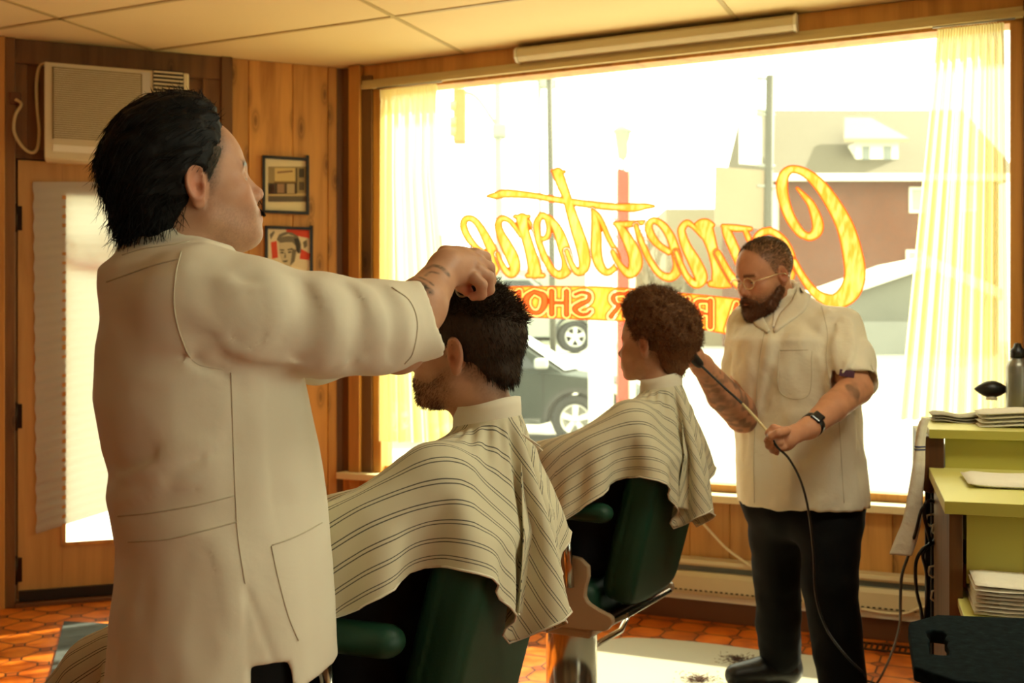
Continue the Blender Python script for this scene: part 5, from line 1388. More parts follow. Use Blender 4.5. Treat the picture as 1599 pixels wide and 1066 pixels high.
        return d
    def dirb(P,G):
        D=np.stack([-1.0+0*P[:,0],P[:,1]*1.5,-.15-7*np.maximum(0,-P[:,0]-.02)],1); D-=G*((D*G).sum(1))[:,None]*.85
        return D/nrm(D)[:,None]
    er=lambda V:ell(np.stack([V[:,0],np.abs(V[:,1]),V[:,2]],1),(-.002,.09,.0),(.034,.045,.045))>0
    sets=[dict(n=4200,mask=lambda V,G:(V[:,2]>-.05)&er(V),dir=dirb,len=.038,r=.0008,K=6,jit=.10,wave=.10,grav=.5),
          dict(n=500,mask=lambda V,G:(V[:,2]<-.0)&(V[:,0]<-.03),dir=lambda P,G:np.stack([-.25+0*P[:,0],0*P[:,0],-1+0*P[:,0]],1)+G*.25,len=.045,r=.0008,jit=.28,curl=.5,wave=.2),
          dict(n=260,mask=lambda V,G:(V[:,2]>.10)&(V[:,0]>-.02),dir=lambda P,G:G*.6+np.array([-.5,0,.1]),len=.018,r=.0007,jit=.3,curl=.8),
          dict(n=90,mask=lambda V,G:(V[:,0]<-.11),dir=lambda P,G:G*.4+np.array([-.1,0,-.9]),len=.05,r=.0006,jit=.2,curl=.6)]
    hair_obj(root,hp,toW,fH,(-.19,-.12,-.12),(.12,.12,.19),.0030,M['hair_black'],{'sets':sets,'seed':3},org)
    # greying sideburns
    g=np.random.default_rng(5); N=1600
    Pp=np.stack([g.uniform(-.002,.042,N),np.full(N,-.07),g.uniform(-.012,.06,N)],1); Pp[:,0]=np.interp(Pp[:,2],xz,xx)+g.uniform(-.006,.020,N)
    hd=lambda p:head_sdf(p,'closed',fat=1.0)
    sv=[]
    for sgn in (-1,1):
        Q=Pp.copy(); Q[:,1]=-.085*sgn*-1; Q=project(hd,Q,6,0); Q=Q[ell(np.stack([Q[:,0],np.abs(Q[:,1]),Q[:,2]],1),(-.006,.083,.0),(.027,.04,.038))>0][:620]; Gq=grad(hd,Q)
        sv.append(strands(Q,np.array([-.5,0,-.5])+Gq*.15+g.normal(size=Q.shape)*.12,.009,.00035,4))
    V=np.vstack([a[0] for a in sv]); Fc=np.vstack([sv[0][1],sv[1][1]+len(sv[0][0])])
    np_mesh('sideburns',toW(V),Fc,hair_mat('greying hair',srgb(92,88,74),.5),root,None,True,org)
    # moustache
    N=500; Q=np.stack([np.full(N,.112),g.uniform(-.026,.026,N),np.zeros(N)],1); Q[:,2]=-.050-.35*np.abs(Q[:,1])*.6+g.normal(0,.0028,N); Q=project(hd,Q,6,0); Gq=grad(hd,Q)
    D=np.stack([np.full(N,.10),np.sign(Q[:,1])*.6,np.full(N,-.85)],1)+Gq*.25+g.normal(size=(N,3))*.12
    SV,SF=strands(Q,D,.010,.0007,5,grav=.6); np_mesh('moustache',toW(SV),SF,M['hair_black'],root,None,True,org)
    return dict(root=root,hand=pc)

# =====================================================================
# BARBER 2, at the window
# =====================================================================
def barber_two():
    YB=3.85; TH=math.radians(180+46)
    HB=basis(math.radians(180+27),math.radians(-14)); hs=1.06
    ear=A(1221,431,3.80); hc=ear-HB@np.array([-.004,.077,0])*hs
    hp=headpos(hc,HB,hs); toH=lambda p:(p*hs)@HB.T+hc
    rows=[(466,1222,1262),(486,1190,1298),(508,1160,1306),(530,1149,1326),(580,1148,1333),(640,1152,1334),(700,1157,1338),(740,1159,1341),(787,1162,1344)]
    Zs=[H0+(HY-y)/F*YB for y,_,_ in rows]; cx=[((l+r)/2-CX)/F*YB for _,l,r in rows]; hw=[(r-l)/2/F*YB for _,l,r in rows]
    b=[.06,.12,.18,.215,.225,.225,.225,.228,.232]
    c_,s_=abs(math.cos(TH)),abs(math.sin(TH))
    a=[math.sqrt(max(h*h-(bb*s_)**2,.08**2))/c_ for h,bb in zip(hw,b)]; a[0]=.05;a[1]=.08;a[2]=.13
    tor=torso_fn(Zs,cx,YB,a,b,TH,2.3)
    lat=np.array([-math.sin(TH),math.cos(TH),0]); fw=np.array([math.cos(TH),math.sin(TH),0])
    cen=np.array([cx[3],YB,0]); LSh=cen+lat*.165+[0,0,H0+(HY-518)/F*3.75]; RSh=cen-lat*.165+[0,0,H0+(HY-512)/F*3.95]
    eL=A(1336,606,3.56); eR=A(1160,640,3.90)
    B=Body(); B.add(tor,np.array([cx[5],YB,1.12]),.52)
    B.chain([LSh,(LSh+RSh)/2+[0,0,.03],RSh],[.07,.075,.07],.05)
    dL=(eL-LSh)/nrm(eL-LSh); cutL=A(1334,600,3.58); dR=(eR-RSh)/nrm(eR-RSh); cutR=RSh+(eR-RSh)*.62
    def slv(S,E,cut,d,r0,r1):
        def g(P):
            q=chain(P,[S,S+(E-S)*.5,E+d*.05],[r0,(r0+r1)/2+.006,r1],.02); q=smax(q,(P-cut)@d-.006,.004)
            roll=rcone(P,cut-d*.028,cut-d*.002,r1+.008,r1+.009); roll=smax(roll,np.abs((P-cut+d*.014)@d)-.018,.006); q=smin(q,roll,.004)
            return smax(q,-rcone(P,cut-d*.05,cut+d*.06,r1-.005,r1-.001),.003)
        return g
    B.add(slv(LSh,eL,cutL,dL,.088,.074),(LSh+eL)/2,.26,.035); B.add(slv(RSh,eR,cutR,dR,.085,.070),(RSh+eR)/2,.26,.035)
    # collar, open in front
    cc=np.array([hc[0]-HB[0,0]*.045,hc[1]-HB[1,0]*.045,A(1230,462,3.85)[2]])+[.0,.02,0]
    def collar(P):
        w=(P-cc); u=w@fw; v=w@lat; r=np.hypot(u/.082,v/.080); z=w[:,2]
        top=.035-.32*(u+.0); d=np.abs(r-1)*.075-.006-.0*z; flare=.35*np.maximum(0,z); 
        d=smax(d,z-top,.003); d=smax(d,-.07-z,.004); gap=np.abs(np.arctan2(v,u))-.42
        return smax(d,-gap*.08,.004)
    B.add(collar,cc,.16,.008)
    # open V neck
    vp=A(1196,505,3.70); 
    def vneck(P):
        w=P-vp; z=w[:,2]; u=w@fw; v=w@lat; return np.maximum(np.abs(v+.02)-np.clip(z,0,1)*.55,np.maximum(-z,-u-.05))
    cr=Creases(); cr.K=1.15; rc=lambda pts:[p for p in (raycast(B,x,y,2.8) for x,y in pts) if p is not None]
    for pts,amp,w in [([(1300,500),(1290,540),(1296,580),(1304,600)],-.010,.016),([(1205,500),(1196,560),(1180,640),(1172,720)],.007,.014),([(1225,505),(1212,560),(1190,640)],-.007,.012),([(1180,520),(1172,580),(1168,660),(1180,760)],.006,.014),
        ([(1290,600),(1270,640),(1230,650)],.008,.016),([(1310,640),(1280,690),(1250,720)],-.008,.018),([(1320,680),(1300,730),(1290,780)],.008,.02),([(1230,700),(1240,740),(1235,785)],.007,.018),([(1200,690),(1205,740),(1200,785)],-.007,.016),
        ([(1250,460),(1285,480),(1310,510)],.005,.014),([(1240,480),(1262,510),(1290,530)],-.006,.014),([(1320,500),(1330,540),(1325,580)],.006,.014),([(1345,520),(1338,560),(1318,590)],-.006,.012),([(1275,560),(1282,600),(1276,640)],.006,.014)]:
        q=rc(spline(pts,3)[:,:2]); 
        if len(q)>1: cr.add(q,amp,w)
    def f(P):
        d=B(P); m=np.abs(d)<.06
        if m.any(): Q=P[m]; d=d.copy(); d[m]-=.009*fbm(Q*np.array([11,11,5]),3,14)+.003*fbm(Q*np.array([30,30,16]),2,19)
        d=cr(P,d); return smax(d,-vneck(P),.006)
    org=np.array([cx[5],YB,0])
    root=tag(empty('person',org),'bearded standing person in glasses and white short sleeved shirt, clippers in hand','person')
    sh=sdf_obj('shirt',f,(.60,3.35,.70),(1.50,4.30,1.56),.0062,M['coat2'],root,None,org)
    md=sh.modifiers.new('s','SMOOTH'); md.factor=.5; md.iterations=5
    for nm,pts in (('placket',[(1196,508),(1186,560),(1180,640),(1177,720),(1178,785)]),('pocket',[(1218,547),(1262,546)]),('pocket_edge',[(1216,548),(1218,612),(1262,617),(1268,548)]),('shoulder_seam',[(1283,478),(1292,520),(1290,560),(1296,600)]),('side_seam',[(1310,650),(1314,720),(1318,785)])):
        q=seam(f,pts,2.8,8)
        if len(q)>2: tube_child(nm,q,.0012,M['coat_seam'],sh,org)
    strip_patch('lapel',f,[(1244,447),(1236,470),(1217,492),(1208,517)],[(1266,462),(1258,484),(1238,500),(1210,520)],.007,M['coat2'],sh,org,2.8)
    strip_patch('lapel',f,[(1199,480),(1193,495),(1203,518)],[(1181,489),(1177,505),(1200,521)],.007,M['coat2'],sh,org,2.8)
    strip_patch('undershirt',f,[(1208,486),(1207,498),(1206,512)],[(1230,478),(1220,494),(1208,512)],.002,simple('bright white tee',srgb(240,234,222),.9),root,org,2.8,th=.002)
    lb=raycast(f,1321,581,2.8)
    if lb is not None:
        m=MB(); lb=lb+grad(f,lb[None])[0]*.006; m.box(Vector(lb-org),(.048,.004,.022),M=Matrix.Rotation(.15,3,'Y')@Matrix.Rotation(-.5,3,'Z'),bev=.001); m.build('sleeve_label',simple('plum woven label',srgb(84,50,74),.8),sh)
    # trousers and shoes
    T=Body(); hz=A(0,800,YB)[2]
    hA=A(1214,800,3.93); kA=A(1213,900,4.02); aA=A(1218,1022,4.12); hB=A(1290,800,3.80); kB=A(1296,915,3.72); aB=A(1318,1085,3.68)
    T.chain([hA+[0,0,.05],kA,aA],[.115,.090,.078],.03); T.chain([hB+[0,0,.05],kB,aB],[.115,.092,.080],.03); T.chain([A(1225,775,3.88),A(1285,778,3.84)],[.15,.15],.05)
    def tf(P):
        d=T(P); m=np.abs(d)<.05
        if m.any(): Q=P[m]; d=d.copy(); d[m]-=.008*fbm(Q*np.array([9,9,12]),2,31)
        return smax(smax(d,.075-P[:,2],.006),P[:,2]-.80,.01)
    sdf_obj('trousers',tf,(.72,3.4,.03),(1.5,4.35,.84),.010,M['trousers'],root,None,org)
    for pts in ([A(1228,1040,4.13),A(1190,1046,4.11),A(1150,1052,4.10)],[aB+[.0,0,-.05],aB+[-.08,-.07,-.055],aB+[-.15,-.12,-.06]]):
        S=Body(); pts=[np.array(p,float) for p in pts]
        for p,zz in zip(pts,(.072,.066,.056)): p[2]=zz
        S.chain(pts,[.056,.056,.044],.02); S.chain([pts[0]+[0,0,.0],pts[0]+[0,0,.07]],[.052,.05],.03)
        lo=np.min(pts,0)-.09; hi=np.max(pts,0)+.14
        sdf_obj('shoe',lambda P:smax(S(P),.0135-P[:,2],.004),lo,hi,.007,M['shoe'],root,None,org)
    # body
    Bd=Body(); Bd.add(lambda P:head_sdf(hp(P),'down',fat=.8)*hs,hc,.18,.012)
    Bd.chain([toH(np.array([[-.022,0,-.03]]))[0],toH(np.array([[-.03,0,-.09]]))[0],cc+[0,.0,-.03],cc+[0.0,.0,-.12]],[.062,.066,.070,.10],.03)
    Bd.chain([cc+[0,0,-.13],np.array([cx[4],YB,1.3]),np.array([cx[5],YB,.95])],[.10,.13,.13],.04)
    Bd.chain([cc+[0,0,-.10],LSh],[.05,.055],.03); Bd.chain([cc+[0,0,-.10],RSh],[.05,.055],.03)
    wL=A(1263,668,3.36); hL=A(1226,684,3.30)
    Bd.chain([LSh,eL,(eL+wL)/2,wL],[.055,.054,.046,.032],.02); Bd.chain([wL,hL],[.030,.030],.02)
    eR2=A(1160,648,3.80); wR=A(1096,570,3.52); hR=A(1080,556,3.47)
    Bd.chain([RSh,eR2,(eR2+wR)/2+[.0,.0,-.012],wR],[.055,.060,.056,.034],.02); Bd.chain([wR,hR],[.034,.030],.02)
    # left hand pinching the cord
    hy=3.285
    for pts,r in [([(1222,672,hy),(1208,668,hy-.01),(1200,676,hy-.01),(1203,685,hy)],[.013,.012,.011,.0095]),([(1218,680,hy-.02),(1204,680,hy-.03),(1198,688,hy-.02),(1203,694,hy-.01)],[.013,.012,.010,.009]),
                  ([(1218,690,hy-.02),(1206,690,hy-.03),(1200,696,hy-.02),(1206,701,hy-.01)],[.0125,.011,.010,.009]),([(1222,698,hy-.01),(1212,699,hy-.02),(1206,703,hy-.01),(1213,707,hy)],[.0115,.010,.009,.008]),([(1228,672,hy-.02),(1214,676,hy-.05),(1203,682,hy-.045)],[.014,.012,.010])]:
        Bd.chain([A(*p) for p in pts],r,.005,.003)
    Bd.ell(A(1224,687,3.30),(.036,.024,.034),None,.015)
    # right hand round the clipper
    for pts,r in [([(1080,546,3.44),(1071,541,3.43),(1066,547,3.42)],[.013,.011,.009]),([(1080,553,3.44),(1069,550,3.42),(1065,556,3.41)],[.013,.011,.010]),([(1082,561,3.44),(1070,559,3.42),(1067,565,3.42)],[.0125,.011,.009]),([(1085,568,3.45),(1074,568,3.43),(1072,572,3.43)],[.0115,.010,.009]),([(1084,543,3.50),(1074,537,3.50),(1067,538,3.47)],[.013,.011,.009])]:
        Bd.chain([A(*p) for p in pts],r,.006,.003)
    Bd.ell(A(1083,556,3.47),(.034,.03,.034),None,.015)
    st={'eyes':'down','brow':lin(78,48,28),'stubble':(.9,lin(66,38,22)),'fade':(.72,lin(92,66,42),([-.1,-.05,-.02,.0,.03,.05,.08,.1,.14],[-.03,-.02,-.0,.012,.028,.036,.052,.060,.07])),'fz':.012}
    sk=lin(196,142,108)
    def colf(V):
        p=hp(V); C=head_color(p,sk,st); C[nrm(V-hc)>.2]=sk
        def ink(a_,b_,w,am,seed,sc=60):
            nonlocal C
            q=rcone(V,a_,b_,0,0); t=np.clip(1.2-q/w,0,1)*np.clip(.2+2.2*vnoise(V*sc,seed),0,1); C+=(lin(52,54,50)-C)*(am*t)[:,None]
        ink(eR2,(eR2+wR)/2,.10,.9,3,42); ink((eR2+wR)/2,wR+(eR2-wR)*.2,.07,.8,5,70)
        ink(A(1318,612,3.5),A(1330,622,3.5),.06,.85,7,40); ink(A(1295,640,3.45),A(1305,655,3.45),.04,.8,9,60)
        return C
    sdf_obj('body',Bd,(.45,3.15,.85),(1.50,4.15,1.75),.0040,M['skin'],root,colf,org)
    # cropped hair
    g=np.random.default_rng(4); hd=lambda p:head_sdf(p,'down',fat=.8)
    N=9000; Q=g.normal(size=(N,3)); Q/=nrm(Q)[:,None]; Q=Q*np.array([.1,.08,.09])+np.array([-.01,0,.05]); Q=project(hd,Q,5,0)
    xz=[-.05,-.02,.0,.03,.05,.08,.1,.14]; xx=[-.03,.0,.012,.028,.036,.052,.060,.075]
    k=(Q[:,0]<np.interp(Q[:,2],xz,xx))&(Q[:,2]>.012-.5*np.maximum(0,-Q[:,0]-.03))&(np.abs(Q[:,1])<.080)
    Q=Q[k]; Gq=grad(hd,Q); ln=.0045+.006*np.clip((Q[:,2]-.06)/.05,0,1)
    SV,SF=strands(Q,Gq*.6+np.array([-.3,0,0])+g.normal(size=Q.shape)*.15,ln,.0006,3)
    np_mesh('hair',toH(SV),SF,hair_mat('cropped light brown hair',srgb(112,84,54),.5),root,None,True,org)
    # full beard
    def bf(p):
        q=p.copy(); q[:,1]=np.abs(q[:,1])
        d=ell(q,(.062,0,-.092),(.046,.046,.040)); d=smin(d,rcone(q,(.006,.060,-.040),(.045,.046,-.085),.016,.026),.02); d=smin(d,ell(q,(.074,0,-.106),(.026,.032,.024)),.02)
        d=smin(d,rcone(q,(.104,.006,-.050),(.088,.032,-.068),.0075,.010),.008)
        d=smax(d,-ell(q,(.115,0,-.0645),(.020,.020,.0055)),.005)
        d=smax(d,q[:,2]-np.interp(q[:,0],[-.01,.02,.05,.09,.11],[-.012,-.030,-.050,-.047,-.046]),.006)
        return d-.0022*vnoise(p*110,3)-.0012*vnoise(p*260,4)
    V,Fc=surface_nets(bf,(-.03,-.09,-.15),(.13,.09,.0),.0028)
    Gv=grad(bf,V); ids=g.choice(len(V),4200); SV,SF=strands(V[ids],Gv[ids]*.5+np.array([.15,0,-.8])+g.normal(size=(4200,3))*.25,.011,.0006,4,curl=.6)
    V2,F2,_=join_np([(V,Fc,np.zeros((len(V),3))),(SV,SF,np.zeros((len(SV),3)))])
    np_mesh('beard',toH(V2),F2,hair_mat('dark reddish beard',srgb(112,70,42),.5,.3),root,None,True,org)
    # glasses
    m=MB(); G=lambda x,y,z:Vector(toH(np.array([[x,y,z]]))[0]-org)
    for s in (-1,1):
        ring=[G(.106-.25*max(0,abs(.034*1+.020*math.cos(t))-.03),s*(.034+.022*math.cos(t)),.000+.018*math.sin(t)) for t in np.linspace(0,2*math.pi,25)]
        m.tube(ring,.0015,6); m.tube([G(.101,s*.056,.006),G(.09,s*.072,.008),G(.02,s*.083,.012),G(-.01,s*.085,.008)],.0015,6); m.tube([G(-.01,s*.085,.008),G(-.03,s*.082,-.008)],.0022,6)
    m.tube([G(.106,-.012,.004),G(.110,0,.007),G(.106,.012,.004)],.0015,6)
    gl_=m.build('glasses',simple('pale gold spectacle frame',srgb(232,208,160),.25,.6),root)
    t=NT('spectacle lens'); lm=t.done(t.n('MixShader',{0:.12,1:t.n('BsdfTransparent').outputs[0],2:t.n('BsdfGlossy',{'Roughness':.03}).outputs[0]}).outputs[0])
    for s in (-1,1):
        m=MB(); m.add([G(.1055,s*(.034+.021*math.cos(t)),.017*math.sin(t)) for t in np.linspace(0,2*math.pi,24,endpoint=False)],[tuple(range(24))]); o=m.build('lens',lm); o.parent=gl_
    # watch
    ax=Vector(eL-wL).normalized(); c=Vector(wL)+ax*.022-Vector(org); m=MB(); Rw=ax.to_track_quat('Z','Y').to_matrix()
    m.lathe([(.034,-.012),(.0375,-.011),(.0375,.011),(.034,.012)],c,28,M=Rw); w_=m.build('watch',M['black'],root)
    vd=Vector((-.25,-.93,.28)).normalized(); vd=(vd-ax*vd.dot(ax)).normalized(); q=Matrix((ax.cross(vd),ax,vd)).transposed()
    m=MB(); m.box(c+vd*.038,(.036,.040,.012),M=q,bev=.005); w2=m.build('watch_case',simple('watch case',srgb(28,32,38),.15)); w2.parent=w_
    # clipper with cord
    cl=tag(empty('hair_clipper',A(1080,552,3.45)),'black electric hair clipper in the right hand of the bearded person','hair clipper')
    ci=cl.location
    S=Body(); S.chain([A(1067,541,3.41),A(1076,552,3.42),A(1092,568,3.44)],[.014,.019,.014],.01)
    V,Fc=surface_nets(S,A(1067,541,3.41)-.06,A(1092,568,3.44)+[.06,.06,.10],.004); 
    lo=np.minimum(A(1067,541,3.41),A(1092,568,3.44))-.05; hi=np.maximum(A(1067,541,3.41),A(1092,568,3.44))+.05
    V,Fc=surface_nets(S,lo,hi,.004); np_mesh('body',V,Fc,M['black'],cl,None,True,np.array(ci))
    m=MB(); m.box(Vector(A(1063,537,3.40))-ci,(.03,.012,.02),M=Matrix.Rotation(.7,3,'Y'),bev=.002); m.build('blade',M['steel'],cl)
    pts=[A(1092,568,3.43),A(1130,604,3.42),A(1165,636,3.40),A(1200,676,3.27),A(1213,697,3.25),A(1232,716,3.32),A(1250,750,3.40),A(1262,795,3.44),A(1270,860,3.50),A(1274,930,3.52),A(1290,980,3.50),A(1318,1020,3.44),A(1350,1052,3.42)]
    sp=spline(pts,6); k=int(len(sp)*2.7/12)
    e0=onz(1352,1062,.006); e1=onz(1372,1068,.006); sp=np.vstack([sp,[list(e0)],[list(e1)]])
    m=MB(); m.tube(sp,.0038,8); cb=m.build('clipper_cord',M['black'],loc=Vector(sp[0])); tag(cb,'black cord running from the clippers past the left hand down the trousers','cord')
    m=MB(); a_=int(6*1.9); m.tube(sp[a_:19],.0046,8); tp=m.build('cord_tape',simple('pale tape on cord',srgb(222,206,160),.6)); tp.data.transform(Matrix.Translation(-cb.location)); tp.parent=cb

# ---------- barber chairs
M['green']=simple('dark green vinyl',srgb(24,62,44),.5,0,.08,220,vary=.15,spec=.3)
M['green2']=simple('dark green side vinyl',srgb(16,42,32),.5,0,.08,220,vary=.15)
M['enamel']=simple('taupe enamel',srgb(178,152,120),.35,vary=.08)
RB=math.radians(14)
def back_R(): 
    c,s=math.cos(RB),math.sin(RB)
    return np.array([[c,0,-s],[0,1,0],[s,0,c]])   # columns: normal (forward), left, up along the slab
BC=np.array([-.285,0,.765]); BHh=np.array([.050,.215,.250])
def chair(loc,yaw,label):
    r=tag(empty('barber_chair',(loc[0],loc[1],0)),label,'barber chair','green barber chairs'); r.rotation_euler=(0,0,yaw)
    m=MB(); m.lathe([(0,.013),(.33,.013),(.335,.025),(.30,.045),(.16,.07),(.105,.10),(.095,.12)],n=48); m.build('base',M['chrome'],r)
    m=MB(); m.lathe([(.082,.10),(.082,.40),(.088,.42),(.088,.443),(0,.443)],n=40); m.build('column',M['chrome'],r)
    m=MB(); m.tube([(-.0,-.09,.30),(-.05,-.28,.33),(-.06,-.33,.38)],.010,10); m.tube([(-.06,-.33,.375),(-.065,-.355,.43)],.016,10); m.build('pump_lever',M['chrome'],r)
    # side shells of the seat
    prof=[(.28,.60),(.285,.52),(.20,.475),(-.18,.472),(-.245,.49),(-.25,.52),(-.20,.54),(-.165,.57),(-.15,.68),(.20,.68)]
    for s in (-1,1):
        m=MB(); m.prism([Vector((a,s*.255,b)) for a,b in spline(prof+[prof[0]],4)[:-1]],Vector((0,-s*.022,0))); m.build('side_shell',M['enamel'],r,bevel=.004)
    m=MB(); m.box((.04,0,.458),(.44,.49,.03),bev=.01); m.build('seat_pan',M['enamel'],r)
    m=MB(); m.box((-.22,0,.485),(.12,.36,.016),M=Matrix.Rotation(.5,3,'Y'),bev=.004); m.build('back_bracket',M['chrome'],r)
    V,Fc=surface_nets(lambda P:rbox(P,(.05,0,.54),(.235,.23,.062),.045),(-.22,-.27,.44),(.32,.27,.63),.012)
    np_mesh('seat',V,Fc,M['green'],r)
    Rb=back_R()
    def fb(P):
        p=(P-BC)@Rb
        w=.215-.02*np.clip(-p[:,2]/.25,0,1)**2
        q=np.abs(p)-np.stack([np.full(len(P),.052-.036),w-.036,np.full(len(P),.250-.036)],1)
        # rounded lower corners
        d=nrm(np.maximum(q,0))+np.minimum(q.max(1),0)-.036
        d=smax(d,np.hypot(p[:,1]*.8,(p[:,2]-.03))-.292,.04)
        g=np.abs(p[:,0]-.012); d=d+.004*np.exp(-(g/.004)**2)
        return d
    V,Fc=surface_nets(fb,(-.50,-.25,.46),(-.12,.25,1.06),.008)
    np_mesh('backrest',V,Fc,M['green'],r)
    m=MB(); pts=[]
    for s in (1,-1):
        ar=tag(empty('x'),None); bpy.data.objects.remove(ar)
        V,Fc=surface_nets(lambda P:rcone(P*np.array([1,1,1.25]),(-.235,s*.29,.825*1.25),(.20,s*.29,.830*1.25),.036,.033),(-.30,s*.29-.06,.76),(.26,s*.29+.06,.90),.008)
        arm=np_mesh('armrest',V,Fc,M['green'],r)
        
        for xx in (-.12,.14):
            m=MB(); m.tube([(xx,s*.285,.80),(xx-.01,s*.28,.60)],.014,10); o=m.build('arm_post',M['chrome']); o.parent=arm
    m=MB(); m.box((.60,0,.13),(.20,.34,.02),M=Matrix.Rotation(.12,3,'Y'),bev=.006); m.tube([(.26,.12,.46),(.54,.12,.14)],.012,8); m.tube([(.26,-.12,.46),(.54,-.12,.14)],.012,8); m.build('footrest',M['chrome'],r)
    return r
Y1=math.pi-math.radians(20); Y2=math.pi-math.radians(29)
O1=np.array([-.334,2.162,0]); O2=np.array([.190,3.49,0]); O2C=O2
def frame(O,yaw):
    c,s=math.cos(yaw),math.sin(yaw); R=np.array([[c,-s,0],[s,c,0],[0,0,1.]]); return lambda p:np.asarray(p)@R.T+O, lambda P:(P-O)@R
# ---------- seated clients: shared pose in chair space
NK=np.array([-.305,0,1.165])
def sit_parts():
    L=[]
    def ch(pts,rs): L.append((pts,rs))
    for s in (-1,1):
        ch([(-.08,s*.07,.68),(-.14,s*.075,.88),(-.225,s*.08,1.03)],[.11,.10,.09])
        ch([(-.28,s*.06,1.075),(-.275,s*.165,1.075)],[.062,.060])
        ch([(-.272,s*.175,1.07),(-.19,s*.245,1.01),(-.08,s*.265,.975),(.10,s*.245,.94),(.18,s*.22,.92)],[.060,.052,.050,.046,.046])
        ch([(-.06,s*.085,.66),(.42,s*.12,.685),(.50,s*.12,.655)],[.09,.070,.062])
        ch([(.50,s*.12,.64),(.58,s*.12,.24)],[.062,.045])
    ch([(-.28,0,1.06),(-.305,0,1.17)],[.062,.056])
    return [([np.array(p,float) for p in a],b) for a,b in L]
SP=sit_parts()
def sit_sdf(P):
    d=None
    for pts,rs in SP:
        q=chain(P,pts,rs); d=q if d is None else smin(d,q,.03)
    Rb=back_R(); d=np.minimum(d,rbox(P,BC,BHh,.035,Rb))
    for s in (-1,1): d=np.minimum(d,rcone(P,(-.185,s*.29,.825),(.20,s*.29,.83),.034,.032))
    return d
def cape_sim(seed,front=1.12,side=.33,back=.35,steps=260,yoff=0,iters=9,slit=.03,sb=.22,sf=.56):
    N=168; K=44
    per=[]   # outer rectangle walked from the back slit round the left, front, right, back to the slit
    ov=.07; pts=[(-back,-ov),(-back,sb),(-.02,side),(.42,sf),(front,sf),(front,-sf),(.42,-sf),(-.02,-side),(-back,-sb),(-back,ov*.3)]
    seg=[np.hypot(pts[i+1][0]-pts[i][0],pts[i+1][1]-pts[i][1]) for i in range(len(pts)-1)]; tot=sum(seg)
    ns=[int(round(N*x/tot)) for x in seg]; 
    out=[]
    for i,n in enumerate(ns):
        for k in range(n): t=k/n; out.append((pts[i][0]+(pts[i+1][0]-pts[i][0])*t,pts[i][1]+(pts[i+1][1]-pts[i][1])*t))
    out.append(pts[-1]); out=np.array(out); N=len(out)
    ang=np.unwrap(np.arctan2(out[:,1],out[:,0])); ang=ang+ (2*math.pi if ang[0]<0 else 0)
    r0=.078; inner=np.stack([r0*np.cos(ang),r0*np.sin(ang)],1)
    t=np.linspace(0,1,K)**1.05
    flat=inner[:,None]*(1-t)[None,:,None]+out[:,None]*t[None,:,None]          # N,K,2
    X=np.zeros((N,K,3)); rr=nrm(flat); X[...,0]=flat[...,0]+NK[0]; X[...,1]=flat[...,1]; X[...,2]=NK[2]+.0+.02*np.exp(-rr*10)-.02
    g=np.random.default_rng(seed); X[...,2]+=.006*g.normal(size=(N,K))
    # overlap the flaps at the slit
    X[-14:,:,2]+=.014; offs=np.full((N,K),.007); offs[-16:]=.015; offs[:,-3:]=.009; offs=offs.ravel()
    ring=np.stack([NK[0]+.063*np.cos(ang),.063*np.sin(ang),NK[2]+.01-.20*(.063*np.cos(ang))],1)
    X[:,0]=ring; X[:,1]=ring+np.stack([.004*np.cos(ang),.004*np.sin(ang),-.012+0*ang],1)
    Vv=np.zeros_like(X); dt=1/60.; W=np.ones((N,K)); W[:,:2]=0
    def cons(sa,sb,stiff):
        L=nrm(flat[sa]-flat[sb]); wa,wb=W[sa],W[sb]; ws=np.maximum(wa+wb,1e-6); return (sa,sb,L,wa/ws,wb/ws,stiff)
    C=[]; S=slice
    for (di,dj,st) in ((0,1,1),(1,0,1),(1,1,.6),(1,-1,.6),(0,2,.18),(2,0,.18)):
        # colour into independent sets
        step=2*max(di,1) if di else 1; stepj=2*max(abs(dj),1) if not di else 1
        J=(slice(max(0,-dj),K-max(0,dj)),slice(max(0,-dj)+dj,K-max(0,dj)+dj))
        if di:
            for o in range(0,2*di):
                n_=len(range(o,N-di,2*di)); 
                if n_: C.append(cons((slice(o,o+2*di*(n_-1)+1,2*di),J[0]),(slice(o+di,o+di+2*di*(n_-1)+1,2*di),J[1]),st))
        else:
            for o in range(0,2*dj):
                n_=len(range(o,K-dj,2*dj))
                if n_: C.append(cons((slice(None),slice(o,o+2*dj*(n_-1)+1,2*dj)),(slice(None),slice(o+dj,o+dj+2*dj*(n_-1)+1,2*dj)),st))
    for it in range(steps):
        damp=.985 if it<steps*.6 else .93
        Vv*=damp; Vv[...,2]-=9.81*dt*(W>0)*.5
        Vv=np.clip(Vv,-1.6,1.6)
        Q=X+Vv*dt
        for k in range(iters):
            for sa,sb,L,wa,wb,st in C:
                d=Q[sb]-Q[sa]; l=nrm(d); c=(d*((l-L)/np.maximum(l,1e-6)*st)[...,None])
                Q[sa]+=c*wa[...,None]; Q[sb]-=c*wb[...,None]
            if k in (2,5,iters-1):
                P=Q.reshape(-1,3); sd=sit_sdf(P)-offs; m=(sd<0)&(W.ravel()>0)
                if m.any():
                    Pm=P[m]; e=.002; gx=np.stack([sit_sdf(Pm+np.eye(3)[a]*e)-sit_sdf(Pm-np.eye(3)[a]*e) for a in range(3)],1); gx/=np.maximum(nrm(gx),1e-6)[:,None]
                    Pn=Pm-gx*sd[m][:,None]
                    # friction against the start of the step
                    X0=X.reshape(-1,3)[m]; mv=Pn-X0; tn=mv-gx*(mv*gx).sum(1)[:,None]; Pn=Pn-tn*.35
                    P[m]=Pn; Q=P.reshape(N,K,3)
        Vv=(Q-X)/dt; X=Q
    return X,flat
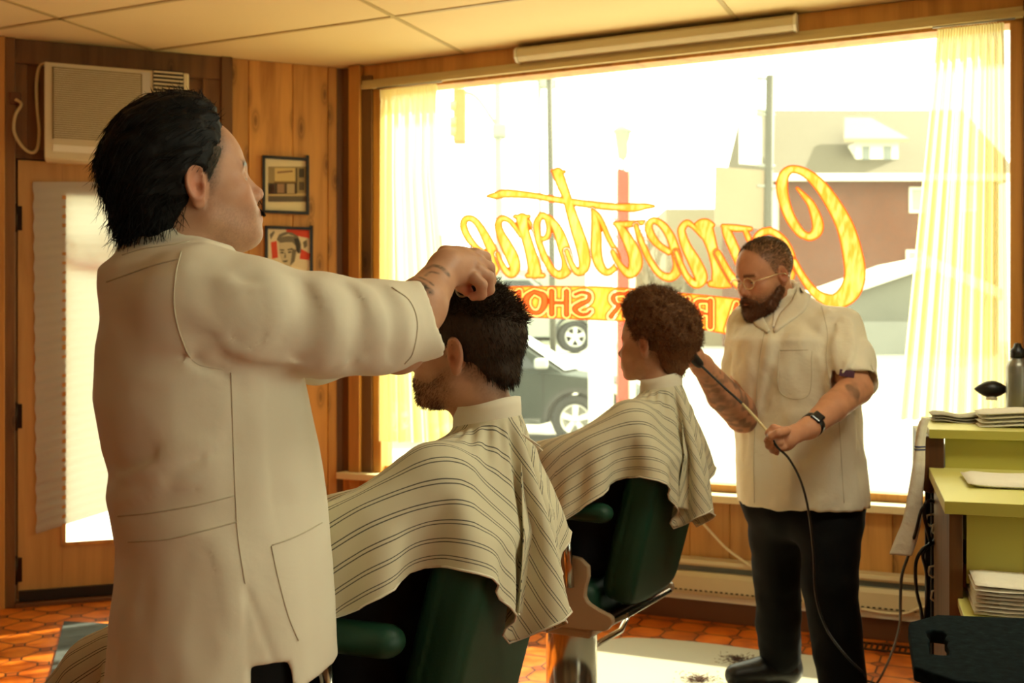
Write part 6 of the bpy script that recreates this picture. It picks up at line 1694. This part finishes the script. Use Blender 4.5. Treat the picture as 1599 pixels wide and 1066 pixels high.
def cape_mat():
    t=NT('striped barber cape'); a=t.n('Attribute',attribute_name='flat').outputs['Vector']; s=t.n('SeparateXYZ',{0:a}).outputs
    y=t.math('DIVIDE',s[1],.0285); f=t.math('FRACT',t.math('ADD',y,100.3))
    l1=t.math('LESS_THAN',t.math('ABSOLUTE',t.math('SUBTRACT',f,.40)),.030); l2=t.math('LESS_THAN',t.math('ABSOLUTE',t.math('SUBTRACT',f,.60)),.030)
    st=t.math('MAXIMUM',l1,l2)
    v=t.coord('Object'); n=t.noise(v,6,4,.6).outputs[0]; w=t.noise(v,420,2).outputs[0]
    base=t.mix(t.math('MULTIPLY',n,.4),srgb(228,221,193),srgb(208,197,162))
    col=t.mix(t.math('MULTIPLY',st,.85),base,srgb(62,64,62))
    b=t.n('Bump',{'Height':n,'Strength':.25,'Distance':.01}).outputs[0]; b=t.n('Bump',{'Height':w,'Strength':.12,'Distance':.0006,'Normal':b}).outputs[0]
    return t.done(t.n('MixShader',{0:.18,1:t.pbr(col,.9,0,b,.15),2:t.n('BsdfTranslucent',{0:col,'Normal':b}).outputs[0]}).outputs[0])
M['cape']=cape_mat(); M['dark_shirt']=cloth_mat('dark navy shirt',srgb(26,28,34))
def cape_obj(X,flat,toW,root,org,yo=0,prof=((-.35,.22),(-.02,.33),(.42,.56))):
    N,K=X.shape[:2]; V=toW(X.reshape(-1,3)); idx=np.arange(N*K).reshape(N,K)
    Fc=np.stack([idx[:-1,:-1],idx[1:,:-1],idx[1:,1:],idx[:-1,1:]],-1).reshape(-1,4)
    o=np_mesh('cape',V,Fc,M['cape'],root,None,True,org)
    a=o.data.attributes.new('flat','FLOAT_VECTOR','POINT'); fl=flat.reshape(-1,2); a.data.foreach_set('vector',np.stack([fl[:,0],np.interp(fl[:,0],*zip(*prof))-np.abs(fl[:,1])-.012,0*fl[:,0]],1).astype(np.float32).ravel())
    s=o.modifiers.new('sub','SUBSURF'); s.levels=1; s.render_levels=1
    m=o.modifiers.new('sol','SOLIDIFY'); m.thickness=.0018; m.offset=0
    # rolled hem
    hem=MB(); ring=[Vector(v)-Vector(org) for v in V.reshape(N,K,3)[:,-1]]; hem.tube(ring,.0022,6); hm=hem.build('hem',M['coat']); hm.parent=o
    return o
def neck_strip(toW,root,org,h=.042):
    m=MB(); c=NK; vs=[];n=48
    for (r,z) in ((.0635,-.022),(.0655,.0),(.0645,h*.6),(.0635,h),(.0610,h),(.0605,0),(.0605,-.02)):
        for k in range(n):
            a=2*math.pi*k/n; vs.append((c[0]+r*math.cos(a),c[1]+r*math.sin(a),c[2]+z-.20*r*math.cos(a)+.002*math.sin(3*a)))
    vs=toW(np.array(vs)); fs=[(i*n+k,i*n+(k+1)%n,(i+1)*n+(k+1)%n,(i+1)*n+k) for i in range(6) for k in range(n)]
    m.add([v-org for v in vs],fs,0,True); return m.build('neck_strip',M['coat'],root)
def seated(O,yaw,label,hc,HB,style,hs,fcape,hair,ear_px=None,skin=SKIN,beard=None):
    toW,toL=frame(O,yaw)
    org=O.copy(); root=tag(empty('person',org),label,'person')
    hp=headpos(hc,HB,hs); toH=lambda p:(p*hs)@HB.T+hc
    B=Body()
    B.add(lambda P:head_sdf(hp(P),style.get('eyes','open'))*hs,hc,.17,.012)
    nb=toW(NK[None])[0]
    B.chain([toH(np.array([[-.022,0,-.03]]))[0],toH(np.array([[-.032,0,-.08]]))[0],nb+[0,0,-.0],nb+[0,0,-.06]],[.056*hs,.053,.054,.057],.03)
    SH=Body()
    for pts,rs in SP[:]:
        if pts[0][2]<.67 : continue
        P2=toW(np.array(pts)); 
        if len(pts)==5: B.chain(list(P2),[r*.86 for r in rs],.03); SH.chain(list(P2[:4]),[r*.97 for r in rs[:4]],.03)
        elif pts[-1][2]>1.16: B.chain(list(P2),[r*.90 for r in rs],.03)
        else: B.chain(list(P2),[r*.86 for r in rs],.03); SH.chain(list(P2),[r*.98 for r in rs],.03)
    V,Fc=surface_nets(SH,O+np.array([-.75,-.75,.5]),O+np.array([.75,.75,1.3]),.012); np_mesh('shirt',V,Fc,M['dark_shirt'],root,None,True,org)
    wr=toW(np.array([[.18,s*.25,.90] for s in (1,-1)]))
    for s in (1,-1):
        for k in range(4):
            q=toW(np.array([[.20,s*(.245-.018*k),.915],[.245,s*(.245-.018*k),.91],[.275,s*(.242-.017*k),.89]])); B.chain(list(q),[.011,.010,.008],.005)
        q=toW(np.array([[.18,s*.195,.91],[.225,s*.175,.90]])); B.chain(list(q),[.013,.010],.006)
    def colf(V):
        p=hp(V); C=head_color(p,skin,style); C[nrm(V-hc)>.2]=skin; return C
    lo=O+np.array([-.75,-.75,.5]); hi=O+np.array([.75,.75,1.52])
    # detailed head, plainer rest: one surface
    sdf_obj('body',B,lo,hi,.0036 if 'fine' not in style else style['fine'],M['skin'],root,colf,org)
    # trousers and shoes under the cape
    T=Body()
    for pts,rs in SP:
        if pts[0][2]<.67: P2=toW(np.array(pts)); T.chain(list(P2),[r*1.0 for r in rs],.03)
    sdf_obj('trousers',T,lo-[0,0,.4],hi,.016,M['trousers'],root,None,org)
    for s in (1,-1):
        q=toW(np.array([[.57,s*.12,.20],[.65,s*.125,.19],[.73,s*.13,.175]])); S=Body(); S.chain(list(q),[.042,.044,.034],.01)
        V,Fc=surface_nets(S,q.min(0)-.06,q.max(0)+.06,.009); np_mesh('shoe',V,Fc,M['shoe'],root,None,True,org)
    hair(root,hp,toH,org)
    if fcape:
        X,flat=fcape; cp=cape_obj(X,flat,toW,root,org); neck_strip(toW,root,org)
        if style.get('clip'):
            p=Vector(toW(X[-2:-1,6])[0]-org); m=MB()
            for q in ((0,0),(.004,-.008)):
                m.tube([p+Vector((-.012,0,.028)),p+Vector((.004,-.004,.014)),p+Vector((.034+q[0],-.01,-.006+q[1]))],[.0022,.0022,.0014],6)
            m.build('cape_clip',M['white_paint'],root)
    return root
def client_one(cape):
    HB=basis(Y1,math.radians(5)); ear=A(708,557,2.0); hc=ear-HB@np.array([-.004,.077,0])
    st={'eyes':'open','brow':lin(60,42,28),'stubble':(.62,lin(120,74,44)),'fade':(.72,lin(58,42,30),([-.1,-.05,-.02,.0,.03,.05,.08,.1],[-.045,-.035,-.005,.016,.030,.04,.06,.06])),'fz':-.045,'fine':.003,'clip':1}
    M['hair_brown']=hair_mat('dark brown hair',srgb(62,46,32),.6,.2)
    xz=[-.12,-.07,-.045,-.02,.0,.02,.045,.07,.10,.14,.18]; xx=[-.07,-.055,-.040,-.020,.012,.024,.040,.056,.060,.078,.09]
    def hair(root,hp,toH,org):
        def fH(p):
            q=p.copy(); q[:,1]=np.abs(q[:,1])
            d=ell(q,(-.012,0,.046),(.1005,.0820,.0895)); d=smin(d,ell(q,(.0,0,.096),(.068,.058,.046)),.03); d=smin(d,ell(q,(-.058,.0,-.030),(.048,.052,.050)),.025)
            d=smax(d,q[:,0]-np.interp(q[:,2],xz,xx)-.004*vnoise(p*130,2),.012)
            d=smax(d,-ell(q,(-.004,.090,-.002),(.023,.030,.034)),.005)
            d=smax(d,-.050-q[:,2]+.45*np.maximum(0,q[:,1]-.012)-.006*vnoise(p*110,3),.02)
            top=np.clip((p[:,2]-.06)/.06,0,1)
            return d-.0014*vnoise(p*90,4)-top*.0035*fbm(p*np.array([60,45,60]),2,8)
        sets=[dict(n=4200,mask=lambda V,G:(V[:,2]<.09)&(G[:,0]<.8),dir=lambda P,G:np.stack([-.35+0*P[:,0],0*P[:,0],-1+0*P[:,0]],1)+G*.22,len=.013,r=.0007,K=4,jit=.15),
              dict(n=3600,mask=lambda V,G:(V[:,2]>.075),dir=lambda P,G:np.array([-.5,0,.1])+G*.65,len=.022,r=.0008,K=6,jit=.35,curl=1.1,wave=.35)]
        hair_obj(root,hp,toH,fH,(-.17,-.12,-.12),(.12,.12,.17),.0030,M['hair_brown'],{'sets':sets,'seed':13},org)
        # short reddish beard
        g=np.random.default_rng(8); N=2600
        Q=np.stack([g.uniform(-.0,.105,N),g.choice([-1,1],N)*g.uniform(.0,.06,N),g.uniform(-.115,-.02,N)],1)
        hd=lambda p:head_sdf(p,'open'); Q=project(hd,Q,8,0)
        yy=np.abs(Q[:,1]); k=(Q[:,2]<np.interp(Q[:,0],[-.01,.02,.05,.09,.11],[-.015,-.030,-.055,-.047,-.043]))&(Q[:,0]>.008)&~((np.abs(Q[:,2]+.0635)<.009)&(yy<.024)&(Q[:,0]>.085))&(Q[:,2]>-.125)
        Q=Q[k]; Gq=grad(hd,Q); SV,SF=strands(Q,np.array([.25,0,-.9])+Gq*.5+g.normal(size=Q.shape)*.2,.0065,.0004,4)
        np_mesh('beard',toH(SV),SF,hair_mat('reddish brown beard',srgb(120,72,40),.5),root,None,True,org)
    return seated(O1,Y1,'person seated in the near barber chair, dark brown hair, face turned away, under striped cape',hc,HB,st,1.0,cape,hair)
def client_two(cape):
    HB=basis(math.pi-math.radians(34),math.radians(2)); ear=A(1004,541,3.30); hc=ear-HB@np.array([-.004,.077,0])*1.03
    st={'eyes':'open','brow':lin(60,42,28),'fade':(.5,lin(90,62,42),([-.1,-.05,-.02,.0,.03,.05,.08,.1],[-.045,-.035,-.005,.018,.032,.045,.06,.06])),'fz':-.05,'fine':.0045}
    M['hair_curly']=hair_mat('curly brown hair',srgb(128,86,54),.6,.2)
    xz=[-.12,-.07,-.045,-.02,.0,.02,.045,.07,.10,.14,.18]; xx=[-.07,-.055,-.040,-.020,.006,.02,.036,.050,.085,.098,.10]
    def hair(root,hp,toH,org):
        def fH(p):
            q=p.copy(); q[:,1]=np.abs(q[:,1])
            d=ell(q,(-.020,0,.062),(.118,.094,.100)); d=smin(d,ell(q,(.012,0,.115),(.085,.078,.058)),.03); d=smin(d,ell(q,(-.085,0,.03),(.060,.07,.07)),.03); d=smin(d,ell(q,(-.062,.0,-.040),(.046,.054,.062)),.025)
            d=smax(d,q[:,0]-np.interp(q[:,2],xz,xx)-.006*vnoise(p*110,2),.014)
            d=smax(d,-ell(q,(-.004,.092,-.002),(.024,.030,.034)),.005)
            top=np.clip((p[:,2]-.0)/.05,0.15,1)
            return d-top*(.0075*vnoise(p*48,4)+.004*vnoise(p*100,9))
        sets=[dict(n=9000,mask=lambda V,G:(V[:,2]>.0),dir=lambda P,G:G*.9,len=.026,r=.0007,K=8,jit=.7,curl=3.5,wave=.6),
              dict(n=1500,mask=lambda V,G:(V[:,2]<.03),dir=lambda P,G:np.array([-.3,0,-1])+G*.3,len=.012,r=.0009,K=4,jit=.3)]
        hair_obj(root,hp,toH,fH,(-.19,-.13,-.12),(.13,.13,.19),.0036,M['hair_curly'],{'sets':sets,'seed':23},org)
    r=seated(O2,Y2,'person seated in the rear barber chair, tousled curly brown hair, under striped cape',hc,HB,st,1.03,cape,hair)
    return r

# ---------- work counters at the right
dC=Vector((.95,-.31,0)).normalized(); eC=Vector((.31,.95,0)).normalized()
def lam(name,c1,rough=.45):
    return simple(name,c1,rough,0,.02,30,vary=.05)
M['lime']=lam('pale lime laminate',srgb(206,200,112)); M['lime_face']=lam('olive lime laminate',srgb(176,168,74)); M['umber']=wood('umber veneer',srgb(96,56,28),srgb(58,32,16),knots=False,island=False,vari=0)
def at_z(px,py,z): return onz(px,py,z)
def slab_unit(name,label,c0,depth,width,z,th,lip,drop,legs_to=0):
    """c0 near left corner of the top (z of the top face)"""
    r=tag(empty(name,(c0.x,c0.y,0)),label,'counter')
    I=Matrix.Translation(-r.location)
    def ch(m,nm,mat,**k): o=m.build(nm,mat,None,**k); o.data.transform(I); o.parent=r; return o
    o=Vector((c0.x,c0.y,z-th)); m=MB(); m.frame_box(o,dC*width,eC*depth,Z*th); ch(m,'top',M['lime'],bevel=.002)
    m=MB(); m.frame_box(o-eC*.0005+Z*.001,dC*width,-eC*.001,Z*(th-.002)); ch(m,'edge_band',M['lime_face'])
    return r,ch,o
# near counter
cA=at_z(1475,782,.95); rA,chA,oA=slab_unit('counter','pale lime topped counter at the right holding a folded white cloth',cA,.70,1.5,.95,.030,0,0)
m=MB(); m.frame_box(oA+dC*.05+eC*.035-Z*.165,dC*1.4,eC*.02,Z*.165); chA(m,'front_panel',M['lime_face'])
m=MB(); m.frame_box(oA+dC*.012+eC*.03-Z*.92,dC*.03,eC*.62,Z*.92); chA(m,'end_panel',M['pine_dark'],bevel=.002)
m=MB(); m.frame_box(oA+dC*.06+eC*.30-Z*.92,dC*1.38,eC*.36,Z*.75); chA(m,'cabinet_body',M['pine_dark'])
m=MB(); m.frame_box(oA+dC*1.42+eC*.03-Z*.92,dC*.03,eC*.62,Z*.92); chA(m,'end_panel',M['pine_dark'])
cS=at_z(1505,962,.72)
m=MB(); m.frame_box(Vector((cS.x,cS.y,.70)),dC*1.0,eC*.30,Z*.02); chA(m,'pull_out_shelf',M['lime'],bevel=.002)
# far counter
cB=at_z(1451,670,1.063); rB,chB,oB=slab_unit('counter','higher pale lime counter by the right curtain with towels and a bottle on it',cB,.53,1.5,1.063,.026,0,0)
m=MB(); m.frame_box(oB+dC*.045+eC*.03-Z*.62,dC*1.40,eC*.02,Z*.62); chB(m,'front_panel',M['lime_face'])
m=MB(); pr=[(0,0),(0,-.14),(.006,-.158),(.02,-.166),(.034,-.158),(.042,-.15),(.042,0)]
oo=oB+eC*.015+Z*.004-dC*.03
m.prism([oo+dC*a*1.7+Z*b for a,b in pr],eC*.40); chB(m,'end_panel',M['umber'],bevel=.003)
m=MB(); m.frame_box(oo-dC*.002+Z*.002,dC*.018,eC*.06,Z*.006); chB(m,'edge_strip',M['white_paint'])
m=MB(); m.frame_box(oB+dC*.008+eC*.05-Z*1.037,dC*.035,eC*.035,Z*.92); m.frame_box(oB+dC*.008+eC*.40-Z*1.037,dC*.035,eC*.035,Z*.95); chB(m,'post',M['dark_gap'],bevel=.002)
m=MB(); m.frame_box(oB+dC*.06+eC*.10-Z*1.037,dC*1.36,eC*.36,Z*.98); chB(m,'cabinet_body',M['pine_dark'])
for q,(px,py) in enumerate(((1452,812),(1462,826),(1456,892),(1460,930))):
    p=at(px,py,3.16); m=MB(); m.tube([p+Vector((.012,0,.018)),p+Vector((-.010,-.004,.014)),p+Vector((-.014,-.006,-.006)),p+Vector((-.0,-.004,-.016)),p+Vector((.012,0,-.014))],.0032,6); m.tube([p+Vector((.012,0,.016)),p+Vector((.05,.02,.016))],.003,6); chB(m,'hook',M['white_paint'])
m=MB(); a=at(1488,952,2.9)
# towels
def towel_stack(name_group,base,w,d,n,th,labels,cat,seed,jit=.004,mat=None,lay=1):
    r=random.Random(seed)
    for k in range(n):
        hp=base+Z*(k*th)+dC*r.uniform(-jit,jit)+eC*r.uniform(-jit,jit)
        m=MB(); nx,ny=14,8; 
        ww,dd=w+r.uniform(-.006,.004),d+r.uniform(-.006,.004); vs=[]
        for j in range(ny+1):
            for i in range(nx+1):
                u=i/nx;v=j/ny; p=hp+dC*ww*u+eC*dd*v
                sag=.004*math.sin(u*7+seed)*(1 if lay>1 else .5)+.0015*mnoise.noise(Vector((u*5,v*5,k+seed)))
                edge=min(u,1-u,v,1-v); rd=min(1,edge/.05)
                vs.append(p+Z*(th*.88*(.55+.45*math.sqrt(rd))+sag))
        nb=len(vs)
        for j in range(ny+1):
            for i in range(nx+1):
                u=i/nx;v=j/ny; p=hp+dC*ww*u+eC*dd*v; sag=.004*math.sin(u*7+seed)*(1 if lay>1 else .5)+.0015*mnoise.noise(Vector((u*5,v*5,k+seed))); edge=min(u,1-u,v,1-v); rd=min(1,edge/.05)
                vs.append(p+Z*(th*.88*(.45-.45*math.sqrt(rd))+sag))
        fs=[(j*(nx+1)+i,j*(nx+1)+i+1,(j+1)*(nx+1)+i+1,(j+1)*(nx+1)+i) for j in range(ny) for i in range(nx)]
        fs+=[tuple(nb+q for q in f[::-1]) for f in fs]
        per=[i for i in range(nx+1)]+[j*(nx+1)+nx for j in range(1,ny+1)]+[ny*(nx+1)+i for i in range(nx-1,-1,-1)]+[j*(nx+1) for j in range(ny-1,0,-1)]
        fs+=[(per[i],nb+per[i],nb+per[(i+1)%len(per)],per[(i+1)%len(per)]) for i in range(len(per))]
        m.add(vs,fs,0,True); o=m.build('folded_towel',mat or M['towel'],loc=base+Z*(k*th))
        tag(o,labels(k,n),cat,name_group)
M['towel']=cloth_mat('white terry towel',srgb(226,220,200),wr=.4,wscale=30); M['towel_grey']=cloth_mat('greyish towel',srgb(176,170,150),wr=.4,wscale=30)
p0=at_z(1523,962,.72); p0=Vector((p0.x,p0.y,.7205))+eC*.003
def lab_near(k,n): return ('folded white towel topmost of the stack on the pull-out shelf' if k==n-1 else 'folded white towel at the bottom of the stack on the pull-out shelf' if k==0 else 'folded white towel in the middle of the stack on the pull-out shelf')
towel_stack('folded towels on the pull-out shelf',p0,.36,.23,8,.0088,lab_near,'towel',3,.003)
pB=at_z(1530,668,1.063); pB=Vector((pB.x,pB.y,1.0635))
towel_stack('folded towels on the high counter',pB+dC*.0+eC*.01,.34,.20,4,.0125,lambda k,n:('thick white folded towel topmost of the stack before the bottle' if k==n-1 else 'thick white folded towel lowest in the stack before the bottle' if k==0 else 'thick white folded towel inside the stack before the bottle'),'towel',5,.006,lay=2)
pC=at_z(1458,661,1.063); pC=Vector((pC.x,pC.y,1.0635))+eC*.04
towel_stack('thin towels on the high counter',pC,.165,.16,3,.0085,lambda k,n:('thin greyish folded towel topmost in the flat pile at the counter end' if k==n-1 else 'thin greyish folded towel lowest in the flat pile at the counter end' if k==0 else 'thin greyish folded towel between two others at the counter end'),'towel',7,.007,M['towel_grey'],lay=2)
pD=at_z(1512,762,.95); pD=Vector((pD.x,pD.y,.9505)); towel_stack(None,pD,.34,.24,1,.022,lambda k,n:'soft white folded cloth lying alone on the near counter','cloth',9,lay=2)
# black rubber bulb duster
b=at_z(1549,647,1.063); bt=tag(empty('bulb_duster',Vector((b.x,b.y,1.0635+.05))+eC*.02),'black pointed rubber bulb resting on the towels by the bottle','duster')
m=MB(); R90=Matrix.Rotation(math.pi/2,3,'Y'); Rz=Matrix.Rotation(-.3,3,'Z')
prof=[(0.0005,-.056),(.006,-.051),(.014,-.042),(.022,-.030),(.028,-.015),(.030,0),(.028,.015),(.022,.030),(.014,.042),(.006,.051),(0.0005,.056)]
bz=at(1549,619,3.3).z-bt.location.z
m.lathe(prof,(0,0,bz),28,M=Rz@R90); m.build('bulb',M['black'],bt); m=MB(); m.lathe([(.020,-.001),(.016,.012),(.012,bz-.02)],(0,0,0),20); m.build('foot',M['white_paint'],bt)
# bottle
bp=at_z(1592,651,1.063); bo=tag(empty('bottle',Vector((bp.x,bp.y,1.0635))+eC*.05),'tall grey steel bottle with a black cap on the high counter','bottle')
m=MB(); m.lathe([(0,0),(.034,.0),(.036,.004),(.036,.165),(.030,.182),(.020,.192),(.018,.20)],n=32); m.build('body',simple('grey steel bottle',srgb(140,138,128),.35,.7),bo)
m=MB(); m.lathe([(.019,.196),(.024,.198),(.024,.222),(.014,.232),(.010,.245),(0,.247)],n=24); m.build('cap',M['black'],bo)
# cup stack
cp=at_z(1600,730,.95)
for k in range(2):
    z0=.9505+k*.030; m=MB(); m.lathe([(0,0),(.024,0),(.028,.05),(.031,.05),(.031,.058),(.029,.058),(.026,.006),(0,.005)],n=28)
    o=m.build('cup',simple('cream cup %d'%k,srgb(226,214,170),.5)); o.location=(cp.x+.005,cp.y,z0); tag(o,'cream cup at the back of the near counter, '+('upper of the nested pair' if k else 'lower of the nested pair'),'cup','cream cups')
# clipper guard rack
ra=at_z(1499,729,.95); rk=tag(empty('guard_rack',Vector((ra.x,ra.y,.9505))),'low black rack of clipper guards at the back of the near counter','rack')
m=MB(); m.frame_box((0,0,0),dC*.20,eC*.03,Z*.020); m.build('tray',M['black'],rk,bevel=.002)
for k in range(5):
    m=MB(); m.lathe([(0,.019),(.010,.019),(.010,.030),(.004,.034),(.004,.042),(0,.043)],dC*(.02+.040*k)+eC*.015,12); m.build('knob',simple('rack knob %d'%k,srgb(30,40,34),.5),rk)
# hanging towel
hT=3.17
def lerp_pts(L,n): return spline(L,n)
Lc=lerp_pts([(1447,652,.020),(1441,662,.022),(1436,690,.024),(1433,730,.030),(1429,770,.034),(1425,810,.042),(1416,845,.052),(1409,866,.054)],6)
vs=[];nn=20
for (px,py,w) in Lc:
    c=at(px,py,hT-.02)
    for k in range(nn):
        a=2*math.pi*k/nn; rr=1+.22*math.sin(3*a+py*.02); vs.append(c+dC*math.cos(a)*w*.55*rr+eC*math.sin(a)*.011*rr)
fs=[(i*nn+k,i*nn+(k+1)%nn,(i+1)*nn+(k+1)%nn,(i+1)*nn+k) for i in range(len(Lc)-1) for k in range(nn)]+[tuple(range(nn))[::-1],tuple(range((len(Lc)-1)*nn,len(Lc)*nn))]
ht_=tag(empty('hanging_towel',at(1447,652,hT)),'long white towel with a blue stripe hanging from the high counter end','towel')
m=MB(); m.add(vs,fs,0,True); o=m.build('cloth',M['towel']); o.data.transform(Matrix.Translation(-ht_.location)); o.parent=ht_
for py0 in (697,701.5):
    i=min(range(len(Lc)),key=lambda q:abs(Lc[q][1]-py0)); px,_,w=Lc[i]; px=np.interp(py0,Lc[:,1],Lc[:,0]); w=np.interp(py0,Lc[:,1],Lc[:,2]); c=at(px,py0,hT-.02)-ht_.location
    m=MB(); vv=[]
    for zz in (-.0022,.0022):
        for k in range(nn):
            a=2*math.pi*k/nn; rr=(1+.22*math.sin(3*a+py0*.02))*1.03; vv.append(c+dC*math.cos(a)*w*.55*rr+eC*math.sin(a)*.012*rr+Z*zz)
    m.add(vv,[(k,(k+1)%nn,nn+(k+1)%nn,nn+k) for k in range(nn)],0,True); m.build('stripe',simple('blue stripe %d'%int(py0),srgb(52,62,110),.8),ht_)
# black cables
def cable(pts,r,label,n=6):
    sp=spline([tuple(at(*p)) for p in pts],n); m=MB(); m.tube(sp,r,8); o=m.build('cable',M['black'],loc=Vector(sp[0])); return tag(o,label,'cord','black cables hanging at the counter end')
cable([(1470,800,3.14),(1458,783,3.12),(1446,785,3.10),(1443,802,3.10),(1449,830,3.10),(1455,848,3.12),(1462,840,3.14)],.0055,'black cable looping at the top of the counter post')
cable([(1446,788,3.10),(1438,798,3.10),(1430,830,3.12),(1418,868,3.2),(1408,900,3.3),(1406,940,3.45),(1405,975,3.6),(1394,1015,3.8),(1378,1052,4.05),(1364,1074,4.12)],.0045,'long black cable hanging from the counter end down to the floor')
cable([(1456,848,3.12),(1440,858,3.10),(1430,880,3.10),(1431,920,3.10),(1438,950,3.12),(1442,975,3.14),(1448,930,3.14),(1446,890,3.12),(1441,866,3.10),(1452,848,3.12)],.0050,'black cable hanging in a long loop against the counter post')
# black booster board in the corner
zt=.85
ol=[(1464,959),(1420,971),(1418,977),(1427,1040),(1492,1062)]
P=[onz(a,b,zt) for a,b in ol]; far=onz(1599,964,zt); fd=(far-P[0]).normalized(); nd=Vector((.97,-.24,0)).normalized()
P+= [P[4]+nd*.50, P[0]+fd*.62+Vector((.0,-.02,0)), P[0]+fd*.58]
P=[Vector((p.x,p.y,zt)) for p in P]
hole=[onz(a,b,zt) for a,b in [(1446,986),(1455,983),(1473,985),(1478,990),(1475,996),(1480,1001),(1478,1008),(1482,1014),(1482,1022),(1470,1022),(1462,1021),(1452,1020),(1451,1012),(1449,1004),(1452,998),(1448,992)]]
bm=bmesh.new()
ov=[bm.verts.new(p) for p in P]; hv=[bm.verts.new(p) for p in hole]
es=[bm.edges.new((ov[i],ov[(i+1)%len(ov)])) for i in range(len(ov))]+[bm.edges.new((hv[i],hv[(i+1)%len(hv)])) for i in range(len(hv))]
bmesh.ops.triangle_fill(bm,use_beauty=True,use_dissolve=False,edges=es)
for f_ in bm.faces: f_.normal_update()
me=bpy.data.meshes.new('booster_board')
fs=list(bm.faces); ret=bmesh.ops.extrude_face_region(bm,geom=fs); 
for v in [g for g in ret['geom'] if isinstance(g,bmesh.types.BMVert)]: v.co.z-=.022
bmesh.ops.recalc_face_normals(bm,faces=bm.faces[:]); bm.to_mesh(me); bm.free()
t=NT('mottled black plastic'); v=t.coord('Object'); n=t.noise(v,60,5,.7).outputs[0]
bm_=t.done(t.pbr(t.ramp(n,[(.35,srgb(10,16,18)),(.6,srgb(20,30,32)),(.78,srgb(40,50,48))]),1.0,0,t.bump(n,.15,.001),.04))
o=link('booster_board',me,bm_); recenter(o,P[1]); md=o.modifiers.new('b','BEVEL'); md.width=.003; md.segments=2; md.limit_method='ANGLE'
tag(o,'black chamfered board with a finger grip hole in the lower right foreground','board')
m=MB(); m.box((1.06,1.60,.41),(.30,.26,.79),bev=.01); m.box((1.06,1.60,.817),(.36,.30,.022),bev=.004); tag(m.build('board_stand',M['pine_dark'],loc=(1.06,1.60,0)),'dark wooden stand under the black board','stand')
# ---------- scissors in the nearest person's hand
sc=tag(empty('scissors',at(725,420,1.985)),'slim steel scissors with two pointed tips above the nearest right hand','scissors')
def S3(px,py,Y): return at(px,py,Y)-sc.location
pv=S3(725,418,1.985)
for (tx,hx,hy) in ((711.5,739,455),(737.5,722,452)):
    tip=S3(tx,380,1.99); m=MB(); d=(tip-pv).normalized(); s_=Vector((d.z,0,-d.x)); 
    m.prism([pv-s_*.0045,pv+s_*.0045,pv+d*(tip-pv).length*.55+s_*.0032,tip,pv+d*(tip-pv).length*.5-s_*.0036],Vector((0,.0016,0))); bl=m.build('blade',M['steel'],sc)
    h=S3(hx,hy,1.99); m=MB(); m.tube([pv,pv+(h-pv)*.6],[.0035,.003],8); m.tube([h+Vector((.011*math.cos(a),0,.013*math.sin(a))) for a in np.linspace(0,2*math.pi,20)],.0022,6); m.build('handle',M['steel'],sc)
m=MB(); m.lathe([(0,-.003),(.004,-.003),(.004,.003),(0,.003)],pv,12,M=Matrix.Rotation(math.pi/2,3,'X')); m.build('pivot',M['steel'],sc)

scene.view_settings.view_transform='Standard'; scene.view_settings.look='None'; scene.view_settings.gamma=1.0; scene.view_settings.use_curve_mapping=False
scene.view_settings.exposure=0.25
# added fill lamps in ceiling housings, out of view
def fill_lamp(loc,e,label):
    r=tag(empty('added_fill_lamp',loc),label,'fill lamp','added fill lamps')
    m=MB(); m.box((0,0,-.03),(1.2,.3,.05),bev=.01); m.build('housing',M['white_paint'],r)
    l=bpy.data.lights.new('lamp','AREA'); l.shape='RECTANGLE'; l.size=1.15; l.size_y=.26; l.energy=e; l.color=(1,.97,.70)
    o=bpy.data.objects.new('fill_light',l); COL.objects.link(o); o.location=(0,0,-.062); o.parent=r
fill_lamp((-.4,-.6,HC),5,'added fill lamp in a long white ceiling housing behind the camera')
fill_lamp((1.5,2.1,HC),24,'added fill lamp in a long white ceiling housing above the counters, out of view')
barber_one(); barber_two()
chair(O1,Y1,'dark green vinyl barber chair nearest the camera under the striped cape'); chair(O2C,Y2,'dark green vinyl barber chair with taupe sides on the pale mat by the heater')
client_one(cape_sim(1)); client_two(cape_sim(2,side=.34,sb=.24,sf=.58,back=.36))
